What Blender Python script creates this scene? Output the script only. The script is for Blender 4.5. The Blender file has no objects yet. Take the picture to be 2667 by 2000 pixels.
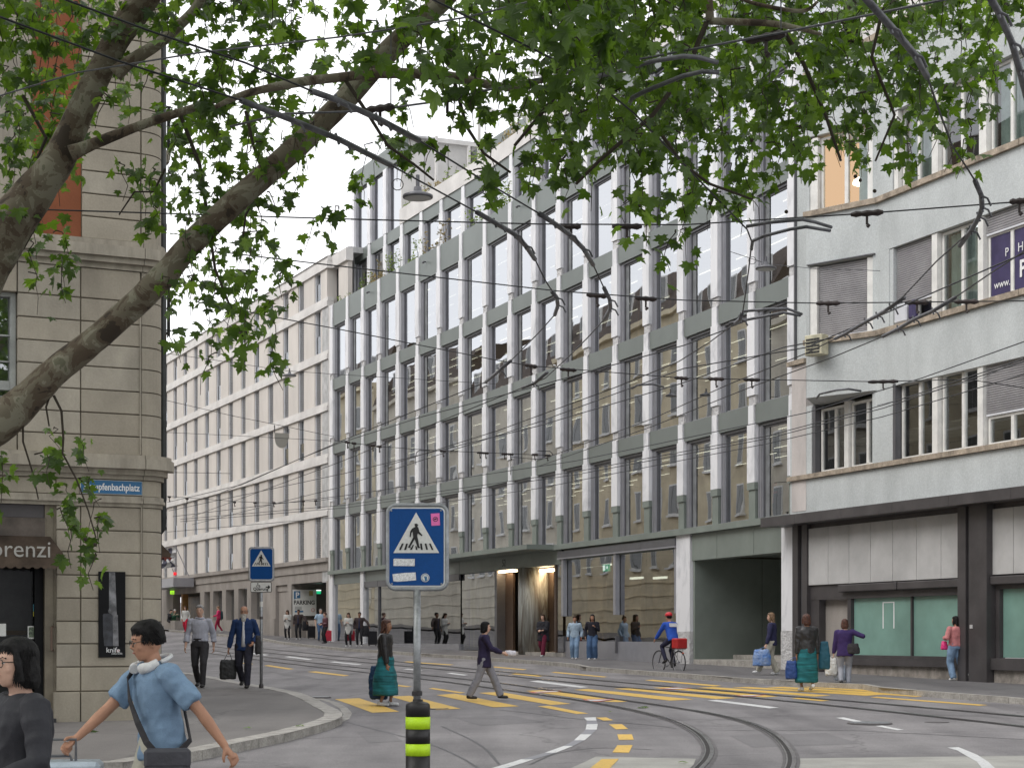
import bpy, bmesh, math, random
from mathutils import Vector, Matrix, noise
random.seed(7)
sc = bpy.context.scene
COL = sc.collection
R = math.radians

# ------------------------------------------------------------------ camera, world, sun, exposure
F = 4700.0; CX = 1333.5; HY = 1656.0; EYE = 1.6      # focal length, centre and horizon in photo pixels; eye height
cam = bpy.data.cameras.new('camera'); camo = bpy.data.objects.new('camera', cam); COL.objects.link(camo)
cam.sensor_width = 36.0; cam.lens = 36.0 * F / 2667.0; cam.shift_y = (HY - 1000.0) / 2667.0
cam.clip_start = 0.1; cam.clip_end = 2000.0
camo.location = (0, 0, EYE); camo.rotation_euler = (R(90), 0, 0)
sc.camera = camo
cam.dof.use_dof = False

w = bpy.data.worlds.new('World'); sc.world = w; w.use_nodes = True
nt = w.node_tree; nt.nodes.clear()
wo = nt.nodes.new('ShaderNodeOutputWorld'); bg = nt.nodes.new('ShaderNodeBackground')
sky = nt.nodes.new('ShaderNodeTexSky'); sky.sky_type = 'NISHITA'; sky.sun_disc = False
sky.sun_elevation = R(49); sky.sun_rotation = R(250); sky.air_density = 1.0; sky.dust_density = 4.0
tc = nt.nodes.new('ShaderNodeTexCoord'); mp = nt.nodes.new('ShaderNodeMapping'); mp.inputs['Scale'].default_value = (1, 1, 3)
nz = nt.nodes.new('ShaderNodeTexNoise'); nz.inputs['Scale'].default_value = 1.6; nz.inputs['Detail'].default_value = 5
cr = nt.nodes.new('ShaderNodeValToRGB')
cr.color_ramp.elements[0].position = 0.3; cr.color_ramp.elements[0].color = (9.6, 9.9, 10.4, 1)
cr.color_ramp.elements[1].position = 0.7; cr.color_ramp.elements[1].color = (12.2, 12.2, 12.4, 1)
mx = nt.nodes.new('ShaderNodeMix'); mx.data_type = 'RGBA'; mx.inputs[0].default_value = 0.93
nt.links.new(tc.outputs['Generated'], mp.inputs['Vector']); nt.links.new(mp.outputs[0], nz.inputs['Vector'])
nt.links.new(nz.outputs['Fac'], cr.inputs['Fac'])
nt.links.new(sky.outputs[0], mx.inputs[6]); nt.links.new(cr.outputs['Color'], mx.inputs[7])
nt.links.new(mx.outputs[2], bg.inputs['Color']); bg.inputs['Strength'].default_value = 0.11
nt.links.new(bg.outputs[0], wo.inputs[0])
sun = bpy.data.lights.new('sun', 'SUN'); sun.energy = 1.5; sun.angle = R(40); sun.color = (1.0, 0.97, 0.93)
suno = bpy.data.objects.new('sun', sun); COL.objects.link(suno)
suno.rotation_euler = Vector((-.62, -.22, .75)).to_track_quat('Z', 'Y').to_euler()
sc.view_settings.view_transform = 'Standard'; sc.view_settings.look = 'None'
sc.view_settings.exposure = 0.3; sc.view_settings.gamma = 1.0; sc.view_settings.use_curve_mapping = False

# ------------------------------------------------------------------ object helpers
WM = {}
def link(o, parent=None, M=None):
    COL.objects.link(o)
    M = M.copy() if M is not None else Matrix.Identity(4)
    WM[o.name] = M
    if parent is not None:
        o.parent = parent; o.matrix_basis = WM[parent.name].inverted() @ M
    else:
        o.matrix_basis = M
    return o
def tag(o, label=None, cat=None, group=None, kind=None):
    if label: o['label'] = label
    if cat: o['category'] = cat
    if group: o['group'] = group
    if kind: o['kind'] = kind
    return o
def thing(name, loc, label, cat, group=None, M=None):
    o = bpy.data.objects.new(name, None); o.empty_display_size = 0.2
    link(o, None, M if M is not None else Matrix.Translation(Vector(loc)))
    return tag(o, label, cat, group)
def rawmesh(name, v, f, mats, mi=None, smooth=False):
    me = bpy.data.meshes.new(name); me.from_pydata([tuple(p) for p in v], [], f)
    for m in (mats if isinstance(mats, (list, tuple)) else [mats]): me.materials.append(m)
    if mi is not None: me.polygons.foreach_set('material_index', mi)
    if smooth: me.polygons.foreach_set('use_smooth', [True] * len(me.polygons))
    me.update(); return me
def put(name, me, parent=None, M=None):
    return link(bpy.data.objects.new(name, me), parent, M)

BOXF = [(0,3,2,1),(4,5,6,7),(0,1,5,4),(1,2,6,5),(2,3,7,6),(3,0,4,7)]
class MB:
    """collects shapes into one mesh"""
    def __init__(s): s.v = []; s.f = []; s.mi = []
    def add(s, v, f, mi=0, M=None):
        n = len(s.v)
        s.v += [(M @ Vector(p)) if M is not None else Vector(p) for p in v]
        s.f += [tuple(i + n for i in q) for q in f]; s.mi += [mi] * len(f); return s
    def box(s, x0, x1, y0, y1, z0, z1, mi=0, M=None):
        return s.add([(x0,y0,z0),(x1,y0,z0),(x1,y1,z0),(x0,y1,z0),(x0,y0,z1),(x1,y0,z1),(x1,y1,z1),(x0,y1,z1)], BOXF, mi, M)
    def prism(s, pts, y0, y1, mi=0, M=None):
        """polygon given in (x,z), extruded along y"""
        n = len(pts)
        v = [(p[0], y0, p[1]) for p in pts] + [(p[0], y1, p[1]) for p in pts]
        f = [tuple(range(n)), tuple(range(2*n-1, n-1, -1))] + [(i, i+n, (i+1) % n + n, (i+1) % n) for i in range(n)]
        return s.add(v, f, mi, M)
    def tube(s, pts, r, n=8, mi=0, caps=True, M=None, flat=1.0):
        pts = [Vector(p) for p in pts]; rr = r if isinstance(r, (list, tuple)) else [r] * len(pts)
        v = []; f = []; prev = None
        for i, p in enumerate(pts):
            d = (pts[min(i+1, len(pts)-1)] - pts[max(i-1, 0)])
            d = d.normalized() if d.length > 1e-9 else Vector((0, 0, 1))
            if prev is None:
                a = Vector((0, 0, 1)) if abs(d.z) < .9 else Vector((1, 0, 0))
                x = d.cross(a).normalized()
            else:
                x = (prev - d * prev.dot(d)); x = x.normalized() if x.length > 1e-6 else d.orthogonal().normalized()
            prev = x; y = d.cross(x)
            for k in range(n):
                t = 2 * math.pi * k / n; v.append(p + x * (rr[i] * math.cos(t)) + y * (rr[i] * flat * math.sin(t)))
        for i in range(len(pts) - 1):
            for k in range(n):
                a = i*n + k; b = i*n + (k+1) % n; f.append((a, b, b+n, a+n))
        if caps:
            f.append(tuple(range(n-1, -1, -1))); f.append(tuple(range((len(pts)-1)*n, len(pts)*n)))
        return s.add(v, f, mi, M)
    def lathe(s, prof, n=16, mi=0, M=None):
        v = []; f = []
        for (r, z) in prof:
            for k in range(n): t = 2*math.pi*k/n; v.append((r*math.cos(t), r*math.sin(t), z))
        for i in range(len(prof)-1):
            for k in range(n): a = i*n+k; b = i*n+(k+1) % n; f.append((a, b, b+n, a+n))
        f.append(tuple(range(n-1, -1, -1))); f.append(tuple(range((len(prof)-1)*n, len(prof)*n)))
        return s.add(v, f, mi, M)
    def ell(s, c, rx, ry, rz, mi=0, M=None, n=10, m=7):
        c = Vector(c); v = [c + Vector((0, 0, -rz))]; f = []
        for j in range(1, m):
            ph = -math.pi/2 + math.pi*j/m
            for k in range(n):
                t = 2*math.pi*k/n; v.append(c + Vector((rx*math.cos(ph)*math.cos(t), ry*math.cos(ph)*math.sin(t), rz*math.sin(ph))))
        v.append(c + Vector((0, 0, rz))); top = len(v)-1
        for k in range(n): f.append((0, 1+(k+1) % n, 1+k)); f.append((top, 1+(m-2)*n+k, 1+(m-2)*n+(k+1) % n))
        for j in range(m-2):
            for k in range(n): a = 1+j*n+k; b = 1+j*n+(k+1) % n; f.append((a, b, b+n, a+n))
        return s.add(v, f, mi, M)
    def build(s, name, mats, parent=None, M=None, smooth=False):
        return put(name, rawmesh(name, s.v, s.f, mats, s.mi, smooth), parent, M)

_bc = {}
def boxmesh(name, dx, dy, dz, mat, bev=0.0):
    k = (round(dx, 3), round(dy, 3), round(dz, 3), mat.name, bev)
    if k not in _bc:
        b = MB().box(-dx/2, dx/2, -dy/2, dy/2, -dz/2, dz/2)
        me = rawmesh(name, b.v, b.f, mat)
        if bev > 0:
            bm = bmesh.new(); bm.from_mesh(me)
            bmesh.ops.bevel(bm, geom=bm.edges[:], offset=bev, segments=1, affect='EDGES')
            bm.to_mesh(me); bm.free()
        _bc[k] = me
    return _bc[k]
class Fr:
    """wall frame: x along the wall, y into the wall, z up"""
    def __init__(s, P, u):
        u = Vector((u[0], u[1], 0)).normalized(); s.P = Vector((P[0], P[1], 0)); s.u = u
        s.M = Matrix(((u.x, -u.y, 0, P[0]), (u.y, u.x, 0, P[1]), (0, 0, 1, 0), (0, 0, 0, 1)))
        s.T = s.M @ Matrix.Rotation(R(90), 4, 'X')
    def u_at(s, px, d=0.0):
        """distance along the wall (pushed out by d) where the sight line of column px meets it"""
        k = (px - CX) / F; P = s.P + Vector((s.u.y, -s.u.x, 0)) * d
        return (k * P.y - P.x) / (s.u.x - k * s.u.y)
    def s_at(s, px, d=0.0):
        u = s.u_at(px, d); return F / (s.P.y + s.u.y * u - s.u.x * d)
    def z_at(s, px, py, d=0.0): return EYE + (HY - py) / s.s_at(px, d)
    def pt(s, u, d, z): return s.M @ Vector((u, -d, z))
def fbox(name, fr, u0, u1, d0, d1, z0, z1, mat, parent=None, bev=0.0):
    me = boxmesh(name, abs(u1-u0), abs(d1-d0), abs(z1-z0), mat, bev)
    return put(name, me, parent, fr.M @ Matrix.Translation(((u0+u1)/2, -(d0+d1)/2, (z0+z1)/2)))
def fpoly(name, fr, pts, d, mat, parent=None, th=0.002):
    b = MB(); b.prism(pts, -d - th, -d + 0.0); return b.build(name, mat, parent, fr.M)
_txt = {}
TMP = bpy.data.scenes.new('scratch')       # small scene for evaluating text and remesh; removed at the end
def evalmesh(o):
    TMP.collection.objects.link(o); vl = TMP.view_layers[0]; vl.update(); dg = vl.depsgraph; dg.update()
    me = bpy.data.meshes.new_from_object(o.evaluated_get(dg), depsgraph=dg); bpy.data.objects.remove(o); return me
def textmesh(s, size, mat, ext=0.002, bold=0.0, align='LEFT', sx=1.0):
    k = (s, size, mat.name, ext, bold, align, sx)
    if k in _txt: return _txt[k]
    c = bpy.data.curves.new('text', 'FONT'); c.body = s; c.size = size; c.extrude = ext; c.offset = bold; c.align_x = align
    c.resolution_u = 3
    o = bpy.data.objects.new('text', c); me = evalmesh(o); bpy.data.curves.remove(c)
    if sx != 1.0:
        for v in me.vertices: v.co.x *= sx
    me.materials.clear(); me.materials.append(mat); _txt[k] = me
    return me
def ftext(name, fr, u, d, z, s, size, mat, parent=None, **kw):
    return put(name, textmesh(s, size, mat, **kw), parent, fr.T @ Matrix.Translation((u, z, d)))

# ------------------------------------------------------------------ materials
def newmat(name):
    m = bpy.data.materials.new(name); m.use_nodes = True; n = m.node_tree; n.nodes.clear()
    o = n.nodes.new('ShaderNodeOutputMaterial'); return m, n, o
def N(n, t, **kw):
    x = n.nodes.new(t)
    for k, v in kw.items():
        if k in x.inputs: x.inputs[k].default_value = v
        else: setattr(x, k, v)
    return x
def mat(name, col, rough=.7, metal=0.0, var=.12, scale=2.5, grain=.06, gscale=60, bump=.0, bscale=30, streak=1.0, col2=None, spec=.4, dark=None, obj=False):
    m, n, o = newmat(name); L = n.links.new
    p = N(n, 'ShaderNodeBsdfPrincipled'); p.inputs['Roughness'].default_value = rough; p.inputs['Metallic'].default_value = metal
    p.inputs['Specular IOR Level'].default_value = spec
    pos = N(n, 'ShaderNodeTexCoord').outputs['Object'] if obj else N(n, 'ShaderNodeNewGeometry').outputs['Position']
    mpn = N(n, 'ShaderNodeMapping'); mpn.inputs['Scale'].default_value = (1, 1, streak); L(pos, mpn.inputs['Vector'])
    a = N(n, 'ShaderNodeTexNoise', Scale=scale, Detail=5.0, Roughness=.6); L(mpn.outputs[0], a.inputs['Vector'])
    g = N(n, 'ShaderNodeTexNoise', Scale=gscale, Detail=2.0); L(pos, g.inputs['Vector'])
    c2 = col2 or tuple(min(1, c * (1 - 2.2*var)) for c in col)
    c1 = tuple(min(1, c * (1 + var)) for c in col) if not col2 else col
    rp = N(n, 'ShaderNodeMapRange'); rp.inputs[1].default_value = .35; rp.inputs[2].default_value = .68; L(a.outputs['Fac'], rp.inputs[0])
    mix = N(n, 'ShaderNodeMix', data_type='RGBA'); mix.inputs[6].default_value = (*c2, 1); mix.inputs[7].default_value = (*c1, 1)
    L(rp.outputs[0], mix.inputs[0])
    gm = N(n, 'ShaderNodeMapRange'); gm.inputs[1].default_value = .3; gm.inputs[2].default_value = .7
    gm.inputs[3].default_value = 1 - grain; gm.inputs[4].default_value = 1 + grain; L(g.outputs['Fac'], gm.inputs[0])
    mul = N(n, 'ShaderNodeVectorMath', operation='SCALE'); L(mix.outputs[2], mul.inputs[0]); L(gm.outputs[0], mul.inputs['Scale'])
    L(mul.outputs[0], p.inputs['Base Color'])
    if bump > 0:
        b = N(n, 'ShaderNodeBump', Strength=bump, Distance=.02); bn = N(n, 'ShaderNodeTexNoise', Scale=bscale, Detail=4.0)
        L(pos, bn.inputs['Vector']); L(bn.outputs['Fac'], b.inputs['Height']); L(b.outputs[0], p.inputs['Normal'])
    L(p.outputs[0], o.inputs[0]); return m
def emis(name, col, st):
    m, n, o = newmat(name); e = N(n, 'ShaderNodeEmission', Strength=st); e.inputs[0].default_value = (*col, 1); n.links.new(e.outputs[0], o.inputs[0]); return m
def glass(name, tint=(.55, .58, .52), lo=.22, hi=.95, wob=.006, rough=.01, rt=(.95, .97, 1)):
    m, n, o = newmat(name); L = n.links.new
    t = N(n, 'ShaderNodeBsdfTransparent'); t.inputs[0].default_value = (*tint, 1)
    g = N(n, 'ShaderNodeBsdfGlossy', Roughness=rough); g.inputs[0].default_value = (*rt, 1)
    f = N(n, 'ShaderNodeFresnel', IOR=1.7); mr = N(n, 'ShaderNodeMapRange'); mr.inputs[1].default_value = .05; mr.inputs[2].default_value = .6
    mr.inputs[3].default_value = lo; mr.inputs[4].default_value = hi; L(f.outputs[0], mr.inputs[0])
    geo = N(n, 'ShaderNodeNewGeometry'); nn = N(n, 'ShaderNodeTexNoise', Scale=.55, Detail=1.0); L(geo.outputs['Position'], nn.inputs['Vector'])
    b = N(n, 'ShaderNodeBump', Strength=1.0, Distance=wob); L(nn.outputs['Fac'], b.inputs['Height']); L(b.outputs[0], g.inputs['Normal'])
    mx = N(n, 'ShaderNodeMixShader'); L(mr.outputs[0], mx.inputs[0]); L(t.outputs[0], mx.inputs[1]); L(g.outputs[0], mx.inputs[2]); L(mx.outputs[0], o.inputs[0])
    return m
def marble(name, base, vein, wscale, dist, band='DIAGONAL', rough=.45, amt=.5, lo=.45, hi=.75, bump=0, st=(1, 1, 1)):
    m, n, o = newmat(name); L = n.links.new; p = N(n, 'ShaderNodeBsdfPrincipled', Roughness=rough)
    geo = N(n, 'ShaderNodeNewGeometry'); mp = N(n, 'ShaderNodeMapping'); mp.inputs['Scale'].default_value = st; L(geo.outputs['Position'], mp.inputs[0])
    a = N(n, 'ShaderNodeTexNoise', Scale=wscale, Detail=7.0, Roughness=.62, Distortion=dist); L(mp.outputs[0], a.inputs['Vector'])
    r = N(n, 'ShaderNodeMapRange'); r.inputs[1].default_value = lo; r.inputs[2].default_value = hi; L(a.outputs['Fac'], r.inputs[0])
    mix = N(n, 'ShaderNodeMix', data_type='RGBA'); mix.inputs[6].default_value = (*base, 1); mix.inputs[7].default_value = (*vein, 1)
    mu = N(n, 'ShaderNodeMath', operation='MULTIPLY'); mu.inputs[1].default_value = amt; L(r.outputs[0], mu.inputs[0]); L(mu.outputs[0], mix.inputs[0])
    L(mix.outputs[2], p.inputs['Base Color'])
    if bump:
        b = N(n, 'ShaderNodeBump', Strength=bump, Distance=.06); q = N(n, 'ShaderNodeTexNoise', Scale=14.0, Detail=5.0); L(geo.outputs['Position'], q.inputs['Vector'])
        L(q.outputs['Fac'], b.inputs['Height']); L(b.outputs[0], p.inputs['Normal'])
    L(p.outputs[0], o.inputs[0]); return m
def asphalt(name, c1, c2, gr=.35, gs=55):
    m, n, o = newmat(name); L = n.links.new; p = N(n, 'ShaderNodeBsdfPrincipled', Roughness=.82); p.inputs['Specular IOR Level'].default_value = .35
    geo = N(n, 'ShaderNodeNewGeometry')
    rot = N(n, 'ShaderNodeMapping'); rot.inputs['Rotation'].default_value = (0, 0, R(-24)); rot.inputs['Scale'].default_value = (1.2, .12, 1); L(geo.outputs['Position'], rot.inputs[0])
    tr = N(n, 'ShaderNodeTexNoise', Scale=1.1, Detail=3.0); L(rot.outputs[0], tr.inputs['Vector'])      # wheel tracks and wear along the street
    bg_ = N(n, 'ShaderNodeTexNoise', Scale=.35, Detail=5.0, Roughness=.65); L(geo.outputs['Position'], bg_.inputs['Vector'])
    ad = N(n, 'ShaderNodeMath', operation='ADD'); L(tr.outputs['Fac'], ad.inputs[0]); L(bg_.outputs['Fac'], ad.inputs[1])
    mr = N(n, 'ShaderNodeMapRange'); mr.inputs[1].default_value = .75; mr.inputs[2].default_value = 1.25; L(ad.outputs[0], mr.inputs[0])
    mix = N(n, 'ShaderNodeMix', data_type='RGBA'); mix.inputs[6].default_value = (*c1, 1); mix.inputs[7].default_value = (*c2, 1); L(mr.outputs[0], mix.inputs[0])
    g = N(n, 'ShaderNodeTexNoise', Scale=gs, Detail=3.0, Roughness=.7); L(geo.outputs['Position'], g.inputs['Vector'])
    gm = N(n, 'ShaderNodeMapRange'); gm.inputs[1].default_value = .3; gm.inputs[2].default_value = .7; gm.inputs[3].default_value = 1-gr; gm.inputs[4].default_value = 1+gr
    L(g.outputs['Fac'], gm.inputs[0])
    sc_ = N(n, 'ShaderNodeVectorMath', operation='SCALE'); L(mix.outputs[2], sc_.inputs[0]); L(gm.outputs[0], sc_.inputs['Scale'])
    vo = N(n, 'ShaderNodeTexVoronoi', feature='DISTANCE_TO_EDGE', Scale=.22); wv = N(n, 'ShaderNodeTexNoise', Scale=1.5, Detail=4.0)
    L(geo.outputs['Position'], wv.inputs['Vector']); va = N(n, 'ShaderNodeVectorMath', operation='ADD'); L(geo.outputs['Position'], va.inputs[0]); L(wv.outputs['Color'], va.inputs[1]); L(va.outputs[0], vo.inputs['Vector'])
    ck = N(n, 'ShaderNodeMapRange'); ck.inputs[1].default_value = 0; ck.inputs[2].default_value = .012; ck.inputs[3].default_value = .72; ck.inputs[4].default_value = 1; L(vo.outputs['Distance'], ck.inputs[0])
    s2 = N(n, 'ShaderNodeVectorMath', operation='SCALE'); L(sc_.outputs[0], s2.inputs[0]); L(ck.outputs[0], s2.inputs['Scale'])
    L(s2.outputs[0], p.inputs['Base Color'])
    b = N(n, 'ShaderNodeBump', Strength=.5, Distance=.008); L(g.outputs['Fac'], b.inputs['Height']); L(b.outputs[0], p.inputs['Normal'])
    L(p.outputs[0], o.inputs[0]); return m
def paint(name, col, under, wear=.42):
    m, n, o = newmat(name); L = n.links.new; p = N(n, 'ShaderNodeBsdfPrincipled', Roughness=.7)
    geo = N(n, 'ShaderNodeNewGeometry'); a = N(n, 'ShaderNodeTexNoise', Scale=22.0, Detail=6.0, Roughness=.75); L(geo.outputs['Position'], a.inputs['Vector'])
    r = N(n, 'ShaderNodeMapRange'); r.inputs[1].default_value = wear-.06; r.inputs[2].default_value = wear+.05; L(a.outputs['Fac'], r.inputs[0])
    b_ = N(n, 'ShaderNodeTexNoise', Scale=1.2, Detail=3.0); L(geo.outputs['Position'], b_.inputs['Vector'])
    mixc = N(n, 'ShaderNodeMix', data_type='RGBA'); mixc.inputs[6].default_value = (*[c*.72 for c in col], 1); mixc.inputs[7].default_value = (*col, 1); L(b_.outputs['Fac'], mixc.inputs[0])
    mix = N(n, 'ShaderNodeMix', data_type='RGBA'); mix.inputs[6].default_value = (*under, 1); L(mixc.outputs[2], mix.inputs[7]); L(r.outputs[0], mix.inputs[0])
    L(mix.outputs[2], p.inputs['Base Color']); L(p.outputs[0], o.inputs[0]); return m
def leafmat(name, c, tcol):
    m, n, o = newmat(name); L = n.links.new
    p = N(n, 'ShaderNodeBsdfPrincipled', Roughness=.42); p.inputs['Specular IOR Level'].default_value = .5
    t = N(n, 'ShaderNodeBsdfTranslucent')
    geo = N(n, 'ShaderNodeNewGeometry'); a = N(n, 'ShaderNodeTexNoise', Scale=2.2, Detail=3.0); L(geo.outputs['Position'], a.inputs['Vector'])
    r = N(n, 'ShaderNodeMapRange'); r.inputs[1].default_value = .35; r.inputs[2].default_value = .65; L(a.outputs['Fac'], r.inputs[0])
    ri = N(n, 'ShaderNodeMath', operation='ADD', use_clamp=True); L(r.outputs[0], ri.inputs[0]); rr = N(n, 'ShaderNodeMath', operation='MULTIPLY_ADD'); L(geo.outputs['Random Per Island'], rr.inputs[0]); rr.inputs[1].default_value = 1.0; rr.inputs[2].default_value = -.5; L(rr.outputs[0], ri.inputs[1])
    for tgt, col in ((p.inputs['Base Color'], c), (t.inputs[0], tcol)):
        mix = N(n, 'ShaderNodeMix', data_type='RGBA'); mix.inputs[6].default_value = (*[x*.55 for x in col], 1); mix.inputs[7].default_value = (col[0]*1.35, col[1]*1.2, col[2]*1.1, 1)
        L(ri.outputs[0], mix.inputs[0]); L(mix.outputs[2], tgt)
    ms = N(n, 'ShaderNodeMixShader', Fac=.46); L(p.outputs[0], ms.inputs[1]); L(t.outputs[0], ms.inputs[2]); L(ms.outputs[0], o.inputs[0]); return m
def barkmat(name):
    m, n, o = newmat(name); L = n.links.new; p = N(n, 'ShaderNodeBsdfPrincipled', Roughness=.85)
    geo = N(n, 'ShaderNodeNewGeometry'); a = N(n, 'ShaderNodeTexNoise', Scale=3.4, Detail=5.0, Distortion=.6, Roughness=.6); L(geo.outputs['Position'], a.inputs['Vector'])
    cr = N(n, 'ShaderNodeValToRGB'); L(a.outputs['Fac'], cr.inputs[0]); e = cr.color_ramp.elements
    cr.color_ramp.interpolation = 'CONSTANT'
    e[0].position = 0; e[0].color = (.04, .028, .018, 1); e[1].position = .4; e[1].color = (.085, .062, .04, 1)
    for pz, c in ((.47, (.135, .115, .08)), (.56, (.20, .185, .135)), (.64, (.12, .115, .075)), (.70, (.075, .055, .037))):
        x = e.new(pz); x.color = (*c, 1)
    L(cr.outputs['Color'], p.inputs['Base Color'])
    b = N(n, 'ShaderNodeBump', Strength=.6, Distance=.03); L(a.outputs['Fac'], b.inputs['Height']); L(b.outputs[0], p.inputs['Normal'])
    L(p.outputs[0], o.inputs[0]); return m

m_road = asphalt('road asphalt', (.135, .127, .130), (.245, .232, .232))
m_walk = asphalt('pavement asphalt', (.1, .095, .097), (.15, .143, .143), .22)
m_walk2 = asphalt('near pavement asphalt', (.125, .115, .11), (.18, .168, .158), .2)
m_conc = mat('concrete slab', (.36, .35, .32), .85, var=.08, scale=1.5, grain=.12, bump=.2)
m_kerb = mat('granite kerb', (.36, .34, .31), .8, var=.14, scale=4, grain=.2, gscale=40, bump=.3)
m_yel = paint('yellow road paint', (.74, .47, .09), (.2, .17, .13), .40)
m_whi = paint('white road paint', (.68, .68, .67), (.2, .19, .19), .4)
m_gpt = paint('worn grey paint', (.25, .25, .27), (.2, .19, .19))
m_red = paint('red road paint', (.6, .12, .06), (.2, .17, .13))
m_rail = mat('rail steel', (.42, .41, .41), .25, .9, var=.1)
m_groove = mat('rail groove', (.025, .022, .02), .8)
m_railbed = mat('rail joint filler', (.125, .117, .117), .8)
m_marble = marble('white marble', (.74, .74, .76), (.36, .37, .39), .9, 1.6, amt=.75, lo=.5, hi=.75, st=(1, 1, .45))
m_marbler = marble('rough marble', (.56, .55, .55), (.3, .3, .31), 2.4, 1.0, amt=.8, bump=.9)
m_green = mat('green grey metal', (.18, .202, .19), .42, .25, var=.05, scale=.5, grain=.02)
m_greend = mat('green grey metal base', (.215, .245, .22), .5, .2, var=.07, scale=.8, grain=.02)
m_alu = mat('anodised aluminium', (.36, .36, .39), .38, .5, var=.04)
m_alud = mat('dark aluminium', (.13, .13, .14), .4, .4, var=.05)
m_perf = mat('perforated screen', (.22, .23, .24), .6, .3)
m_glass = glass('facade glass', lo=.44, hi=.96, wob=.004)
m_shopg = glass('shop glass', (.5, .55, .52), lo=.30, hi=.92, wob=.006)
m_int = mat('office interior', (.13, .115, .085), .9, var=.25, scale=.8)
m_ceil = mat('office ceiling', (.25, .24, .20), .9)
m_striplight = emis('strip light', (1, .96, .82), 1.6)
m_lamp = emis('warm entrance light', (1, .72, .42), 14)
m_exit = emis('green exit light', (.02, .6, .25), .7)
m_exitw = emis('exit white', (.9, 1, .95), 1.6)
m_bronze = mat('bronze panel', (.15, .105, .08), .38, .6, var=.06)
m_gold = mat('brass panel', (.42, .33, .12), .35, .7, var=.2, scale=3, streak=.05)
m_pill = marble('green brown stone', (.34, .36, .34), (.09, .065, .045), 2.6, 2.4, amt=.95, lo=.35, hi=.65, st=(1, 1, .13))
m_beige = mat('beige panel', (.61, .57, .53), .75, var=.06, scale=.5, grain=.02, streak=.4)
m_band = mat('pale concrete band', (.66, .64, .62), .8, var=.07, scale=.8, grain=.05)
m_hstone = mat('hotel stone', (.33, .30, .275), .8, var=.1, scale=.9, grain=.08, streak=.5)
m_jamb = mat('window jamb', (.6, .61, .64), .6, var=.04)
m_louv = mat('louvre', (.36, .36, .37), .5, .2, var=.05)
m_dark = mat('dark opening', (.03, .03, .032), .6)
m_roof = mat('metal roof', (.5, .5, .5), .5, .3)
m_stucco = mat('grey stucco', (.49, .515, .515), .9, var=.07, scale=.9, grain=.1, gscale=25, bump=.25, bscale=35, streak=.5)
m_stuccop = mat('pinkish stucco', (.53, .49, .47), .9, var=.08, scale=1.2, grain=.08, bump=.25, streak=.5)
m_sill = mat('weathered stone sill', (.36, .30, .235), .85, var=.2, scale=3, grain=.15, gscale=20)
m_wframe = mat('white window frame', (.72, .71, .68), .5, var=.06, scale=3)
m_dmetal = mat('dark brown metal', (.085, .078, .08), .45, .3, var=.1, scale=1.5)
m_panel = mat('grey cladding panel', (.46, .455, .45), .7, var=.08, scale=.9, grain=.03)
m_frost = mat('frosted green glass', (.185, .32, .275), .22, var=.1, scale=.6, grain=.0, spec=.6)
m_plinth = mat('plinth stone', (.3, .27, .24), .85, var=.2, scale=3, grain=.2, bump=.3)
m_shut = mat('roller shutter', (.33, .32, .33), .5, .2, var=.1, scale=1.2)
m_curt = mat('curtain', (.42, .52, .48), .9)
m_purple = mat('purple window film', (.05, .04, .11), .35)
m_wtext = mat('white lettering', (.75, .75, .75), .6, var=.02)
m_btext = mat('black lettering', (.015, .015, .015), .6, var=.02)
m_stone = mat('rusticated stone', (.345, .308, .245), .85, var=.09, scale=1.3, grain=.05, gscale=35, bump=.15, streak=.6)
m_joint = mat('stone joint', (.19, .165, .125), .9)
m_stones = [m_stone, mat('rusticated stone light', (.365, .33, .268), .85, var=.1, scale=1.9, grain=.05, gscale=35, bump=.15, streak=.5), mat('rusticated stone dark', (.325, .288, .228), .85, var=.1, scale=1.1, grain=.06, gscale=35, bump=.15, streak=.5)]
m_mould = mat('stone moulding', (.35, .315, .255), .85, var=.12, scale=5, grain=.05, streak=.2)
m_orange = mat('orange render', (.235, .078, .034), .9, var=.08, scale=1.5, grain=.06, bump=.1)
m_pipe = mat('dark downpipe', (.035, .037, .035), .45, .3, var=.2)
m_awn = mat('brown awning', (.10, .072, .052), .9, var=.2)
m_wood = mat('golden brown wood', (.2, .12, .035), .5, var=.2)
m_black = mat('black poster', (.008, .008, .009), .6, spec=.15)
m_steelp = mat('poster steel', (.2, .2, .21), .4, var=.3, scale=6)
m_blue = mat('sign blue', (.004, .062, .235), .5, var=.03, spec=.2)
m_sblue = mat('street sign blue', (.02, .13, .28), .35, var=.06)
m_galv = mat('galvanised steel', (.33, .34, .35), .42, .6, var=.12, scale=12)
m_refl = mat('sign white', (.66, .66, .63), .45, var=.03)
m_signback = mat('sign plate', (.5, .5, .5), .4, .4)
m_lime = mat('fluorescent lime band', (.52, .80, .02), .45, var=.02)
m_rubber = mat('black rubber', (.022, .02, .021), .42, var=.1)
m_wire = mat('wire', (.02, .02, .022), .5, .3)
m_wire2 = mat('old steel tube', (.13, .13, .14), .45, .4, var=.2, scale=8)
m_insul = mat('insulator', (.028, .018, .016), .5)
m_leafA = leafmat('plane leaf', (.038, .080, .018), (.15, .30, .014))
m_leafB = leafmat('light plane leaf', (.085, .16, .045), (.25, .44, .04))
m_bark = barkmat('plane bark')
m_twig = mat('twig', (.045, .035, .025), .9)
m_plant = leafmat('planter leaf', (.16, .24, .06), (.25, .38, .06))
m_plant2 = leafmat('dry planter leaf', (.3, .25, .13), (.3, .26, .1))
m_pink = mat('pink sticker', (.75, .16, .42), .5, var=.02)
m_sig_red = emis('red light sign', (.85, .03, .04), 1.0)
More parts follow.
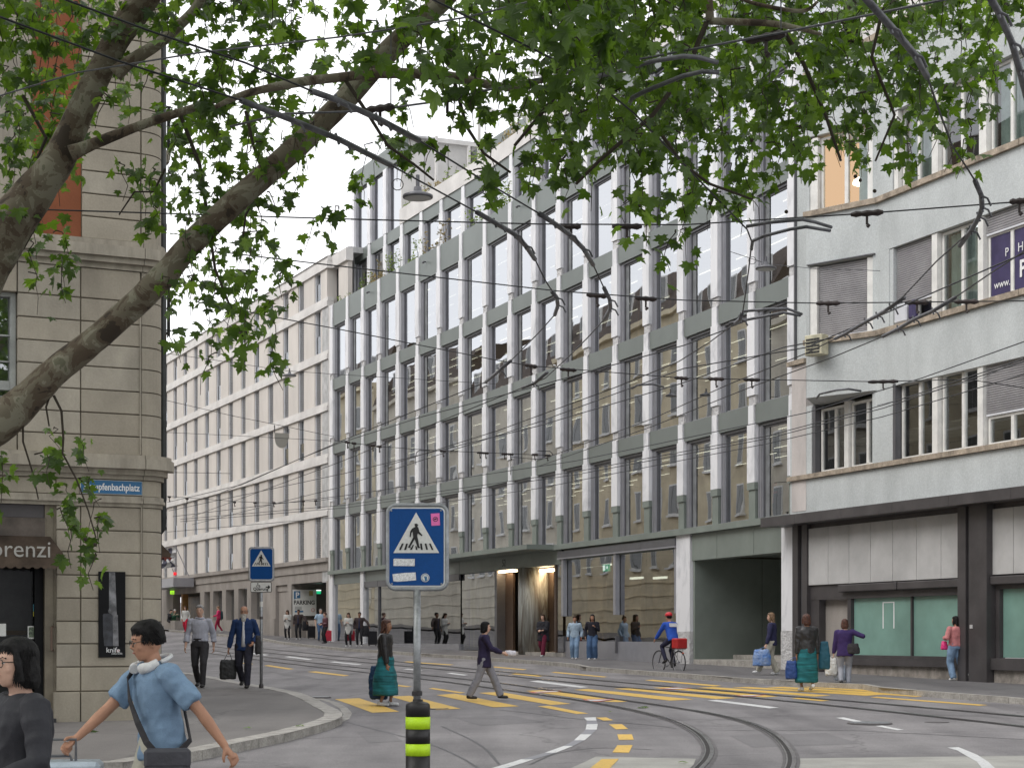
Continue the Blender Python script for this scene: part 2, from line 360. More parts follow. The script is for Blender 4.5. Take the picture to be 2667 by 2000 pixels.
m_sig_grn = emis('green light sign', (.35, .8, .03), 1.0)
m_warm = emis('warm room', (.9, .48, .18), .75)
# ------------------------------------------------------------------ ground heights
KN = [(-60, 0), (15, 0), (22, .06), (28, .15), (35, .28), (40, .36), (47, .46), (55, .56), (65, .65), (75, .78), (85, .95), (96, 1.18), (106, 1.5), (121, 1.98), (131, 2.2), (150, 2.8), (200, 4.5), (400, 9.0), (900, 12.0)]
def g(y):
    for (a, za), (b, zb) in zip(KN, KN[1:]):
        if y <= b: return za + (zb - za) * (y - a) / (b - a)
    return KN[-1][1]
def G(px, py, dz=0.0):
    lo, hi = 3.0, 600.0
    for _ in range(50):
        m = (lo + hi) / 2
        if HY + F * (EYE - g(m) - dz) / m - py > 0: lo = m
        else: hi = m
    return ((px - CX) / F * lo, lo)
def at(px, py, s): return Vector(((px - CX) / s, F / s, EYE + (HY - py) / s))
def sheet(name, poly, dz, m, parent=None, kind=None, label=None):
    bm = bmesh.new(); vs = [bm.verts.new((p[0], p[1], 0)) for p in poly]; f = bm.faces.new(vs); f.normal_update()
    if f.normal.z < 0: bmesh.ops.reverse_faces(bm, faces=[f])
    bmesh.ops.triangulate(bm, faces=bm.faces[:])
    ys = [p[1] for p in poly]
    for (k, _) in KN:
        if min(ys) < k < max(ys):
            bmesh.ops.bisect_plane(bm, geom=bm.verts[:] + bm.edges[:] + bm.faces[:], plane_co=(0, k, 0), plane_no=(0, 1, 0))
    for v in bm.verts: v.co.z = g(v.co.y) + dz
    me = bpy.data.meshes.new(name); bm.to_mesh(me); bm.free(); me.materials.append(m)
    o = put(name, me, parent); return tag(o, label, None, None, kind)
def offset(pl, d):
    out = []
    for i, p in enumerate(pl):
        a = Vector(pl[max(i-1, 0)]); b = Vector(pl[min(i+1, len(pl)-1)]); t = (b - a).normalized()
        out.append((p[0] - t.y * d, p[1] + t.x * d))
    return out
def resample(pl, step):
    out = [pl[0]]; acc = 0.0
    for a, b in zip(pl, pl[1:]):
        a = Vector(a); b = Vector(b); L = (b - a).length; t = step - acc
        while t <= L: out.append(tuple(a + (b - a) * (t / L))); t += step
        acc = (acc + L) % step
    if (Vector(out[-1]) - Vector(pl[-1])).length > .3 * step: out.append(pl[-1])
    return out
def ribbon(name, pl, d0, d1, dz, m, parent=None, kind=None):
    a = offset(pl, d0); b = offset(pl, d1); v = []; f = []
    for p, q in zip(a, b): v += [(p[0], p[1], g(p[1]) + dz), (q[0], q[1], g(q[1]) + dz)]
    for i in range(len(pl)-1): f.append((2*i, 2*i+1, 2*i+3, 2*i+2))
    me = rawmesh(name, v, f, m); o = put(name, me, parent); return tag(o, kind=kind)
def kerbstones(pl, width, parent, step=1.0, hi=.125, side=1):
    pts = resample(pl, step); inn = offset(pts, side * width)
    for i in range(len(pts)-1):
        gp = .006; v = []
        q = [Vector((*pts[i], 0)), Vector((*pts[i+1], 0)), Vector((*inn[i+1], 0)), Vector((*inn[i], 0))]
        c = sum(q, Vector()) / 4; q = [p + (c - p).normalized() * gp for p in q]
        h = hi + random.uniform(-.003, .003)
        cz = g(c.y)
        for z in (-.06, h): v += [(p.x - c.x, p.y - c.y, g(p.y) - cz + z) for p in q]
        # chamfered road edge
        f = BOXF if side > 0 else [tuple(reversed(t)) for t in BOXF]
        me = rawmesh('kerb_stone', v, f, m_kerb)
        put('kerb_stone', me, parent, Matrix.Translation((c.x, c.y, cz)))
road = sheet('road', [(-300, -60), (300, -60), (300, 600), (-300, 600)], 0, m_road, kind='structure')

# far kerb line, read off the photo as ground points
farpx = [(439.6,1639.5),(569.5,1650.8),(671,1660),(784,1677),(900,1688),(1020,1695),(1112,1702.4),(1237,1709),(1300,1713.8),(1400,1720.5),(1495,1728),(1517,1735),(1600,1741),(1707,1748.5),(1900,1763),(1972,1767),(2108,1775),(2238,1779.5),(2293,1789.6),(2450,1801.5),(2626,1815),(2667,1817)]
far = [G(x, y, .125) for x, y in farpx]
# smooth the far, grazing part along the wall direction
far_ext = [(far[0][0]-40*.405, far[0][1]+40*.914)] + far + [(far[-1][0]+9, far[-1][1]-17)]
nearpx = [(526.6,1756),(626,1775),(716.5,1789.8),(784,1803),(829.5,1821),(865,1841),(886,1849),(895,1858),(888,1869),(854,1880),(800,1894.5),(752.6,1907),(651,1927),(529,1951.5),(366,1976),(333,1983)]
near = [G(x, y, .125) for x, y in nearpx]
near = near + [(near[-1][0]-5, near[-1][1]-1.5), (near[-1][0]-22, near[-1][1]-7)]
d = (Vector(near[0]) - Vector((near[0][0]+.405, near[0][1]-.914)))
near = [(near[0][0]-.405*100, near[0][1]+.914*100), (near[0][0]-.405*30, near[0][1]+.914*30), (near[0][0]-.405*6, near[0][1]+.914*6)] + near
far_pave = sheet('pavement', far_ext + [(60, 22), (60, 240), (-80, 240)], .12, m_walk, kind='structure', label='far asphalt pavement in front of the office buildings')
kerbstones(far_ext[1:], .16, far_pave, 1.6, side=1)
near_pave = sheet('pavement', near + [(-60, near[-1][1]), (-60, near[0][1])], .12, m_walk2, kind='structure', label='asphalt pavement round the stone corner building')
kerbstones(near[2:], .30, near_pave, 1.0, side=-1)
island = sheet('traffic_island', [(-12, -8), (-5, 13), (1.5, 16.2), (.2, 17.6), (-1.4, 17.6), (-3.2, 15.6), (-16, 10), (-16, -8)], .12, m_walk2, kind='structure', label='asphalt traffic island at the camera side')
# gutter strip of setts by the near kerb
ribbon('gutter_strip', [G(x, y) for x, y in [(840,1818),(880,1829),(905,1843),(917,1857),(910,1871),(880,1886),(820,1904),(740,1921),(640,1944),(480,1974),(366,1992)]], -.16, .0, .004, m_kerb, kind='structure')

def marks(name, q, m, dz=.005): return sheet(name, [G(x, y) for x, y in q], dz, m, road)
YEL = [[(871.9,1820.4),(935.6,1817.7),(1040,1852.9),(969.5,1855.6)],[(1017,1813.6),(1067,1811.4),(1200,1845.3),(1136,1848.3)],
 [(1136,1809.5),(1185,1806),(1352,1838.8),(1285.5,1841.5)],[(1247.5,1804),(1301.8,1801.4),(1487,1832.6),(1435.6,1835.3)],
 [(1369,1798.7),(1408.5,1796.8),(1590,1819),(1530.5,1821)],[(1571,1827),(1606,1822),(1644.5,1825.8),(1612,1828)],
 [(1495,1796),(1530.5,1793.8),(1807,1821),(1745,1824)],[(1598,1793),(1636,1791.9),(1920,1817.5),(1865,1820)],
 [(1698.7,1790.5),(1739,1789),(2027,1812.9),(1990,1815.5)],[(1815,1790.5),(1856,1788.6),(2164,1810.7),(2123,1813.6)],
 [(1905,1790),(1950,1788.5),(2300,1808.6),(2255,1811.4)],[(1995,1789.4),(2040,1787.9),(2430,1811.6),(2385,1814.2)],[(2085,1788.9),(2130,1787.2),(2540,1813.6),(2495,1816.2)],[(2190,1789),(2230,1787.2),(2625,1817.2),(2585,1819)]]
for q in YEL: marks('zebra_stripe', q, m_yel)
YTH = [[(1116,1793),(1128,1790.8),(1212,1803.5),(1199,1805.2)],[(1400,1839),(1430,1837.5),(1533,1857.8),(1502,1859)],[(2267,1815.8),(2283,1814),(2572,1835.6),(2550,1837.4)],
 [(1679,1771.3),(1700,1769.8),(1880,1785.2),(1860,1787)],[(1435,1750.8),(1447,1749.2),(1582,1762),(1572,1763.4)],[(1330,1755),(1345,1753.3),(1414,1760),(1402,1761.6)],
 [(1277,1736.8),(1290,1735.4),(1372,1743),(1362,1744.4)],[(1049,1723.4),(1062,1722),(1182,1730.4),(1172,1731.8)],[(800,1749),(823,1747.8),(910,1758.5),(895,1760.4)],
 [(687,1733),(700,1731.4),(766,1741.6),(752,1743.2)],[(628,1726.6),(640,1725),(660,1728.6),(650,1730)],[(990,1780),(1004,1778.6),(1072,1787.5),(1058,1789)],[(2060,1818.5),(2080,1817),(2160,1824),(2140,1825.6)]]
for q in YTH: marks('yellow_line', q, m_yel)
WHI = [[(857,1723.6),(872,1722),(943.7,1729.6),(930,1731.2)],[(741,1710),(754,1708.6),(815,1716.8),(803,1718.2)],[(648.6,1701.6),(660,1700.2),(700.6,1705),(690,1706.4)],
 [(1049.5,1742.4),(1062,1741),(1102,1745.2),(1091,1746.6)],[(1378.7,1774),(1400,1772),(1533,1788.8),(1512,1790.8)],[(1842,1824),(1866,1822),(2029,1842.4),(2004,1844.4)],
 [(1163,1753.4),(1176,1752),(1220,1757.4),(1208,1758.8)],[(2177,1869),(2197,1867.8),(2258,1880.9),(2238,1882)],[(2280,1890.5),(2297,1889),(2354,1900.4),(2337.6,1901.5)],
 [(2467,1946.6),(2496.5,1945.5),(2544.5,1965),(2574,1983.5),(2600,2008),(2563,2008),(2544.5,1983.5),(2515,1967),(2493,1954)],
 [(1521,1868.6),(1551,1867.3),(1553.6,1876),(1528,1876)],[(1528,1886),(1557,1885),(1554,1899.6),(1525,1899.6)],[(1511.6,1912),(1541,1912),(1522.4,1927.5),(1495.3,1927.5)],
 [(1468,1942.4),(1492.6,1942.4),(1448,1960),(1419,1960)],[(1357,1977),(1391,1977),(1316,2001),(1265,2005)]]
for q in WHI: marks('white_dash', q, m_whi)
for q in [[(1528,1876),(1553.6,1876),(1557,1885),(1528,1886)],[(1525,1899.6),(1554,1899.6),(1541,1912),(1511.6,1912)],[(1495.3,1927.5),(1522.4,1927.5),(1492.6,1942.4),(1468,1942.4)],[(1419,1960),(1448,1960),(1391,1977),(1357,1977)]]:
    marks('grey_dash', q, m_gpt, .0045)
for q in [[(1552,1868.6),(1579,1867.8),(1597,1875.4),(1571,1876)],[(1586,1886),(1620,1885.5),(1636,1898),(1604,1899)],[(1607.8,1912),(1645.8,1912),(1650.7,1926),(1612,1926.7)],[(1608,1940.5),(1648,1940),(1638,1960),(1595,1959)]]:
    marks('yellow_dash', q, m_yel)
for q in [[(1376,1802.5),(1460,1797.5),(1468,1801.5),(1392,1805)],[(1517,1821),(1608,1820.4),(1560,1827.5),(1532,1827.4)],[(1716,1793),(1770,1789.5),(1806,1793.4),(1744,1795.5)],[(1914,1811),(2000,1809),(1965,1813.6),(1930,1813.6)]]:
    c = (sum(p[0] for p in q)/4, sum(p[1] for p in q)/4)
    marks('warning_triangle', q, m_red, .009)
    marks('warning_triangle', [(c[0]+(p[0]-c[0])*.72, c[1]+(p[1]-c[1])*.55) for p in q], m_whi, .012)
slab = marks('concrete_slab', [(1552,1970.3),(1812.6,1976),(1790,2030),(1420,2030)], m_conc, .006)
marks('yellow_dash', [(1567,1977.7),(1612,1977),(1590,2000),(1560,2030),(1490,2030),(1538.7,2000)], m_yel, .011)
marks('concrete_slab', [(2081,1974.5),(2280,1972),(2667,1967.5),(2900,1964),(2900,2040),(2062,2040)], m_conc, .003)

tramway = tag(put('tram_track', rawmesh('tram_track', [], [], m_rail)), 'tram rails curving through the junction', None, None, 'structure')
def smooth(pl, it=3):
    for _ in range(it):
        o = [pl[0]]
        for a, b in zip(pl, pl[1:]): o += [(a[0]*.75+b[0]*.25, a[1]*.75+b[1]*.25), (a[0]*.25+b[0]*.75, a[1]*.25+b[1]*.75)]
        pl = o + [pl[-1]]
    return pl
RAILS = [[(526,1698),(648.6,1715),(795.6,1733),(868,1742),(976,1753.5),(1085,1766.5),(1180,1778),(1302,1795),(1370.5,1804.5),(1457,1816),(1530.5,1827),(1612,1842),(1679.7,1857),(1734,1871),(1774.6,1886),(1810,1905.8),(1831.6,1924.8),(1842.5,1943.8),(1845,1960),(1837,1979),(1815,2002),(1780,2035)],
 [(560,1695),(700,1711.5),(868,1731.5),(1049.5,1751.3),(1180,1765.5),(1320,1781),(1425,1796),(1530.5,1811),(1625.5,1824),(1707,1835),(1788,1847.5),(1850,1858.5),(1905,1870.5),(1961,1887),(2005,1908),(2034.7,1932),(2053,1957.7),(2058.7,1980),(2053,2003),(2030,2040)],
 [(526,1680),(660,1695.5),(800,1710.5),(963,1726),(1112,1740),(1300,1757.5),(1435.6,1772),(1571,1786),(1700,1796),(1850,1807),(2057,1826.5),(2293,1851),(2667,1892),(2900,1921)],
 [(560,1675.5),(690,1689),(800,1700.5),(1000,1719),(1150,1734),(1300,1749),(1471,1764),(1640,1779),(1761,1789.5),(1850,1797),(2079,1815.5),(2293,1832.5),(2667,1866),(2900,1888)]]
for pl in RAILS:
    w_ = smooth([G(x, y) for x, y in pl], 3)
    ribbon('rail_bed', w_, -.085, .125, .0075, m_railbed, tramway)
    ribbon('rail_groove', w_, -.025, .025, .0135, m_groove, tramway)
    ribbon('rail_head', w_, .025, .08, .017, m_rail, tramway)
    ribbon('rail_head', w_, -.045, -.025, .017, m_rail, tramway)
# manhole and drain grates
def grate(name, px, py, r, label):
    x, y = G(px, py); t = thing(name, (x, y, g(y)), label, 'drain cover')
    MB().lathe([(r, 0.0), (r, .021), (r*.93, .022)], 24).build('frame', m_railbed, t, Matrix.Translation((x, y, g(y))))
    b = MB(); n = 9
    for i in range(n):
        yy = -r*.85 + 2*r*.85*i/(n-1); hw = math.sqrt(max(.001, (r*.88)**2 - yy*yy)); b.box(-hw, hw, yy-.02, yy+.02, .021, .03)
    b.build('grating', m_galv, t, Matrix.Translation((x, y, g(y))))
grate('manhole_cover', 2265, 1884.5, .36, 'round iron grating cover between two white dashes of the road')
grate('drain_grate', 835, 1817, .22, 'small iron drain grating beside the kerb and first zebra stripe')

# repairs in the road: darker patches, tar seams, small covers
m_patch = asphalt('fresh asphalt patch', (.135, .128, .13), (.185, .176, .178), .25)
m_tar = mat('tar seam', (.05, .048, .05), .5)
for q in ([(1180,1868),(1330,1862),(1420,1880),(1250,1889)], [(1900,1915),(2150,1908),(2240,1936),(1960,1946)], [(930,1905),(1010,1903),(1050,1930),(960,1934)], [(2350,1848),(2560,1856),(2600,1868),(2390,1860)], [(1500,1760),(1640,1768),(1720,1778),(1560,1770)], [(700,1748),(800,1760),(850,1772),(740,1760)]):
    marks('asphalt_patch', q, m_patch, .0025)
for pl in ([(905,1880),(1000,1905),(1120,1935),(1210,1975),(1260,2010)], [(1860,1900),(2000,1902),(2200,1900),(2420,1912),(2667,1925)], [(1300,1848),(1430,1862),(1500,1872),(1700,1888),(1760,1896)], [(1700,1952),(1560,1945),(1450,1958),(1380,1990)], [(1330,1745),(1560,1752),(1800,1772),(2100,1790)], [(1150,1890),(1260,1940),(1300,1990)]):
    ribbon('tar_seam', smooth([G(x, y) for x, y in pl], 2), -.018, .018, .0032, m_tar, road)
for (x, y, r, lb) in ((1445, 1790, .3, 'round iron cover near the first white dash of the crossing'), (1130, 1845, .28, 'round iron cover in the lane right of the sign post'), (2440, 1880, .2, 'small round iron cover beside the right track')):
    q = G(x, y); t = put('iron_cover', rawmesh('iron_cover', *(lambda b: (b.v, b.f))(MB().lathe([(r, 0), (r, .008), (r*.9, .009), (r*.88, .006), (r*.2, .006)], 24)), m_railbed), None, Matrix.Translation((q[0], q[1], g(q[1])))); tag(t, lb, 'drain cover')
# ------------------------------------------------------------------ office building (grey green beams, marble piers)
PIERPX = [860,900.2,940.2,982.2,1031.1,1081.9,1136.9,1195.2,1256.8,1322.6,1384.5,1448.7,1518.7,1594,1675.3,1764.9,1852.8,1947.7,2052.6,2170]
def smain(px):
    if px < 1195: return 48.7 + .0313 * (px - 860)
    if px < 1765: return 59.19 + .0359 * (px - 1195)
    return 79.65 + .0394 * (px - 1765)
PP = [Vector(((px - CX) / smain(px), F / smain(px))) for px in PIERPX]
office = thing('office_building', (PP[0].x, PP[0].y, 0), 'long office building with white marble piers and grey green metal beams across the street', 'building')
BF = [Fr(PP[i], PP[i+1] - PP[i]) for i in range(len(PP)-1)]
BW = [(PP[i+1] - PP[i]).length for i in range(len(PP)-1)]
H = [6.30, 9.68, 13.07, 16.48]
Z = [h + EYE for h in H]
ZL0, ZL1 = 3.27 + EYE, 3.47 + EYE
NB = 18
BH = .6
rnd = random.Random(3)
MA = m_alu
def reveal(fr, W, z0, z1, off=0.0, parent=office, perf=False):
    f = MB()
    o = off
    for (a, b, d0, d1) in ((.50, .585, -.09, -.20), (.60, .63, -.07, -.20), (.645, .69, -.085, -.2), (.705, .735, -.075, -.2), (.75, .79, -.09, -.2)):
        f.box(a, b, -(d0+o), -(d1+o), z0, z1, 0)
    f.box(.50, .80, .201-o, .3-o, z0, z1, 1); f.box(.80, .83, .14-o, .24-o, z0, z1, 1)
    f.box(.83, W+.0, .15-o, .25-o, z0, z0+.05, 0); f.box(.83, W, .15-o, .25-o, z1-.06, z1-.0, 1)
    win = f.build('window', [MA, m_alud], parent, fr.M)
    g0 = .83
    if perf:
        fbox('perforated_screen', fr, .84, 1.10, -.165+o, -.175+o, z0+.05, z1-.06, m_perf, win)
    me = rawmesh('pane', [(g0, .19-o, z0+.05), (W, .19-o, z0+.05), (W, .19-o, z1-.06), (g0, .19-o, z1-.06)], [(0, 1, 2, 3)], m_glass)
    put('pane', me, win, fr.M)
def stagebay(i, z0, z1, last, off=0.0, feet=True, beamz=None, beam_h=BH, nopier=False):
    pass
for i in range(NB+1):
    fr = BF[min(i, NB)]; W = BW[min(i, NB)]
    zb = ZL1
    for k in range(4):
        zt = Z[k]                                   # underside of the beam above this storey
        zbot = ZL1 if k == 0 else Z[k-1] + BH      # top of the beam below
        if k == 0:
            zc = zt - 1.72
            fbox('pier', fr, 0, .50, .03, -.3, zc, zt, m_marble, office)
            fbox('pier_cap', fr, 0, .50, .032, -.3, zc - .22, zc - .004, m_greend, office)
            fbox('pier_base', fr, .04, .47, -.01, -.3, zbot, zc - .225, m_greend, office)
        else:
            fbox('pier', fr, 0, .50, .03, -.3, zbot + .27, zt, m_marble, office)
            fbox('pier_foot', fr, .035, .48, -.015, -.3, zbot - .02, zbot + .262, m_marbler, office)
        ntop = zt + (BH if k < 3 else 1.19)
        fbox('pier_neck', fr, .04, .40, .01, -.3, zt + .003, ntop - .022, m_marble, office)
        if i < NB:
            bh = BH if k < 3 else 1.19
            fbox('beam', fr, .45, W + .04, -.03, -.34, zt, zt + bh, m_green, office)
            fbox('blind_box', fr, .51, W + .0, -.10, -.3, zt - .09, zt - .003, m_alud, office)
            reveal(fr, W, zbot, zt - .09, perf=(i % 2 == 1))
    if i < NB: fbox('ledge', fr, -.003, W - .006, .16, -.25, ZL0, ZL1 - .004, m_greend, office)
# floor slabs and rooms behind the glass, ceiling lamps
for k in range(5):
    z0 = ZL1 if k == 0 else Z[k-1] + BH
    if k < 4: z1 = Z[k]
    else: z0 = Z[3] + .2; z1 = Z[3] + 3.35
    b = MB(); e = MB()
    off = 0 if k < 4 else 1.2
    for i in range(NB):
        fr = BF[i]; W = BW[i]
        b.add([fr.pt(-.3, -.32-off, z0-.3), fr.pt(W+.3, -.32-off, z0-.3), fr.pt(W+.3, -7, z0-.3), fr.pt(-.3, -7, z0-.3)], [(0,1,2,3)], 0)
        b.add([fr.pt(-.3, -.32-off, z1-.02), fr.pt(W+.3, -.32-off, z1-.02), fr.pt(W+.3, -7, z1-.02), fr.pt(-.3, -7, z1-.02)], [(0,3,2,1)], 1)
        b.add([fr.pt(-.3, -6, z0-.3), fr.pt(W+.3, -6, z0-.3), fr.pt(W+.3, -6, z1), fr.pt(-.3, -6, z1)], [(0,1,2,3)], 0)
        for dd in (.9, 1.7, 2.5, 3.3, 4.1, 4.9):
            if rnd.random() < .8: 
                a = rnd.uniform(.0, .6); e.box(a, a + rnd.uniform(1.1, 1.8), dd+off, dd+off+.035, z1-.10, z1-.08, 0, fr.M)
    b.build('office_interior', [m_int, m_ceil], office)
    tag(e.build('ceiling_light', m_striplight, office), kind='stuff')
m_oran = mat('orange brown blind', (.34, .17, .06), .8, var=.3, streak=.1); m_oliv = mat('olive blind', (.22, .21, .09), .8, var=.25, streak=.1)
for i, ks in ((13, (0, 1, 2)), (14, (0, 1, 2, 3)), (12, (1,)), (15, (2, 0)), (16, (0, 1)), (17, (0,))):
    for k in ks:
        fr = BF[i]; z0 = ZL1 if k == 0 else Z[k-1] + BH; d_ = -.9 if i < 15 else -.5
        fbox('inner_blind', fr, .2, BW[i]-.3 if i >= 15 else 1.5, d_, d_-.03, z0, Z[k] - (1.4 if i >= 15 else .1), m_oran if i < 15 else m_oliv, office)
# set-back storeys
Z5 = 19.88 + EYE
for i in range(NB+1):
    fr0 = BF[min(i, NB)]; W = BW[min(i, NB)]
    off = -1.2
    zb, zt = Z[3] + .2, Z5
    fbox('pier', fr0, 0, .50, off+.03, off-.3, zb, zt, m_marble, office)
    fbox('pier_neck', fr0, .05, .42, off+.015, off-.3, zt+.003, zt+BH-.02, m_marble, office)
    if i < NB:
        fbox('beam', fr0, .45, W+.04, off-.03, off-.34, zt, zt+BH, m_green, office)
        reveal(fr0, W, zb, zt-.05, off=off)
    if i < 3:
        fbox('pier', fr0, 0, .50, off+.03, off-.3, zt+BH, zt+3.9, m_marble, office)
        fbox('beam', fr0, .3, W+.3, off-.03, off-.34, zt+3.9, zt+4.9, m_green, office)
        reveal(fr0, W, zt+BH, zt+3.88, off=off)
    elif i < NB:
        fbox('terrace_wall', fr0, 0, W-.004, off+.03, off-.12, zt+BH+.003, zt+BH+.75, m_band, office)
        if i < NB: 
            reveal(fr0, W, zt+BH, zt+3.9, off=-5.0)
            fbox('beam', fr0, 0, W, -5.0, -5.4, zt+3.9, zt+4.6, m_green, office)
# white corner tower side and roofs
fr = BF[3]
for j in range(4):
    fbox('wall_panel', fr, .0, .12, -1.25 - j*1.25, -2.46 - j*1.25, Z5+BH, Z5+4.95, m_band, office)
fbox('roof', BF[0], -.3, BW[0]*3.1, -1.5, -9, Z5+4.9, Z5+5.0, m_roof, office)
b = MB()
for i in range(NB): b.box(0, BW[i]+.05, .35, 9, Z[3]+.05, Z[3]+.2, 0, BF[i].M); b.box(0, BW[i]+.05, 1.25, 9, Z5+.4, Z5+.56, 0, BF[i].M)
b.build('roof_slab', m_roof, office)
# terrace pergola frames
for i in range(4, 16, 2):
    fr = BF[i]
    fbox('pergola_post', fr, 0, .12, -2.0, -2.12, Z5+.6, Z5+4.4, m_band, office)
    fbox('pergola_beam', fr, 0.01, .11, -2.13, -5.0, Z5+4.1, Z5+4.3, m_band, office)
    fbox('pergola_post', fr, 0, .12, -3.7, -3.82, Z5+.6, Z5+4.09, m_band, office)
# side faces so the building is solid from elsewhere
fbox('side_wall', BF[0], -.3, -.02, .0, -9, 0.8, Z[3]+1.19, m_band, office)
fbox('side_wall', BF[0], -.25, -.02, -1.25, -9, Z[3]+1.19, Z5+4.9, m_band, office)
# small cameras on the parapet
for i in (2, 5, 9, 12):
    fr = BF[i]; t = MB(); t.tube([(1.4, -.0, Z[3]+.75), (1.4, -.12, Z[3]+.75)], .035); t.ell((1.4, -.14, Z[3]+.72), .06, .06, .06)
    t.build('wall_camera', m_alud, office, fr.M)

# ground floor of the office building
def U(i, px, d=0.0): return BF[i].u_at(px, d)
def baygnd(i): return g(PP[i].y) + .12
gfp = [(0, 0), (2, 978), (15, 1766), (17, 2039)]
fr = BF[0]; fbox('ground_pier', fr, -.02, .5, .03, -.4, 1.2, ZL0, m_marble, office)
def seg_header(i0, i1, z0, z1, d0, d1, m, name, trim=0):
    for i in range(i0, i1): fbox(name, BF[i], 0, BW[i]-.005, d0, d1, z0, z1, m, office)
# bays 0-2 first shop window, pier, second shop window (bays 2-6)
def shopwin(i0, i1, header_z, sill_z, gm=m_shopg, u0=0.5, u1=None, hm=m_green, screen=None):
    for i in range(i0, i1):
        fr = BF[i]; W = BW[i]; a = u0 if i == i0 else -.01; b_ = (u1 if (u1 is not None and i == i1-1) else W)
        gz = min(g(PP[i].y), g(PP[min(i+1, NB)].y)) - .1
        fbox('window_header', fr, a, b_, -.06, -.4, header_z, ZL0-.003, hm, office)
        fbox('plinth_panel', fr, a, b_, -.05, -.4, gz, sill_z, m_alu if sill_z > 1.0 else m_alud, office)
        put('pane', rawmesh('pane', [(a, .12, sill_z), (b_, .12, sill_z), (b_, .12, header_z), (a, .12, header_z)], [(0,1,2,3)], gm), office, fr.M)
shopwin(0, 2, 2.73+EYE, 1.35, u1=BW[1]-.05)
fbox('ground_pier', BF[1], BW[1]-.05, BW[1]+.45, .03, -.4, 1.0, ZL0, m_marble, office)
shopwin(2, 7, 2.75+EYE, 1.25, u1=BW[6]-.1)
for i in (3, 5): fbox('mullion', BF[i], 0, .08, -.04, -.16, 1.25, 2.75+EYE, m_alud, office)
for i in range(2, 7): fbox('sun_blind', BF[i], .02, BW[i]-.02, -.02, -.11, 2.45+EYE, 2.74+EYE, m_alud, office)
# entrance, bays 7-10
ent = [(7, 'glass', 1201, 1288), (8, 'frame', 1288, 1293), (8, 'bronze', 1293, 1334), (9, 'pillar', 1334, 1392), (10, 'bronze2', 1392, 1444), (10, 'gl2', 1444, 1466)]
frE = BF[9]
def ue(px, d=0.0): return frE.u_at(px, d)
zg = g(74) + .1
DE = -.15
def epanel(name, pa, pb, d0, d1, z0, z1, m, bev=0): return fbox(name, frE, ue(pa, d0), ue(pb, d0), d0, d1, z0, z1, m, office, bev)
epanel('entrance_header', 1197, 1462, .0, -.5, 2.72+EYE, ZL0-.003, m_greend)
epanel('entrance_step', 1201, 1466, .05, -2.4, zg-.3, zg+.1, m_kerb)
b = MB(); a, c = ue(1201, DE), ue(1288, DE)
put('pane', rawmesh('pane', [(a, .15, zg+.12), (c, .15, zg+.12), (c, .15, 2.7+EYE), (a, .15, 2.7+EYE)], [(0,1,2,3)], m_shopg), office, frE.M)
epanel('frame', 1288, 1294, DE+.03, -.6, zg+.1, 2.72+EYE, m_alud)
epanel('brass_wall', 1225, 1290, -1.9, -2.0, zg+.1, 2.72+EYE, m_gold)
epanel('bronze_door', 1294, 1336, -.5, -.6, zg+.1, 2.60+EYE, m_bronze)
b = MB(); cu = (ue(1336, .0) + ue(1390, .0)) / 2; b.lathe([(.62, zg-.1), (.62, 2.72+EYE)], 24, 0, frE.M @ Matrix.Translation((cu, .45, 0)))
b.build('entrance_pillar', m_pill, office, smooth=True)
epanel('bronze_door', 1392, 1442, -.9, -1.0, zg+.1, 2.72+EYE, m_bronze)
fbox('bronze_side', frE, ue(1441, 0), ue(1441, 0)+.1, -.05, -1.0, zg+.1, 2.72+EYE, m_bronze, office)
fbox('door_frame', frE, ue(1415, -.9), ue(1415, -.9)+.04, -.87, -.9, zg+.1, 2.55+EYE, m_alud, office)
epanel('entrance_lamp', 1393, 1431, -.45, -.8, 2.55+EYE, 2.64+EYE, m_lamp)
epanel('entrance_lamp', 1298, 1333, -.15, -.4, 2.64+EYE, 2.70+EYE, m_lamp)
a, c = ue(1444, -.1), ue(1466, -.1)
put('pane', rawmesh('pane', [(a, .1, zg+.12), (c, .1, zg+.12), (c, .1, 2.9+EYE), (a, .1, 2.9+EYE)], [(0,1,2,3)], m_shopg), office, frE.M)
epanel('entrance_soffit', 1197, 1462, -.5, -2.4, 2.74+EYE, 2.8+EYE, m_alud)
epanel('entrance_back', 1201, 1466, -2.35, -2.5, zg, 2.8+EYE, m_bronze)
# canopy
cn = thing('entrance_canopy', (0, 0, 0), 'flat grey green metal canopy over the lit entrance', 'canopy', M=frE.M)
cr0, cr1 = ue(1197, 0) , ue(1451, .0)
for (a, b_) in ((cr0-.9, cr0+2.2), (cr0+2.21, cr0+5.3), (cr0+5.31, cr1)):
    fbox('canopy_panel', frE, a, b_, 1.25, .162, 3.29+EYE, 3.475+EYE, m_greend, cn)
# street number, unreadable dark figures on the header: "52"
ftext('street_number', frE, ue(1308), .006, 2.86+EYE, '52', .42, m_dark, office)
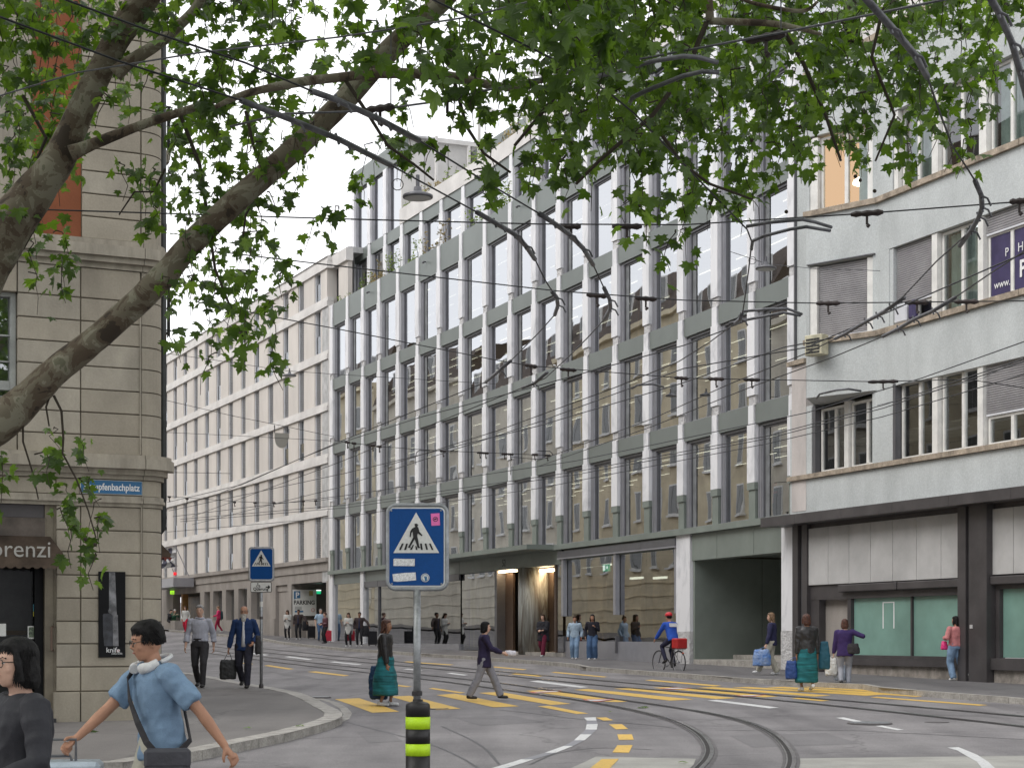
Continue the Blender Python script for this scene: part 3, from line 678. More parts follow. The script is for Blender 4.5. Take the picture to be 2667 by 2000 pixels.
# big shop windows, bays 11-15
shopwin(11, 15, 2.86+EYE, -.19+EYE, u0=U(11, 1466) if U(11, 1466) > 0 else .35, hm=m_greend)
for px in (1468, 1604):
    i = 11 if px < 1500 else 13
    u = U(i, px)
    fbox('mullion', BF[i], u-.04, u+.05, .02, -.12, 1.0, -.0+EYE, m_alud, office)
    fbox('blind_rail', BF[i], u-.1, u+.1, .06, -.1, .75+EYE, 2.9+EYE, m_alu, office)
fbox('blind_rail', BF[14], BW[14]-.14, BW[14]-.03, .06, -.1, .75+EYE, 2.9+EYE, m_alu, office)
for i in range(11, 15): fbox('blind_housing', BF[i], .36 if i == 11 else 0, BW[i]-.01, .10, -.05, 2.95+EYE, 3.2+EYE, m_alud, office); fbox('blind_bar', BF[i], .36 if i == 11 else 0, BW[i]-.01, .12, .05, 2.90+EYE, 2.945+EYE, m_alu, office)
ex = MB(); ex.box(-.28, .28, -.02, .02, -.12, .12)
f14 = BF[12]
u = f14.u_at(1578, -1.2)
e1 = fbox('exit_sign', f14, u-.3, u+.3, -1.2, -1.25, 2.42+EYE, 2.68+EYE, m_exit, office)
fpoly('exit_arrow', f14, [(u+.12, 2.48+EYE), (u+.22, 2.58+EYE), (u+.15, 2.58+EYE), (u+.15, 2.64+EYE), (u+.09, 2.64+EYE), (u+.09, 2.58+EYE), (u+.02, 2.58+EYE)], -1.196, m_exitw, e1)
fbox('exit_figure', f14, u-.26, u-.06, -1.194, -1.199, 2.45+EYE, 2.65+EYE, m_exitw, e1)
for (i, px, pz) in ((12, 1512, 2.5), (12, 1560, 2.5), (13, 1640, 1.9), (14, 1700, 1.85)):
    u = BF[i].u_at(px, -2.5); fbox('ceiling_lamp', BF[i], u, u+1.0, -2.5, -2.62, pz+EYE+.25, pz+EYE+.33, m_striplight, office)
# lobby rooms behind the shop glass
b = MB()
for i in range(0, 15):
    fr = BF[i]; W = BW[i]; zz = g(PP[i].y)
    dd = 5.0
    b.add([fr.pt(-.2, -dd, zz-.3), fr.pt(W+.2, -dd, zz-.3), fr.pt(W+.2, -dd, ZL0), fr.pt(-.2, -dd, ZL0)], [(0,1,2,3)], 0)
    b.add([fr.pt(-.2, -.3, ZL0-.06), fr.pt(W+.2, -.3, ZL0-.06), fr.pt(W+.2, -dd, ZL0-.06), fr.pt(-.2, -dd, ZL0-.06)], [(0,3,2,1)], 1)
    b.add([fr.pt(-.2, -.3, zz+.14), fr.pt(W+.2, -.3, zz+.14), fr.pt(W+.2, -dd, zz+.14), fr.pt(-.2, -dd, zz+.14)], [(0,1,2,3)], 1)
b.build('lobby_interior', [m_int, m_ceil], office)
for i, px in ((12, 1530), (13, 1625), (14, 1700)):
    u = BF[i].u_at(px, -3); fbox('wood_wall', BF[i], u, u+1.6, -3.0, -3.15, 1.0, 2.4+EYE, m_wood, office)
# marble pier, gateway, last pier
zq = g(59) - .2
fbox('ground_pier', BF[15], -.02, BF[15].u_at(1800), .05, -.8, .84+EYE*0+.9, ZL0, m_marble, office)
fbox('pier_foot', BF[15], -.03, BF[15].u_at(1800)+.01, .06, -.81, zq, 1.75, m_marbler, office)
fA = BF[15]
u0g = fA.u_at(1802); u1g = fA.u_at(2039)
for (pa, pb) in ((1802, 1867), (1867.5, 1963), (1963.5, 2038)):
    fbox('gate_header', fA, fA.u_at(pa), fA.u_at(pb)-.01, .0, -.5, 2.42+EYE, ZL0-.003, m_greend, office)
for k in range(6):
    fbox('passage_panel', fA, u0g+.0, u0g+.12, -.05 - k*2.4, -2.43 - k*2.4, zq, 2.5+EYE, m_greend, office)
    fbox('passage_panel', fA, u1g, u1g+.12, -.05 - k*2.4, -2.43 - k*2.4, zq, 2.5+EYE, m_greend, office)
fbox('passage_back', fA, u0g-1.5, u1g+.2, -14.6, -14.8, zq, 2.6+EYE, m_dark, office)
fbox('passage_ceiling', fA, u0g, u1g, -.5, -14.6, 2.55+EYE, 2.7+EYE, m_greend, office)
for k in range(3): fbox('passage_gate_leaf', fA, u0g+.13+k*2.0, u0g+.12+(k+1)*2.0-.02, -3.6, -3.68, 1.0, 2.42+EYE, m_greend, office)
fbox('gate_step', fA, u0g+.12, u1g, -1.4, -3.6, zq, 1.0, m_kerb, office)
fbox('gate_step', fA, u0g+.12, u1g, .0, -1.395, zq, .86, m_kerb, office)
uL = fA.u_at(2039); uR = fA.u_at(2070)
fbox('ground_pier', fA, uL, uR, .05, -.9, 1.75, ZL0, m_marble, office)
fbox('pier_foot', fA, uL-.01, uR+.01, .06, -.91, .3, 1.745, m_marbler, office)
# red letter on the last window
frl = BF[17]; ul = frl.u_at(2009, -.2)
ftext('window_letter', frl, ul, -.20, EYE+3.9, 'F', .85, m_red, office)
# front planter greenery
def bush(fr, u0, u1, d, z, hmax, seed, label, n=150):
    r = random.Random(seed); v = []; f = []; mi = []; st = MB()
    P = fr.pt((u0+u1)/2, d, z)
    t = thing('planter_shrub', P, label, 'shrub', 'shrubs along the terrace parapets')
    for s_ in range(max(4, int(n/14))):
        u = r.uniform(u0, u1); h = hmax * r.uniform(.35, 1); dd = d + r.uniform(-.15, .15)
        bx = r.uniform(-.18, .18); by = r.uniform(-.15, .25)
        st.tube([(u, -dd, z), (u+bx*.4, -dd+by*.4, z+h*.5), (u+bx, -dd-by, z+h)], [.012, .009, .004], 4)
        for q in range(r.randint(12, 20)):
            k = r.uniform(.2, 1.05); c = Vector((u+bx*k + r.uniform(-.13, .13), -dd - by*k + r.uniform(-.13, .13), z + h*k))
            a = Vector((r.gauss(0, 1), r.gauss(0, 1), r.gauss(0, .5))).normalized() * r.uniform(.06, .12); b2 = a.cross(Vector((r.gauss(0, 1), r.gauss(0, 1), r.gauss(0, 1)))).normalized() * .035
            n0 = len(v); v += [c - a, c + b2, c + a, c - b2]; f.append((n0, n0+1, n0+2, n0+3))
    o = put('foliage', rawmesh('foliage', v, f, m_plant if seed % 3 else m_plant2), t, fr.M); tag(o, kind='stuff')
    st.build('stems', m_twig, t, fr.M)
pl = [(0, .1, 2.3, .75, 'bright green shrub over the first parapet bay from the left'), (1, .3, 2.6, 1.1, 'feathery green shrub spilling over the parapet, second from the left'), (2, .2, 2.4, 1.3, 'loose shrub above the parapet camera'), (3, .1, 2.5, 1.5, 'tall leafy shrub on the parapet below the hanging lamp'), (4, .3, 2.5, 1.4, 'dense dark shrub on the parapet in the fifth bay'), (5, .2, 2.3, 1.6, 'tall thin shrub on the parapet in the sixth bay'), (7, .2, 2.4, 1.4, 'shrub on the parapet partly behind the plane leaves'), (8, .1, 2.5, 1.7, 'highest shrub of the parapet row beside the curved wire')]
for j, (i, a, b_, hh, lb) in enumerate(pl): bush(BF[i], a, b_, -.55, Z[3]+1.0, hh, j+1, lb)
for j, i in enumerate((3, 4, 5, 6, 7, 8, 9)): bush(BF[i], .0, BW[i], -1.6, Z5+1.1, 1.1, 20+j, 'dry feathery shrub on the upper terrace, %s bay right of the white tower' % ['first','second','third','fourth','fifth','sixth','seventh'][j], 170)

# ------------------------------------------------------------------ hotel building to the left
hdir = (PP[1] - PP[0]).normalized()
P435 = Vector(((435 - CX) / (48.7 * (435+750) / 1610), F / (48.7 * (435+750) / 1610)))
hend = Vector(((856 - CX) / 48.55, F / 48.55))
HF = Fr(P435, hend - P435)
hotel = thing('hotel_building', (P435.x, P435.y, 0), 'pale beige hotel building with narrow shuttered windows between horizontal bands', 'building')
bands = [(6.47, 6.86), (9.28, 9.75), (12.1, 12.5), (14.87, 15.3), (17.7, 18.15), (19.75, 20.35)]
flo = [(4.25, 6.47), (6.9, 9.28), (9.8, 12.1), (12.55, 14.87), (15.35, 17.7), (18.2, 19.75)]
UH = (hend - P435).length
for (a, b_) in bands:
    m0 = (a*.35 + b_*.65); n = 9
    for j in range(n):
        fbox('band', HF, -3+(UH+3)*j/n, -3+(UH+3)*(j+1)/n - .012, .10, -.3, EYE+a, EYE+m0-.01, m_band, hotel)
    fbox('band_cap', HF, -3, UH, .05, -.3, EYE+m0, EYE+b_+.05, m_band, hotel)
cols = [451.5,477.5,504.6,533.3,563.2,594.7,627.2,662,697.8,736.8,776.3,819.3]
us = [HF.u_at(c) for c in cols]
pitch = (us[-1] - us[1]) / (len(us) - 2)
us = [us[0] - pitch, *us]
ow = 1.1
ry = random.Random(11); m_hotg = glass('hotel glass', (.4, .42, .42), lo=.10, hi=.6)
lv = MB()
for k in range(26): lv.box(0, ow-.3, -.01, .03, k/26.0*.96+.01, k/26.0*.96+.03)
lm = {}
for fi, (z0, z1) in enumerate(flo):
    z0 += EYE; z1 += EYE
    edges = [-3.0]
    for j, u in enumerate(us):
        if fi == 4 and j in (3,): pass
        a = edges[-1]
        fbox('wall_panel', HF, a, u, .0, -.28, z0, z1, m_beige, hotel)
        if ry.random() < .0: pass
        fr_ = HF
        w_ = MB()
        w_.box(u, u+.10, .06, .29, z0, z1, 0); w_.box(u+ow-.03, u+ow, .1, .28, z0, z1, 0); w_.box(u+.10, u+ow-.03, .2, .28, z0, z0+.05, 0)
        typ = ry.random()
        wn = w_.build('window', [m_jamb], hotel, HF.M)
        if typ < .62:
            b = MB(); n = 24; H_ = z1 - z0
            for k in range(n): b.box(u+.11, u+ow-.03, .09, .13, z0+H_*k/n+.02, z0+H_*(k+.36)/n+.02, 0)
            b.build('louvre_shutter', m_louv, wn, HF.M)
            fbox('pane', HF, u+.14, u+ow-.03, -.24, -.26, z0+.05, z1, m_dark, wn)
        else:
            fbox('pane', HF, u+.14, u+ow-.03, -.2, -.22, z0+.05, z1, m_hotg, wn)
            fbox('room_dark', HF, u+.14, u+ow-.03, -.6, -.62, z0, z1, m_int, wn)
            fbox('rail', HF, u+.12, u+ow-.05, -.10, -.12, z0+.05, z0+1.0, m_hotg, wn)
            fbox('sash', HF, u+.55, u+.6, -.15, -.2, z0+.05, z1, m_jamb, wn)
        edges.append(u+ow)
    fbox('wall_panel', HF, edges[-1], UH-1.05, .0, -.28, z0, z1, m_beige, hotel)
fbox('corner_strip', HF, UH-1.04, UH-.02, .02, -.3, EYE+2.9, EYE+18.1, mat('grey corner strip', (.47, .47, .47), .7), hotel)
b = MB(); b.add([(-3, -.12, EYE+20.36), (UH, -.12, EYE+20.36), (UH, 2.6, EYE+21.5), (-3, 2.6, EYE+21.5), (-3, 12, EYE+21.9), (UH, 12, EYE+21.9)], [(0,1,2,3), (3,2,5,4)], 0); b.build('roof', m_roof, hotel, HF.M)
ta, tb_, tc_ = HF.u_at(868, -.35), HF.u_at(882, -.35), HF.u_at(906, -.35)
fbox('wall_panel', HF, UH-1.04, ta, -.0, -.6, EYE+17.75, EYE+19.75, m_beige, hotel); fbox('wall_panel', HF, tb_, tc_, -.35, -.6, EYE+17.75, EYE+19.75, m_beige, hotel); fbox('window', HF, ta, tb_, -.55, -.6, EYE+17.75, EYE+19.75, m_dark, hotel)
fbox('roof', HF, -3, tc_, -.36, -9, EYE+20.2, EYE+20.5, m_roof, hotel)
fbox('band', HF, UH, HF.u_at(906, -.3), -.2, -.6, EYE+19.75, EYE+20.4, m_band, hotel)
fbox('ledge', HF, -3, UH, .18, -.3, EYE+4.0, EYE+4.22, m_hstone, hotel)
n = 22
for j in range(n):
    a = -3+(UH+3)*j/n; c = -3+(UH+3)*(j+1)/n-.012
    fbox('fascia_slab', HF, a, c, .06, -.3, EYE+3.5, EYE+3.995, m_hstone, hotel)
    fbox('fascia_slab', HF, a, c, .0, -.3, EYE+2.96, EYE+3.485, m_hstone, hotel)
def hu(px, d=0): return HF.u_at(px, d)
zbase = 1.2
for (pa, pb) in ((440, 452), (522, 533), (548, 556), (579.5, 589.4), (611, 622), (644.6, 655), (685, 719), (750, 760)):
    fbox('pilaster', HF, hu(pa), hu(pb), .03, -.5, 1.0, EYE+2.96, m_hstone, hotel)
for (pa, pb) in ((533, 548), (556, 579.5), (589.4, 611), (622, 644.6), (655, 685)):
    fbox('shop_pane', HF, hu(pa), hu(pb), -.35, -.37, EYE+.9, EYE+2.96, m_shopg, hotel)
    fbox('shop_back', HF, hu(pa), hu(pb), -1.2, -1.25, EYE+.4, EYE+2.96, m_int, hotel)
pl_u = hu(522)
while pl_u < hu(719) - .1:
    e = min(pl_u + 2.2, hu(719)); fbox('plinth_slab', HF, pl_u, e-.012, .10, -.5, g(110)-.3, EYE+1.02, m_hstone, hotel); pl_u = e
fbox('wall_slab', HF, -3, hu(440), .02, -.3, 1.0, EYE+2.96, m_hstone, hotel)
fbox('garage_door', HF, hu(720), hu(750), -.15, -.25, 1.0, EYE+2.6, m_hstone, hotel)
fbox('lintel', HF, hu(719), hu(760), -.1, -.3, EYE+2.6, EYE+2.958, m_hstone, hotel)
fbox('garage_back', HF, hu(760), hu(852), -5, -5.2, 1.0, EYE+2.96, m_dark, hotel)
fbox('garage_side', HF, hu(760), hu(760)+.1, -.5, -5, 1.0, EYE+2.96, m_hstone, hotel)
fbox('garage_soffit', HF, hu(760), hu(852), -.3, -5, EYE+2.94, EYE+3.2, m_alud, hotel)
fbox('pilaster', HF, hu(851), hu(856), .03, -.5, 1.0, EYE+2.96, m_hstone, hotel)
fbox('garage_wall', HF, hu(760), hu(826), -.8, -.95, 1.0, EYE+.9, m_hstone, hotel)
# entrance canopy of the hotel
fbox('canopy', HF, hu(433), hu(512), 1.6, 0.19, EYE+3.35, EYE+3.95, m_alu, hotel)
fbox('lit_lobby', HF, hu(450)-8, hu(530), -2.8, -2.9, g(120)+.1, EYE+3.6, m_wood, hotel); fbox('lobby_ceiling', HF, hu(450)-8, hu(530), -.31, -2.79, EYE+2.97, EYE+3.1, m_ceil, hotel)
for px in (468, 519): fbox('wood_column', HF, hu(px), hu(px)+.5, -.1, -.5, g(120)+.1, EYE+2.96, mat('orange wood', (.42, .22, .07), .6, var=.2), hotel)
# hanging light signs under the canopy, red lettering on it
t = thing('green_light_sign', HF.pt(hu(450), .9, EYE+3.1), 'small lime green light sign hanging by the hotel entrance', 'sign')
frs = Fr(HF.pt(hu(456), .5, 0).to_2d(), (1, 0))
P = HF.pt(hu(452), .5, 0); frs = Fr((P.x, P.y), (1, 0))
sg = F / P.y
fbox('sign_face', frs, (443-CX)/sg - P.x, (466-CX)/sg - P.x, .0, -.1, EYE+(HY-1547)/sg, EYE+(HY-1537.5)/sg, m_sig_grn, t)
ftext('lettering', frs, (446-CX)/sg - P.x, .004, EYE+(HY-1545.5)/sg, 'ibis', .2, m_wtext, t)
fbox('bracket', frs, (453-CX)/sg - P.x, (454-CX)/sg - P.x, -.04, -.06, EYE+(HY-1537.4)/sg, EYE+(HY-1526)/sg, m_alud, t)
t = thing('red_light_sign', HF.pt(hu(510), .5, EYE+3.1), 'small red light sign with white lettering by the hotel entrance', 'sign')
fbox('sign_face', frs, (498-CX)/sg - P.x, (521-CX)/sg - P.x, .0, -.1, EYE+(HY-1542)/sg, EYE+(HY-1532)/sg, m_sig_red, t)
ftext('lettering', frs, (505-CX)/sg - P.x, .004, EYE+(HY-1540)/sg, 'adagio', .17, m_wtext, t, bold=.004)
q = [(math.cos(a)*.1, math.sin(a)*.1) for a in [i*math.pi/6 for i in range(12)]]
c0 = ((502-CX)/sg - P.x, EYE+(HY-1537)/sg)
fpoly('ring', frs, [(c0[0]+x, c0[1]+y) for x, y in q], .004, m_wtext, t); fpoly('ring_core', frs, [(c0[0]+x*.5, c0[1]+y*.5) for x, y in q], .007, m_sig_red, t)
fbox('bracket', frs, (509-CX)/sg - P.x, (510-CX)/sg - P.x, -.04, -.06, EYE+(HY-1531.9)/sg, EYE+(HY-1524)/sg, m_alud, t)
t = thing('roof_lettering', HF.pt(hu(462), 1.4, EYE+3.95), 'red 3D lettering standing on the hotel canopy', 'sign')
ftext('lettering', frs, (452-CX)/sg - P.x, .0, EYE+(HY-1497)/sg, 'adagio', .42, m_sig_red, t, ext=.05, bold=.02)
fbox('base_rail', frs, (450-CX)/sg - P.x, (478-CX)/sg - P.x, .05, -.05, EYE+3.955, EYE+4.02, m_alud, t)
# flags
mf_r = mat('flag red', (.55, .03, .02), .8); mf_y = mat('flag gold', (.65, .42, .02), .8); mf_k = mat('flag black', (.02, .02, .02), .8); mf_w = mat('flag white', (.6, .6, .6), .8); mf_g = mat('flag grey stripe', (.12, .12, .16), .8)
def flag(label, px, py0, py1, w_, stripes, lean):
    P = HF.pt(HF.u_at(px, 1.3), 1.3, 0); s = F / P.y
    z0 = EYE + (HY - py0) / s; z1 = EYE + (HY - py1) / s
    t = thing('flag', (P.x, P.y, z0), label, 'flag', 'flags above the hotel entrance')
    MB().tube([(P.x, P.y, z0), (P.x + lean, P.y, z1)], .03, 6).build('pole', m_alu, t)
    n = len(stripes); v = []; f = []; mi = []
    for i in range(n+1):
        for j in range(8):
            k = j / 7.0
            top = Vector((P.x + lean - w_ * i / n * .9, P.y - .1*math.sin(j*1.3+i), z1 - .1 - .25*i/n))
            v.append(top + Vector((.25*k*math.sin(i+j), .1*math.sin(j*2.1), -k * (z1 - z0) * .62)))
    for i in range(n):
        for j in range(7): a = i*8+j; f.append((a, a+1, a+9, a+8)); mi.append(i)
    put('cloth', rawmesh('cloth', v, f, stripes, mi), t)
flag('black red and gold striped flag at the far left of the hotel', 452, 1490, 1425, .9, [mf_k, mf_r, mf_y, mf_r, mf_y], -.55)
flag('white and grey striped flag on a long leaning pole', 492, 1500, 1420, 1.3, [mf_w, mf_g, mf_w, mf_g, mf_w], -.9)
# parking board
P = HF.pt(HF.u_at(793, -.6), -.6, 0); fp = Fr((P.x, P.y), (1, .12)); sp = F / P.y
t = thing('parking_sign', (P.x, P.y, EYE), 'white board reading PARKING with a blue P in the garage mouth', 'sign')
def pu(px): return fp.u_at(px)
def pz(py): return EYE + (HY - py) / sp
fbox('board', fp, pu(762), pu(824), .0, -.06, pz(1603), pz(1535), m_refl, t)
fbox('blue_square', fp, pu(765.5), pu(782), .006, -.01, pz(1557.6), pz(1539), m_sblue, t)
ftext('parking_letter', fp, pu(769.5), .009, pz(1555.5), 'P', .42, m_wtext, t, bold=.012)
ftext('lettering', fp, pu(765), .004, pz(1573.5), 'PARKING', .33, m_btext, t, bold=.009, sx=.86)
fpoly('arrow_tail', fp, [(pu(766), pz(1557.5)), (pu(771), pz(1557.5)), (pu(766), pz(1561))], .006, m_sblue, t)
fbox('info_panel', fp, pu(768), pu(790), .004, -.001, pz(1594), pz(1589.5), m_sblue, t)
for k in range(3): fbox('info_line', fp, pu(768), pu(786), .004, -.001, pz(1587-k*3.2), pz(1586-k*3.2), m_btext, t)
mtax = mat('ochre panel', (.45, .3, .04), .6)
fbox('ochre_panel', fp, pu(805), pu(815), .004, -.001, pz(1551), pz(1538.5), mtax, t)
for k in range(3): fbox('info_line', fp, pu(793), pu(822), .0045, -.001, pz(1542.3+k*3.5), pz(1541.6+k*3.5), m_panel, t)
c0 = (pu(815), pz(1588)); q = [(math.cos(i*math.pi/8), math.sin(i*math.pi/8)) for i in range(16)]
fpoly('ban_ring', fp, [(c0[0]+x*.105, c0[1]+y*.105) for x, y in q], .004, m_red, t); fpoly('ban_disc', fp, [(c0[0]+x*.08, c0[1]+y*.08) for x, y in q], .007, m_refl, t)
P2 = HF.pt(HF.u_at(830, -1.2), -1.2, 0); fe = Fr((P2.x, P2.y), (1, 0)); se = F/P2.y
t = thing('exit_light', (P2.x, P2.y, 4), 'small green exit light in the garage mouth', 'sign'); fbox('light_box', fe, -.12, .12, 0, -.05, EYE+(HY-1546)/se, EYE+(HY-1538)/se, m_exit, t); fbox('light_top', fe, -.13, .13, .0, -.05, EYE+(HY-1537.9)/se, EYE+(HY-1535.6)/se, m_exitw, t)
# ------------------------------------------------------------------ grey rendered building at the right
def sR(px): return 92.0 * (px + 500) / 2562.0
A_ = Vector(((2058 - CX) / sR(2058), F / sR(2058))); B_ = Vector(((2667 - CX) / sR(2667), F / sR(2667)))
RF = Fr(A_, B_ - A_)
grey = thing('grey_building', (A_.x, A_.y, 0), 'grey rendered building with roller shutters above a dark metal shop front', 'building')
def ru(px, d=0): return RF.u_at(px, d)
UE = (B_ - A_).length + 16.0
sills = [4.5, 7.95, 11.4, 14.85]
tops = [6.47, 9.96, 13.45]
HT = 15.5
uk = ru(2285)
# plane B: the folded-out upper corner
sB = 96.75
PB = Vector(((2100 - CX) / sB, F / sB)); PK = Vector(((2285 - CX) / sR(2285), F / sR(2285)))
BFr = Fr(PB, PK - PB); LB = (PK - PB).length
def bu(px): return BFr.u_at(px)
# wall pieces on the main plane, split round the openings
def wallrow(fr, u0, u1, z0, z1, holes, th=.35, m=m_stucco, name='wall', d=0.0):
    """solid wall between z0 and z1 with full-height gaps"""
    a = u0
    for (h0, h1) in holes + [(u1, u1)]:
        if h0 - a > .01: fbox(name, fr, a, h0, d, d-th, z0, z1, m, grey)
        a = h1
op1 = [(ru(2116), ru(2272)), (ru(2329), UE)]
wallrow(RF, 0, uk+.0, EYE+3.3, EYE+4.36, [], m=m_stucco); wallrow(RF, uk, UE, EYE+3.3, EYE+4.36, [])
wallrow(RF, 0, UE, EYE+4.5, EYE+6.40, op1)
wallrow(RF, ru(2064), ru(2100), EYE+6.403, EYE+7.6, [], m=m_stuccop); wallrow(RF, ru(2076), ru(2100), EYE+7.603, EYE+HT, [], m=m_stucco)
fbox('corner_strip', RF, ru(2063), ru(2100), .012, .0, EYE+3.5, EYE+7.6, m_stuccop, grey)
fbox('downpipe', RF, ru(2073), ru(2076), .07, .0, EYE+7.6, EYE+HT, m_alud, grey)
wallrow(RF, ru(2100), UE, EYE+6.403, EYE+7.8, [(ru(2100), uk)])
wallrow(RF, uk, UE, EYE+7.95, EYE+9.96, [(ru(2316), UE)])
wallrow(RF, uk, UE, EYE+9.963, EYE+11.25, [])
wallrow(RF, uk, UE, EYE+11.4, EYE+13.45, [(ru(2325), UE)])
wallrow(RF, uk, UE, EYE+13.453, EYE+HT, [])
# folded corner walls
TB = .3
fbox('wall', BFr, 0, LB, .0, -TB, EYE+6.42, EYE+7.8, m_stucco, grey)
for (z0, z1, pa, pb) in ((7.95, 9.93, 2108, 2273), (11.4, 13.4, 2108, 2273)):
    fbox('wall', BFr, 0, bu(pa), .0, -TB, EYE+z0, EYE+z1, m_stucco, grey); fbox('wall', BFr, bu(pb), LB, .0, -TB, EYE+z0, EYE+z1, m_stucco, grey)
fbox('wall', BFr, 0, LB, .0, -TB, EYE+9.933, EYE+11.25, m_stucco, grey); fbox('wall', BFr, 0, LB, .0, -TB, EYE+13.403, EYE+HT, m_stucco, grey)
# closing return and underside of the folded corner
q0 = BFr.pt(0, 0, 0); q1 = RF.pt(ru(2100), -.3, 0); q2 = RF.pt(uk, -.3, 0); q3 = BFr.pt(LB, 0, 0)
b = MB(); v = [Vector((p.x, p.y, z)) for z in (EYE+6.40, EYE+6.42) for p in (q0, q3, q2, q1)]; b.add(v, BOXF)
b.build('soffit', m_stucco, grey)
b = MB(); b.add([Vector((q0.x, q0.y, EYE+6.42)), Vector((q1.x, q1.y, EYE+6.42)), Vector((q1.x, q1.y, EYE+HT)), Vector((q0.x, q0.y, EYE+HT))], [(0, 1, 2, 3)])
b.build('wall', m_stucco, grey)
# sills
for k, z in enumerate(sills[:3]):
    if k == 0:
        u = -.05
        while u < UE: fbox('sill', RF, u, min(u+1.5, UE)-.01, .09, -.3, EYE+z-.13, EYE+z-.003, m_sill, grey); u += 1.5
    else:
        u = 0.0
        while u < LB-.05: fbox('sill', BFr, u-.05 if u == 0 else u, min(u+1.2, LB)-.008, .09, -.28, EYE+z-.145, EYE+z-.003, m_sill, grey); u += 1.2
        u = uk
        while u < UE: fbox('sill', RF, u+.01, min(u+1.5, UE)-.01, .09, -.3, EYE+z-.145, EYE+z-.003, m_sill, grey); u += 1.5
        fbox('sill', RF, -.05, ru(2100), .09, -.05, EYE+7.62, EYE+7.75, m_sill, grey) if k == 1 else None
fbox('cornice', RF, ru(2100), UE, .12, -.4, EYE+HT+.003, EYE+HT+.16, m_sill, grey)
fbox('setback_wall', RF, .5, UE, -2.0, -2.3, EYE+HT, EYE+HT+3.4, m_band, grey)
fbox('roof', RF, -.1, UE, -.0, -9, EYE+HT-.2, EYE+HT-.01, m_roof, grey); fbox('roof', RF, .2, UE, -1.6, -9, EYE+HT+3.4, EYE+HT+3.6, m_roof, grey)
fbox('side_wall', RF, -.02, .1, -.36, -9, .3, EYE+7.6, m_band, grey)

def win2(fr, ua, ub, z0, z1, mull, inner='curtain', d=-.16, mid=True, sill_bar=False):
    w_ = MB(); t = .07
    w_.box(ua, ua+t, -d, -d+.08, z0, z1); w_.box(ub-t, ub, -d, -d+.08, z0, z1); w_.box(ua+t, ub-t, -d, -d+.08, z0, z0+t); w_.box(ua+t, ub-t, -d, -d+.08, z1-t, z1)
    for m_ in mull: w_.box(m_-.055, m_+.055, -d-.01, -d+.08, z0+t, z1-t)
    wn = w_.build('window', m_wframe, grey, fr.M)
    put('pane', rawmesh('pane', [(ua+t, -d+.04, z0+t), (ub-t, -d+.04, z0+t), (ub-t, -d+.04, z1-t), (ua+t, -d+.04, z1-t)], [(0,1,2,3)], m_glass2), wn, fr.M)
    if inner == 'curtain':
        b = MB(); n = 26; v = []; f = []
        for k in range(n+1):
            u = ua+t + (ub-ua-2*t)*k/n; dd = -d + .22 + .04*math.sin(k*2.3)
            v += [(u, dd, z0+t), (u, dd, z1-t)]
        for k in range(n): f.append((2*k, 2*k+2, 2*k+3, 2*k+1))
        put('curtain', rawmesh('curtain', v, f, m_curt), wn, fr.M)
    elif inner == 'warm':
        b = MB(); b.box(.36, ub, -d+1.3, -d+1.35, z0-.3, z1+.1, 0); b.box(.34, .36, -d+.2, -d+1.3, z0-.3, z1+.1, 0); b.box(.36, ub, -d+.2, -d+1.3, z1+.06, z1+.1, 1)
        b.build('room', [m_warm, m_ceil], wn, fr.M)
        MB().lathe([(.05, z0+.95), (.28, z0+.8), (.30, z0+.72), (.28, z0+.70)], 16, 0, fr.M @ Matrix.Translation(((ua*.45+ub*.55), -d+.75, 0))).build('pendant_lamp', emis('pendant', (1, .85, .6), 6), wn)
    else:
        b = MB(); la = max(.4, ua-7); b.box(la, ub, -d+2.4, -d+2.45, z0-.5, z1+.6, 0); b.box(la-.03, la, -d+.3, -d+2.4, z0-.5, z1+.13, 0); b.box(la, ub, -d+.3, -d+2.4, z1+.1, z1+.13, 1)
        b.build('room', [m_int, m_ceil], wn, fr.M)
        if sill_bar: fbox('light_reflector', fr, ua+.1, ub-.1, d-1.0, d-1.06, z0+.75, z0+.83, m_jamb, wn)
    return wn
m_glass2 = glass('window glass', (.8, .84, .82), lo=.10, hi=.8, wob=.006)
def shutter(fr, ua, ub, z0, z1, d=-.12):
    b = MB(); n = max(6, int((z1-z0)/.055)); h = (z1-z0)/n
    for k in range(n): b.prism([(ua, z0+k*h+.016), (ub, z0+k*h+.016), (ub, z0+(k+1)*h), (ua, z0+(k+1)*h)], -d - .012, -d + .012)
    b.box(ua, ub, -d+.012, -d+.03, z0, z1)
    s = b.build('roller_shutter', m_shut, grey, fr.M)
    fbox('bottom_rail', fr, ua, ub, d+.015, d-.02, z0-.05, z0-.003, m_jamb, s)
def post(fr, pa, pb, z0, z1, d=-.03, m=m_wframe): fbox('window_post', fr, fr.u_at(pa), fr.u_at(pb), d, d-.2, z0, z1, m, grey)
E_ = EYE
# first row
z0, z1 = E_+4.5, E_+6.38
fbox('window_jamb', RF, ru(2114), ru(2124)-.01, .0, -.3, z0, z1-.02, m_alud, grey)
win2(RF, ru(2126), ru(2191), z0, z1-.12, [ru(2164)], 'room'); post(RF, 2192, 2203, z0, z1-.05, -.08)
win2(RF, ru(2205), ru(2271), z0, z1-.12, [ru(2247)], 'room')
fbox('window_jamb', RF, ru(2329)-.05, ru(2333), .01, -.3, z0, E_+6.46, m_alud, grey)
win2(RF, ru(2335), ru(2424), z0, E_+6.46, [ru(2383)], 'room', sill_bar=True); post(RF, 2425, 2439, z0, E_+6.47)
win2(RF, ru(2441), ru(2542), z0, E_+6.46, [ru(2495)], 'room', sill_bar=True); post(RF, 2543, 2557, z0, E_+6.47)
shutter(RF, ru(2559), ru(2720), E_+5.25, E_+6.46)
win2(RF, ru(2560), ru(2720), z0, E_+5.2, [ru(2623)], 'room')
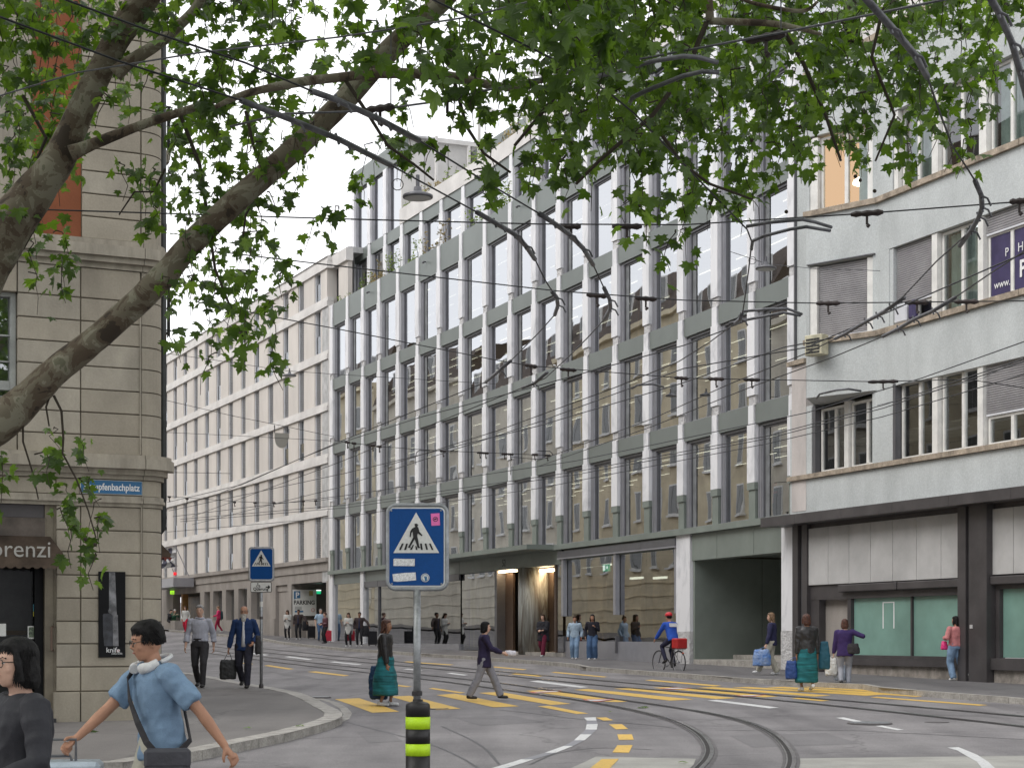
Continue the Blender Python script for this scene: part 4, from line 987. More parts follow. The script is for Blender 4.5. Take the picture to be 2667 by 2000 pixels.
fbox('lintel', RF, ru(2329), UE, -.1, -.3, E_+6.463, E_+6.6, m_stucco, grey)
# hood over the first windows
# second row
z0 = E_+7.95
for (pa, pb) in ((2108, 2126), (2257, 2272.5)): post(BFr, pa, pb, z0, E_+9.9)
shutter(BFr, bu(2127), bu(2256.5), z0+.06, E_+9.88)
fbox('lintel', BFr, bu(2104), bu(2280), .06, -.05, E_+9.94, E_+9.97, m_alud, grey)
fbox('window_jamb', RF, ru(2316)-.02, ru(2325), -.02, -.3, z0, E_+9.95, m_stucco, grey)
shutter(RF, ru(2327), ru(2422), z0+.55, E_+9.94)
win2(RF, ru(2327), ru(2422), z0, z0+.5, [ru(2375)], 'room'); post(RF, 2424, 2438, z0, E_+9.955)
win2(RF, ru(2440), ru(2543), z0, E_+9.94, [ru(2494)], 'curtain'); post(RF, 2544, 2558, z0, E_+9.955)
wn = win2(RF, ru(2560), ru(2760), z0, E_+9.5, [ru(2622), ru(2700)], 'room')
shutter(RF, ru(2560), ru(2760), E_+9.52, E_+9.94)
# purple film signs behind the glass with lettering
for (pa, pb) in ((2566, 2618), (2627, 2696)): fbox('window_film', RF, ru(pa), ru(pb), -.17, -.175, z0+.08, E_+9.42, m_purple, wn)
zz = lambda px, py: RF.z_at(px, py)
for s_, px, py, sz in (('P', 2603, 667, .28), ('H', 2636, 655, .30), ('Y', 2661, 645, .30)):
    ftext('lettering', RF, ru(px), -.155, zz(px, py), s_, sz, m_wtext, wn)
ftext('lettering', RF, ru(2640), -.155, zz(2645, 719), 'P', .55, m_wtext, wn, bold=.012)
ftext('lettering', RF, ru(2575), -.155, zz(2580, 751), 'www.', .26, m_wtext, wn)
# third row
z0 = E_+11.4
for (pa, pb) in ((2108, 2128), (2258, 2273)): post(BFr, pa, pb, z0, E_+13.35)
win2(BFr, bu(2130), bu(2257), z0, E_+13.35, [bu(2196)], 'warm')
fbox('curtain', BFr, bu(2224), bu(2254), -.25, -.3, z0+.1, E_+13.2, m_curt, grey)
post(RF, 2326, 2336, z0, E_+13.44)
win2(RF, ru(2338), ru(2422), z0, E_+13.44, [ru(2380)], 'curtain'); post(RF, 2424, 2440, z0, E_+13.44)
win2(RF, ru(2442), ru(2546), z0, E_+13.44, [ru(2493)], 'room'); post(RF, 2547, 2566, z0, E_+13.44)
win2(RF, ru(2568), ru(2760), z0, E_+13.44, [ru(2622), ru(2700)], 'curtain')
# the same window bays go on beyond the right edge of the picture
for (ps, za, zb_) in ((2722, 4.5, 6.47), (2762, 7.95, 9.96), (2762, 11.4, 13.45)):
    u = ru(ps)
    while u + .6 < UE:
        fbox('wall', RF, u, min(u+.6, UE), .0, -.3, E_+za, E_+zb_, m_stucco, grey)
        if u + 3.0 < UE: win2(RF, u+.6, u+3.0, E_+za, E_+zb_, [u+1.8], 'curtain')
        else: fbox('wall', RF, u+.6, UE, .0, -.3, E_+za, E_+zb_, m_stucco, grey)
        u += 3.0
# ground floor in dark metal
grd = 0.3
fbox('backing_wall', RF, ru(2950), UE, -.05, -.3, -.3, E_+3.1, m_dmetal, grey)
fbox('ledge', RF, -.6, ru(2120), .62, -.2, E_+3.10, E_+3.36, m_dmetal, grey)
u = ru(2120)
while u < UE: fbox('ledge', RF, u+.008, min(u+2.4, UE), .62, -.2, E_+3.10, E_+3.36, m_dmetal, grey); u += 2.4
def gpx(pa, pb, d0, d1, z0, z1, m, name, bev=0): return fbox(name, RF, ru(pa), ru(pb), d0, d1, z0, z1, m, grey, bev)
gpx(2070, 2084, .08, -.2, grd, E_+3.1, m_dmetal, 'metal_post'); gpx(2085, 2094, -.02, -.2, grd, E_+3.1, m_alud, 'metal_post'); gpx(2095, 2108, .08, -.2, grd, E_+3.1, m_dmetal, 'metal_post')
px = [2050 + v/3.318 for v in (192, 362, 542, 727, 920, 1125, 1338, 1532)]
for a, c in zip(px, px[1:]): fbox('cladding_panel', RF, ru(a)+.008, ru(c)-.008, .03, -.03, E_+1.41, E_+2.98, m_panel, grey, .004)
gpx(2108, 2512, -.031, -.2, E_+1.0, E_+3.1, m_dmetal, 'backing_wall')
gpx(2108, 2130, -.04, -.3, grd, E_+1.4, m_dmetal, 'metal_post')
gpx(2130, 2190, -.25, -.4, grd, E_+1.0, m_hstone, 'concrete_wall'); gpx(2189, 2203, -.5, -.7, grd, E_+1.1, m_dark, 'door_recess'); gpx(2203, 2212, -.05, -.3, grd, E_+1.15, m_dmetal, 'metal_post')
gpx(2192, 2343, .12, -.03, E_+1.18, E_+1.38, m_dmetal, 'blind_box', .02); gpx(2346, 2512, .12, -.03, E_+1.18, E_+1.38, m_dmetal, 'blind_box', .02)
for (a, c) in ((2213, 2364), (2368, 2512)): gpx(a, c, -.14, -.17, E_-.5, E_+1.15, m_frost, 'frosted_pane')
gpx(2364.2, 2367.8, -.08, -.2, E_-.5, E_+1.15, m_dmetal, 'mullion')
gpx(2213, 2512, -.02, -.22, E_-.58, E_-.5, m_dmetal, 'frame_rail')
gpx(2213, 2520, .10, -.2, E_-.76, E_-.583, m_dmetal, 'sill_box')
u = ru(2213)
while u < ru(2512): fbox('plinth_stone', RF, u, min(u+1.3, ru(2512))-.01, .0, -.3, grd-.2, E_-.763, m_plinth, grey); u += 1.3
gpx(2512, 2533, .20, -.25, grd-.3, E_+3.1, m_dmetal, 'metal_column'); gpx(2533.5, 2541, .12, -.25, grd-.3, E_+3.1, m_alud, 'metal_column'); gpx(2541.5, 2588, .20, -.25, grd-.3, E_+3.1, m_dmetal, 'metal_column')
gpx(2545, 2552, .215, .2, E_+.18, E_+.27, m_panel, 'door_bell')
px = [2568, 2642, 2716, 2800, 2900]
for a, c in zip(px, px[1:]): fbox('cladding_panel', RF, ru(a)+(.25 if a == 2568 else .008), ru(c)-.008, .03, -.03, E_+1.44, E_+2.98, m_panel, grey, .004)
gpx(2589, 2950, -.031, -.2, E_+1.1, E_+3.1, m_dmetal, 'backing_wall'); gpx(2589, 2950, .12, -.03, E_+1.2, E_+1.40, m_dmetal, 'blind_box', .02)
gpx(2600, 2950, -.14, -.17, E_-.5, E_+1.18, m_frost, 'frosted_pane'); gpx(2589, 2599.5, -.04, -.2, E_-.6, E_+1.15, m_dmetal, 'metal_post')
gpx(2589, 2950, .10, -.2, E_-.79, E_-.52, m_dmetal, 'sill_box'); gpx(2589, 2950, .0, -.3, grd-.3, E_-.793, m_plinth, 'plinth_stone')
# bright card frame on the frosted pane
for (a, c, z0_, z1_) in ((2287, 2289.5, .2, .86), (2315, 2317.5, .2, .86), (2287, 2317.5, .862, .885)): gpx(a, c, -.136, -.139, E_+z0_, E_+z1_, m_wtext, 'tape_strip')
# air conditioner
ua = BFr.u_at(2119); ub = BFr.u_at(2164)
ac = thing('air_conditioner', BFr.pt(ua, .1, E_+7.7), 'cream air conditioner box below the left roller shutter', 'air conditioner')
mac = mat('cream metal', (.55, .52, .38), .6, var=.15)
fbox('casing', BFr, ua, ub, .42, .095, E_+7.46, E_+8.0, mac, ac, .02)
b = MB()
for i in range(9):
    for j in range(5):
        a = ua+.06+(ub-ua-.12)*i/9; b.box(a, a+(ub-ua)*.07, -.428, -.421, E_+7.5+.085*j, E_+7.56+.085*j)
b.build('grille', m_dark, ac, BFr.M)
wu = ru(2334); wa = thing('window_air_unit', RF.pt(wu, .1, E_+8), 'white portable box with a dark bag on the sill under the half lowered shutter', 'air conditioner')
fbox('casing', RF, wu, wu+.55, .07, -.1, E_+7.97, E_+8.38, m_jamb, wa, .03); fbox('dark_bag', RF, wu+.62, wu+.9, .08, -.1, E_+7.96, E_+8.46, m_purple, wa, .06)

# ------------------------------------------------------------------ stone corner building at the left
uF = Vector((9667, 4700)).normalized()
P0 = Vector(((145 - CX) / 168.0, F / 168.0))
LF = Fr(P0 - uF * 12, uF)
stone = thing('stone_building', (P0.x, P0.y, 0), 'beige rusticated stone corner building with an orange wall panel', 'building')
def lu(px, d=0): return LF.u_at(px, d)
uc = lu(369); RC = .36; SW = 1.25
def lz(py, px=250): return LF.z_at(px, py)
courses = [(-.86, -.48), (-.48, -.12), (-.12, .23), (.23, .59), (.59, .95), (.95, 1.31), (1.31, 1.65), (1.65, 2.03)]
courses2 = [(2.84, 3.14), (3.14, 3.49), (3.49, 3.85), (3.85, 4.21), (4.21, 4.56), (4.56, 4.91), (4.91, 5.27), (5.27, 5.75)]
courses3 = [(6.2, 6.55)] + [(6.55 + .355*k, 6.55 + .355*(k+1)) for k in range(16)]
JG = .009
uL1, uL2 = lu(145), lu(209)
def block(ua, ub, z0, z1, m=m_stone, d=.035): fbox('stone_block', LF, ua+JG, ub-JG, d, -.1, EYE+z0+JG, EYE+z1-JG, random.choice(m_stones) if m is m_stone else m, stone, .008)
# corner: curved blocks
TOT = R(88)
def cblock(z0, z1, d=.035, name='stone_block', m=m_stone, a0=0, a1=TOT, n=8, g_=JG):
    b = MB(); ro = RC + d; ri = RC - .1; v = []; f = []
    for k in range(n+1):
        t = a0 + .02 + (a1 - a0 - .04) * k / n
        for (r, z) in ((ro, EYE+z0+g_), (ri, EYE+z0+g_), (ri, EYE+z1-g_), (ro, EYE+z1-g_)):
            v.append((uc + r*math.sin(t), RC - r*math.cos(t), z))
    for k in range(n):
        a = 4*k
        for j in range(4): f.append((a+j, a+4+j, a+4+(j+1) % 4, a+(j+1) % 4))
    f += [(0, 1, 2, 3), (4*n+3, 4*n+2, 4*n+1, 4*n)]
    return put(name, rawmesh(name, v, f, m), stone, LF.M)
def core(z0, z1, ua, ub): fbox('wall', LF, ua, ub, .0, -.5, EYE+z0, EYE+z1, m_joint, stone)
core(-1.6, 2.05, uL1-.02, uc); core(2.05, 2.85, -2, uc); core(2.85, 5.8, lu(47), uc); core(5.8, 6.2, -2, uc); core(6.2, 13, lu(212), uc)
cb = MB(); n = 10; v = []; f = []
for k in range(n+1):
    t = TOT*k/n; v += [(uc+(RC)*math.sin(t), RC-(RC)*math.cos(t), -.3), (uc+(RC)*math.sin(t), RC-(RC)*math.cos(t), EYE+13)]
for k in range(n): f.append((2*k, 2*k+2, 2*k+3, 2*k+1))
put('wall', rawmesh('wall', v, f, m_joint), stone, LF.M)
for i, (a, c) in enumerate(courses):
    block(uL1, uL2, a, c)
    block(uL2, uc - (.0), a, c)
    cblock(a, c)
block(uL1-.05, uL2-.01, -1.6, -.86, d=.08); block(uL2-.01, uc, -1.6, -.86, d=.08); cblock(-1.6, -.86, .08)
for (z0, z1, dd) in ((2.03, 2.09, .06), (2.09, 2.14, .1), (2.14, 2.2, .075)):
    fbox('moulding', LF, -2, uc, dd, 0, EYE+z0, EYE+z1-.002, m_mould, stone); cblock(z0, z1, dd, 'moulding', m_mould, g_=0.001)
block(uL1-2.5, uL1, 2.2, 2.46, d=.03); block(uL1, uL2, 2.2, 2.46, d=.03); block(uL2, uc, 2.2, 2.46, d=.03); cblock(2.2, 2.46)
for (z0, z1, dd) in ((2.46, 2.53, .08), (2.53, 2.62, .14), (2.62, 2.78, .24), (2.78, 2.84, .20)):
    fbox('cornice', LF, -2, uc, dd, 0, EYE+z0, EYE+z1-.002, m_mould, stone); cblock(z0, z1, dd, 'cornice', m_mould, g_=.001)
for (a, c) in courses2:
    block(lu(44), uL2, a, c); block(uL2, lu(365), a, c); cblock(a, c, a0=-.04)
    block(lu(44)-2.6, lu(44)-1.55, a, c)
block(lu(44)-1.55, lu(44), 5.27, 5.75); block(lu(44)-1.55, lu(44), 2.84, 3.3)
for (z0, z1, dd) in ((5.75, 5.84, .06), (5.84, 5.93, .14), (5.93, 6.1, .2), (6.1, 6.2, .1)):
    fbox('cornice', LF, -2, uc, dd, 0, EYE+z0, EYE+z1-.002, m_mould, stone); cblock(z0, z1, dd, 'cornice', m_mould, g_=.001)
for (a, c) in courses3:
    block(lu(212), uc-.02, a, c); cblock(a, c, a0=-.04)
fbox('orange_panel', LF, lu(84), lu(211), .0, -.3, EYE+6.2, EYE+13, m_orange, stone)
fbox('wall', LF, -2, lu(83), .02, -.3, EYE+6.2, EYE+13, m_mould, stone)
# upper window
z0, z1 = EYE+3.3, EYE+5.27
w_ = MB(); ua, ub = lu(44)-1.5, lu(43)
w_.box(ua, ua+.07, .08, .2, z0, z1); w_.box(ub-.08, ub, .06, .2, z0, z1); w_.box(ua, ub, .07, .2, z1-.06, z1)
for zq_ in (EYE+4.62, EYE+4.22): w_.box(ua, ub-.08, .12, .16, zq_-.012, zq_+.012)
w_.box(ua, ub-.08, .09, .2, EYE+3.78, EYE+3.92); w_.box(ua, ub, .07, .2, z0, z0+.08); w_.box((ua+ub)/2-.03, (ua+ub)/2+.03, .1, .18, z0, z1)
wn = w_.build('window', mat('grey window frame', (.36, .37, .35), .6), stone, LF.M)
put('pane', rawmesh('pane', [(ua, .17, z0), (ub, .17, z0), (ub, .17, z1), (ua, .17, z1)], [(0,1,2,3)], m_shopg), wn, LF.M)
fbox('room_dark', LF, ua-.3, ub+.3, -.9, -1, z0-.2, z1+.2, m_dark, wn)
# shop front with door
zb = g(28)+.12
fbox('roller_panel', LF, -2, uL1-.13, -.05, -.3, EYE+1.83, EYE+2.03, m_dmetal, stone); fbox('roller_panel', LF, -2, uL1-.13, -.02, -.3, EYE+1.45, EYE+1.825, mat('dusty brown panel', (.11, .09, .075), .7, var=.2), stone)
ud = lu(118)
fbox('door_reveal', LF, uL1-.16, uL1-.01, -.02, -.5, zb, EYE+2.03, m_joint, stone)
fbox('door_frame', LF, uL1-.30, uL1-.17, -.1, -.4, zb, EYE+1.45, m_black, stone)
put('shop_pane', rawmesh('shop_pane', [(-2, .18, zb), (uL1-.3, .18, zb), (uL1-.3, .18, EYE+1.45), (-2, .18, EYE+1.45)], [(0,1,2,3)], glass('dark shop glass', (.3, .3, .3), lo=.0, hi=.25)), stone, LF.M)
fbox('shop_back', LF, -2, uL1, -2.2, -2.3, zb, EYE+1.45, m_black, stone); fbox('shop_floor', LF, -2, uL1, -.2, -2.2, zb-.2, zb+.02, m_dark, stone); fbox('shop_ceiling', LF, -2, uL1, -.2, -2.2, EYE+1.45, EYE+1.6, m_dark, stone)
fbox('wood_post', LF, lu(77), lu(89), -.22, -.3, zb, EYE-.02, m_wood, stone); fbox('wood_rail', LF, -2, lu(77), -.22, -.3, EYE+.02, EYE+.09, m_wood, stone)
fbox('red_display', LF, lu(90), lu(107), -.7, -.9, zb+.3, EYE-.25, mat('red display', (.25, .03, .015), .6, var=.3), stone)
fbox('notice_paper', LF, lu(-25), lu(21), -.17, -.175, lz(1656), lz(1624), m_refl, stone); fbox('notice_paper', LF, lu(78), lu(103), -.17, -.175, lz(1663), lz(1630), m_refl, stone)
fbox('notice_picture', LF, lu(80.5), lu(101), -.165, -.169, lz(1659), lz(1633), mat('photo print', (.16, .2, .14), .5, var=.5, scale=30), stone)
fbox('window_sticker', LF, lu(92), lu(104), -.17, -.175, lz(1592), lz(1574), mat('blue sticker', (.08, .3, .4), .5), stone); fbox('window_sticker', LF, lu(92), lu(104), -.17, -.175, lz(1605), lz(1592.5), mat('yellow sticker', (.5, .45, .05), .5), stone)
b = MB(); b.tube([LF.pt(lu(138), .02, lz(1632)), LF.pt(lu(131), .09, lz(1632)), LF.pt(lu(131), .09, lz(1693)), LF.pt(lu(138), .02, lz(1693))], .018, 8); b.build('door_handle', m_bronze, stone)
fbox('door_step', LF, -2, uL1-.02, .15, -.3, zb-.2, zb+.06, m_dark, stone)
# awning with lettering
aw = thing('shop_awning', LF.pt(uL1-1, 0, EYE+1.2), 'dark brown shop awning with white lettering ending in Lorenzi', 'awning')
b = MB(); ub = lu(164, .35)
za, zc, ze = lz(1400), lz(1446), lz(1480)
b.add([(-2, -.0, za), (ub-.12, -.0, za), (ub, -.38, zc), (-2, -.38, zc)], [(0,1,2,3),(3,2,1,0)]); b.add([(ub-.12, -.0, za), (ub, -.38, zc), (ub-.12, 0, zc)], [(0,1,2)])
b.build('canvas', m_awn, aw, LF.M)
b = MB(); u = -2.0; pts = []
v = []; f = []
n = int((ub+2)/.02)
for k in range(n+1):
    u = -2 + (ub+2)*k/n; zlow = ze - .035*abs(math.sin(u*math.pi/.13)); v += [(u, -.381, zlow), (u, -.381, zc)]
for k in range(n): f.append((2*k, 2*k+2, 2*k+3, 2*k+1))
put('valance', rawmesh('valance', v, f, m_awn), aw, LF.M)
lt = textmesh('Lorenzi', .36, mat('dull lettering', (.36, .35, .32), .7, var=.05)); zt_ = EYE+(HY-1453)/F*28.0
me = lt; wdt = max(v.co.x for v in me.vertices)
put('lettering', me, aw, LF.T @ Matrix.Translation((lu(131, .4)-wdt, lz(1453, 80), .402)))
# street sign
sg_ = thing('street_sign', LF.pt(lu(289), .06, EYE+2.3), 'blue enamel street name sign reading Stauffacherplatz style lettering on the corner stone', 'sign')
sg_['label'] = 'blue enamel street name sign with white letters on the corner building'
ua, ub = lu(209, .05), lu(371, .05)
fbox('border', LF, ua, ub, .05, .033, EYE+2.22, EYE+2.445, m_refl, sg_, .004); fbox('plate', LF, ua+.01, ub-.01, .056, .048, EYE+2.23, EYE+2.435, m_sblue, sg_)
nm = textmesh('Stampfenbachplatz', .15, m_wtext, bold=.003); wd = max(v.co.x for v in nm.vertices); sxx = (ub-ua-.09)/wd
put('lettering', nm, sg_, LF.T @ Matrix.Translation((ua+.045, EYE+2.285, .0585)) @ Matrix.Diagonal((sxx, 1.0, 1, 1)))
# knife poster
kp = thing('advertising_poster', LF.pt(lu(290), .05, EYE), 'tall black poster showing a folding knife on the stone wall', 'poster')
ua, ub = lu(257, .06), lu(326.5, .06); ztop = lz(1488); zbot = lz(1711.5)
fbox('board', LF, ua, ub, .062, .036, zbot, ztop, m_black, kp)
def kq(pts): return [(ua + (ub-ua)*(x-1180)/322.0, ztop + (zbot-ztop)*(y-0+28+26)/(975+54.0)) for x, y in pts]
def K(pts): return [(lu(x/4.608, .06), lz(1500+y/4.608)) for x, y in pts]
fpoly('blade', LF, K([(1308, -50), (1380, -50), (1408, 650), (1352, 650), (1345, 470), (1298, 430), (1300, 400), (1308, 400)]), .064, m_steelp, kp)
fpoly('handle', LF, K([(1232, 470), (1245, 450), (1330, 445), (1352, 480), (1352, 838), (1250, 838), (1236, 700)]), .0655, mat('knife handle', (.035, .037, .045), .4, var=.3, scale=8), kp)
fpoly('bolster', LF, K([(1354, 500), (1366, 655), (1400, 655), (1400, 470), (1412, 460), (1422, 838), (1354, 838)]), .067, m_steelp, kp)
ftext('lettering', LF, lu(276, .06), .066, lz(1698.5), 'knife', .115, m_wtext, kp)
fbox('red_square', LF, lu(304, .06), lu(311, .06), .066, .06, lz(1698), lz(1691.5), m_red, kp)
fbox('white_cross', LF, lu(307, .06), lu(308, .06), .068, .06, lz(1697), lz(1692.5), m_wtext, kp); fbox('white_cross', LF, lu(305.5, .06), lu(309.5, .06), .0683, .06, lz(1695.3), lz(1694.2), m_wtext, kp)
ftext('lettering', LF, lu(290, .06), .066, lz(1703.5), 'swiss knife', .04, m_wtext, kp)
# cables and pipes
b = MB(); ucx = lu(369, .06)
b.tube([LF.pt(ucx, .055, EYE-.9), LF.pt(ucx, .055, EYE+2.03), LF.pt(ucx, .12, EYE+2.2)], .012, 6)
b.tube([LF.pt(lu(366, .06), .055, EYE+2.86), LF.pt(lu(366, .06), .055, EYE+5.2)], .012, 6); b.build('wall_cable', m_mould, stone)
pc = at(424, 900, 160)
dp = thing('downpipe', (pc.x, pc.y, 0), 'dark rain downpipe running down the rounded stone corner', 'downpipe')
b = MB(); X = lambda px: (px-CX)/160.0
b.tube([(X(424), pc.y, EYE+13), (X(424), pc.y, EYE+(HY-1360)/160), (X(422), pc.y, EYE+(HY-1376)/160), (X(414), pc.y-.02, EYE+(HY-1392)/160), (X(413.5), pc.y-.02, .5)], [.058, .058, .062, .05, .045], 14)
b.build('pipe', m_pipe, dp, smooth=True)
b = MB()
for z in (EYE+6.6, EYE+3.4): b.tube([(X(424), pc.y, z), (X(424), pc.y, z+.1)], .066, 14)
for z in (EYE+1.9, EYE+1.72): b.tube([(X(423.5), pc.y, z), (X(423), pc.y, z+.05)], .068, 14)
b.build('pipe_clip', m_pipe, dp)
fx = Fr((X(413.5), pc.y-.07), (1, 0)); q = [(math.cos(i*math.pi/7)*.045, EYE+(HY-1593)/160+math.sin(i*math.pi/7)*.05) for i in range(14)]
fpoly('round_sticker', fx, q, .0, m_red, dp); fpoly('sticker_core', fx, [(x*.6, EYE+(HY-1593)/160+(z-EYE-(HY-1593)/160)*.6) for x, z in q], .003, m_refl, dp)
# street side of the corner building
sd = Vector((-.405, .914)).normalized()
CC = LF.pt(uc + RC, -RC, 0); SF = Fr((CC.x, CC.y), sd)      # x away from the camera, inward to the left
def inw(fr): return fr
b = MB(); 
fbox('street_wall', SF, .02, 24, .0, -.4, 0, EYE+13, m_stone, stone)
fbox('rear_fill', SF, .4, 24, -.5, -12, 0, EYE+12.9, m_roof, stone)
def fz(px, py, t, d): return 0
# awning at the street side
aw2 = thing('side_awning', SF.pt(3, .4, EYE+1.2), 'brown fabric awning sticking out behind the rounded corner', 'awning')
b = MB(); a0, a1 = 2.6, 6.0
sc_ = F / SF.pt(2.6, 0, 0).y
b.add([SF.pt(a0, .01, EYE+(HY-1362)/sc_), SF.pt(a0, .55, EYE+(HY-1400)/sc_), SF.pt(a0, .82, EYE+(HY-1440)/sc_), SF.pt(a0, .80, EYE+(HY-1452)/sc_), SF.pt(a0, .01, EYE+(HY-1450)/sc_),
       SF.pt(a1, .01, EYE+(HY-1362)/sc_), SF.pt(a1, .55, EYE+(HY-1400)/sc_), SF.pt(a1, .82, EYE+(HY-1440)/sc_), SF.pt(a1, .80, EYE+(HY-1452)/sc_), SF.pt(a1, .01, EYE+(HY-1450)/sc_)],
      [(0,1,2,3,4), (9,8,7,6,5), (0,5,6,1), (1,6,7,2), (2,7,8,3)]); b.build('canvas', m_awn, aw2)
b = MB()
for k in range(10):
    d_ = .04 + .08*k; b.add([SF.pt(a0-.005, d_, EYE+(HY-1449)/sc_), SF.pt(a0-.005, d_+.08, EYE+(HY-1449)/sc_), SF.pt(a0-.005, d_+.04, EYE+(HY-1460)/sc_)], [(0,1,2)])
b.build('scalloped_edge', mat('dark red fringe', (.2, .05, .04), .9), aw2)
# cornice return and balconies
for (zz0, zz1, dd, mm) in ((EYE+2.72, EYE+2.86, .34, m_mould), (EYE+2.5, EYE+2.715, .22, m_mould), (EYE+4.95, EYE+5.1, .34, m_mould), (EYE+7.9, EYE+8.1, .42, m_mould), (EYE+4.6, EYE+4.945, .16, m_mould), (EYE+7.5, EYE+7.895, .2, m_mould)):
    fbox('cornice' if zz0 < EYE+4 else 'balcony_slab', SF, 1.0, 6, dd, 0, zz0, zz1, mm, stone)
for (zz0, zz1) in ((EYE+5.1, EYE+6.0), (EYE+8.1, EYE+9.0)):
    b = MB(); 
    for k in range(9): b.tube([SF.pt(1.6, .06+.06*k, zz0), SF.pt(1.6, .06+.06*k, zz1)], .011, 5)
    for k in range(26): b.tube([SF.pt(1.6+.16*k, .56, zz0), SF.pt(1.6+.16*k, .56, zz1)], .011, 5)
    b.tube([SF.pt(1.6, .0, zz1), SF.pt(1.6, .57, zz1), SF.pt(6, .57, zz1)], .022, 6); b.tube([SF.pt(1.6, .0, zz0+.1), SF.pt(1.6, .57, zz0+.1), SF.pt(6, .57, zz0+.1)], .015, 6)
    b.build('balcony_railing', m_pipe, stone)
# buildings further along the left side of the street: seen reflected in the office windows
m_opp1 = mat('sand render', (.66, .57, .40), .9, var=.1, scale=.6); m_opp2 = mat('light grey render', (.62, .57, .47), .9, var=.1, scale=.6)
m_tile = mat('brown roof tiles', (.10, .075, .06), .9, var=.2, scale=4)
winm = MB().box(-.62, .62, -.02, .12, 0, 2.0, 0); winm.box(-.5, -.03, -.04, -.01, .1, 1.9, 1); winm.box(.03, .5, -.04, -.01, .1, 1.9, 1); winm.box(-.75, .75, -.14, .1, -.12, 0, 0)
wme = rawmesh('window', winm.v, winm.f, [m_wframe, mat('house window glass', (.10, .105, .10), .3)], winm.mi)
shm = MB()
for k in range(14): shm.box(-.03, .5, -.06, -.02, k/14*2, k/14*2+.1, 0)
def opposite(u0, u1, hz, m, label, first=0):
    mid = SF.pt((u0+u1)/2, 0, 0); t = thing('apartment_house', (mid.x, mid.y, g(mid.y)), label, 'building')
    gz = g(mid.y)
    fbox('wall', SF, u0, u1-.02, .0, -10, gz-1.5, gz+hz, m, t)
    fbox('cornice', SF, u0, u1-.02, .45, -.0, gz+hz-.35, gz+hz, m, t)
    b = MB(); b.add([SF.pt(u0, .3, gz+hz), SF.pt(u1, .3, gz+hz), SF.pt(u1, -2.2, gz+hz+3.6), SF.pt(u0, -2.2, gz+hz+3.6), SF.pt(u1, -8, gz+hz+4.6), SF.pt(u0, -8, gz+hz+4.6)], [(0,1,2,3), (3,2,4,5)]); b.build('roof', m_tile, t)
    nfl = int((hz-4.2)/3.3); n = int((u1-u0)/2.9)
    for i in range(n):
        u = u0 + (i+.5)*(u1-u0)/n
        for k in range(nfl):
            M_ = SF.M @ Matrix.Translation((u, -.03, gz+4.6+3.3*k)); put('window', wme, t, M_)
        put('dormer', wme, t, SF.M @ Matrix.Translation((u, .4, gz+hz+.7)))
    for k in range(1, 5): fbox('string_course', SF, u0, u1-.02, .06, 0, gz+.9*k, gz+.9*k+.06, m, t)
opposite(24.5, 47, 21, m_opp1, 'sand coloured apartment house beyond the stone building, seen mirrored in the office glass')
opposite(47.2, 72, 20, m_opp2, 'light grey house with dormers, seen mirrored in the left office windows')
opposite(72.2, 100, 21.3, m_opp1, 'sand coloured house in the far part of the street, mirrored in the glass')
opposite(100.2, 128, 20.2, m_opp2, 'pale house with dormers far up the street, mirrored in the glass')
opposite(128.2, 170, 21.5, m_opp1, 'sand coloured house at the far end of the street, mirrored in the glass')
b = MB(); b.add([SF.pt(0, .2, EYE+13), SF.pt(24, .2, EYE+13), SF.pt(24, -3, EYE+17), SF.pt(0, -3, EYE+17), SF.pt(24, -10, EYE+17.5), SF.pt(0, -10, EYE+17.5)], [(0,1,2,3), (3,2,4,5)]); b.build('roof', m_tile, stone)
for i in range(8):
    for k in range(3): put('window', wme, stone, SF.M @ Matrix.Translation((1.6+2.9*i, -.03, EYE+3.3+3.2*k)))
# ------------------------------------------------------------------ pedestrian crossing signs
def rrect(x0, x1, z0, z1, r, n=5):
    p = []
    for (cx, cz, a0) in ((x1-r, z1-r, 0), (x0+r, z1-r, 90), (x0+r, z0+r, 180), (x1-r, z0+r, 270)):
        for k in range(n+1): a = R(a0 + 90*k/n); p.append((cx+r*math.cos(a), cz+r*math.sin(a)))
    return p
MAN = [(1218,348),(1256,348),(1258,358),(1272,366),(1262,374),(1258,392),(1272,408),(1285,462),(1332,516),(1322,530),(1264,488),(1253,520),(1264,570),(1284,680),(1304,696),(1262,702),(1217,572),(1152,682),(1168,700),(1118,694),(1195,545),(1188,460),(1170,482),(1158,545),(1143,538),(1150,465),(1176,420),(1226,395),(1215,372)]
STR = [[(1030,635),(1055,635),(1017,728),(988,728)],[(1092,635),(1118,635),(1092,728),(1062,728)],[(1190,655),(1208,650),(1176,726),(1148,726)],[(1228,668),(1238,668),(1260,726),(1232,726)],[(1295,635),(1322,635),(1335,726),(1308,726)],[(1362,635),(1388,635),(1412,726),(1384,726)],[(1425,635),(1450,635),(1490,726),(1465,726)]]
TRI = [(1237,185),(1575,772),(905,772)]
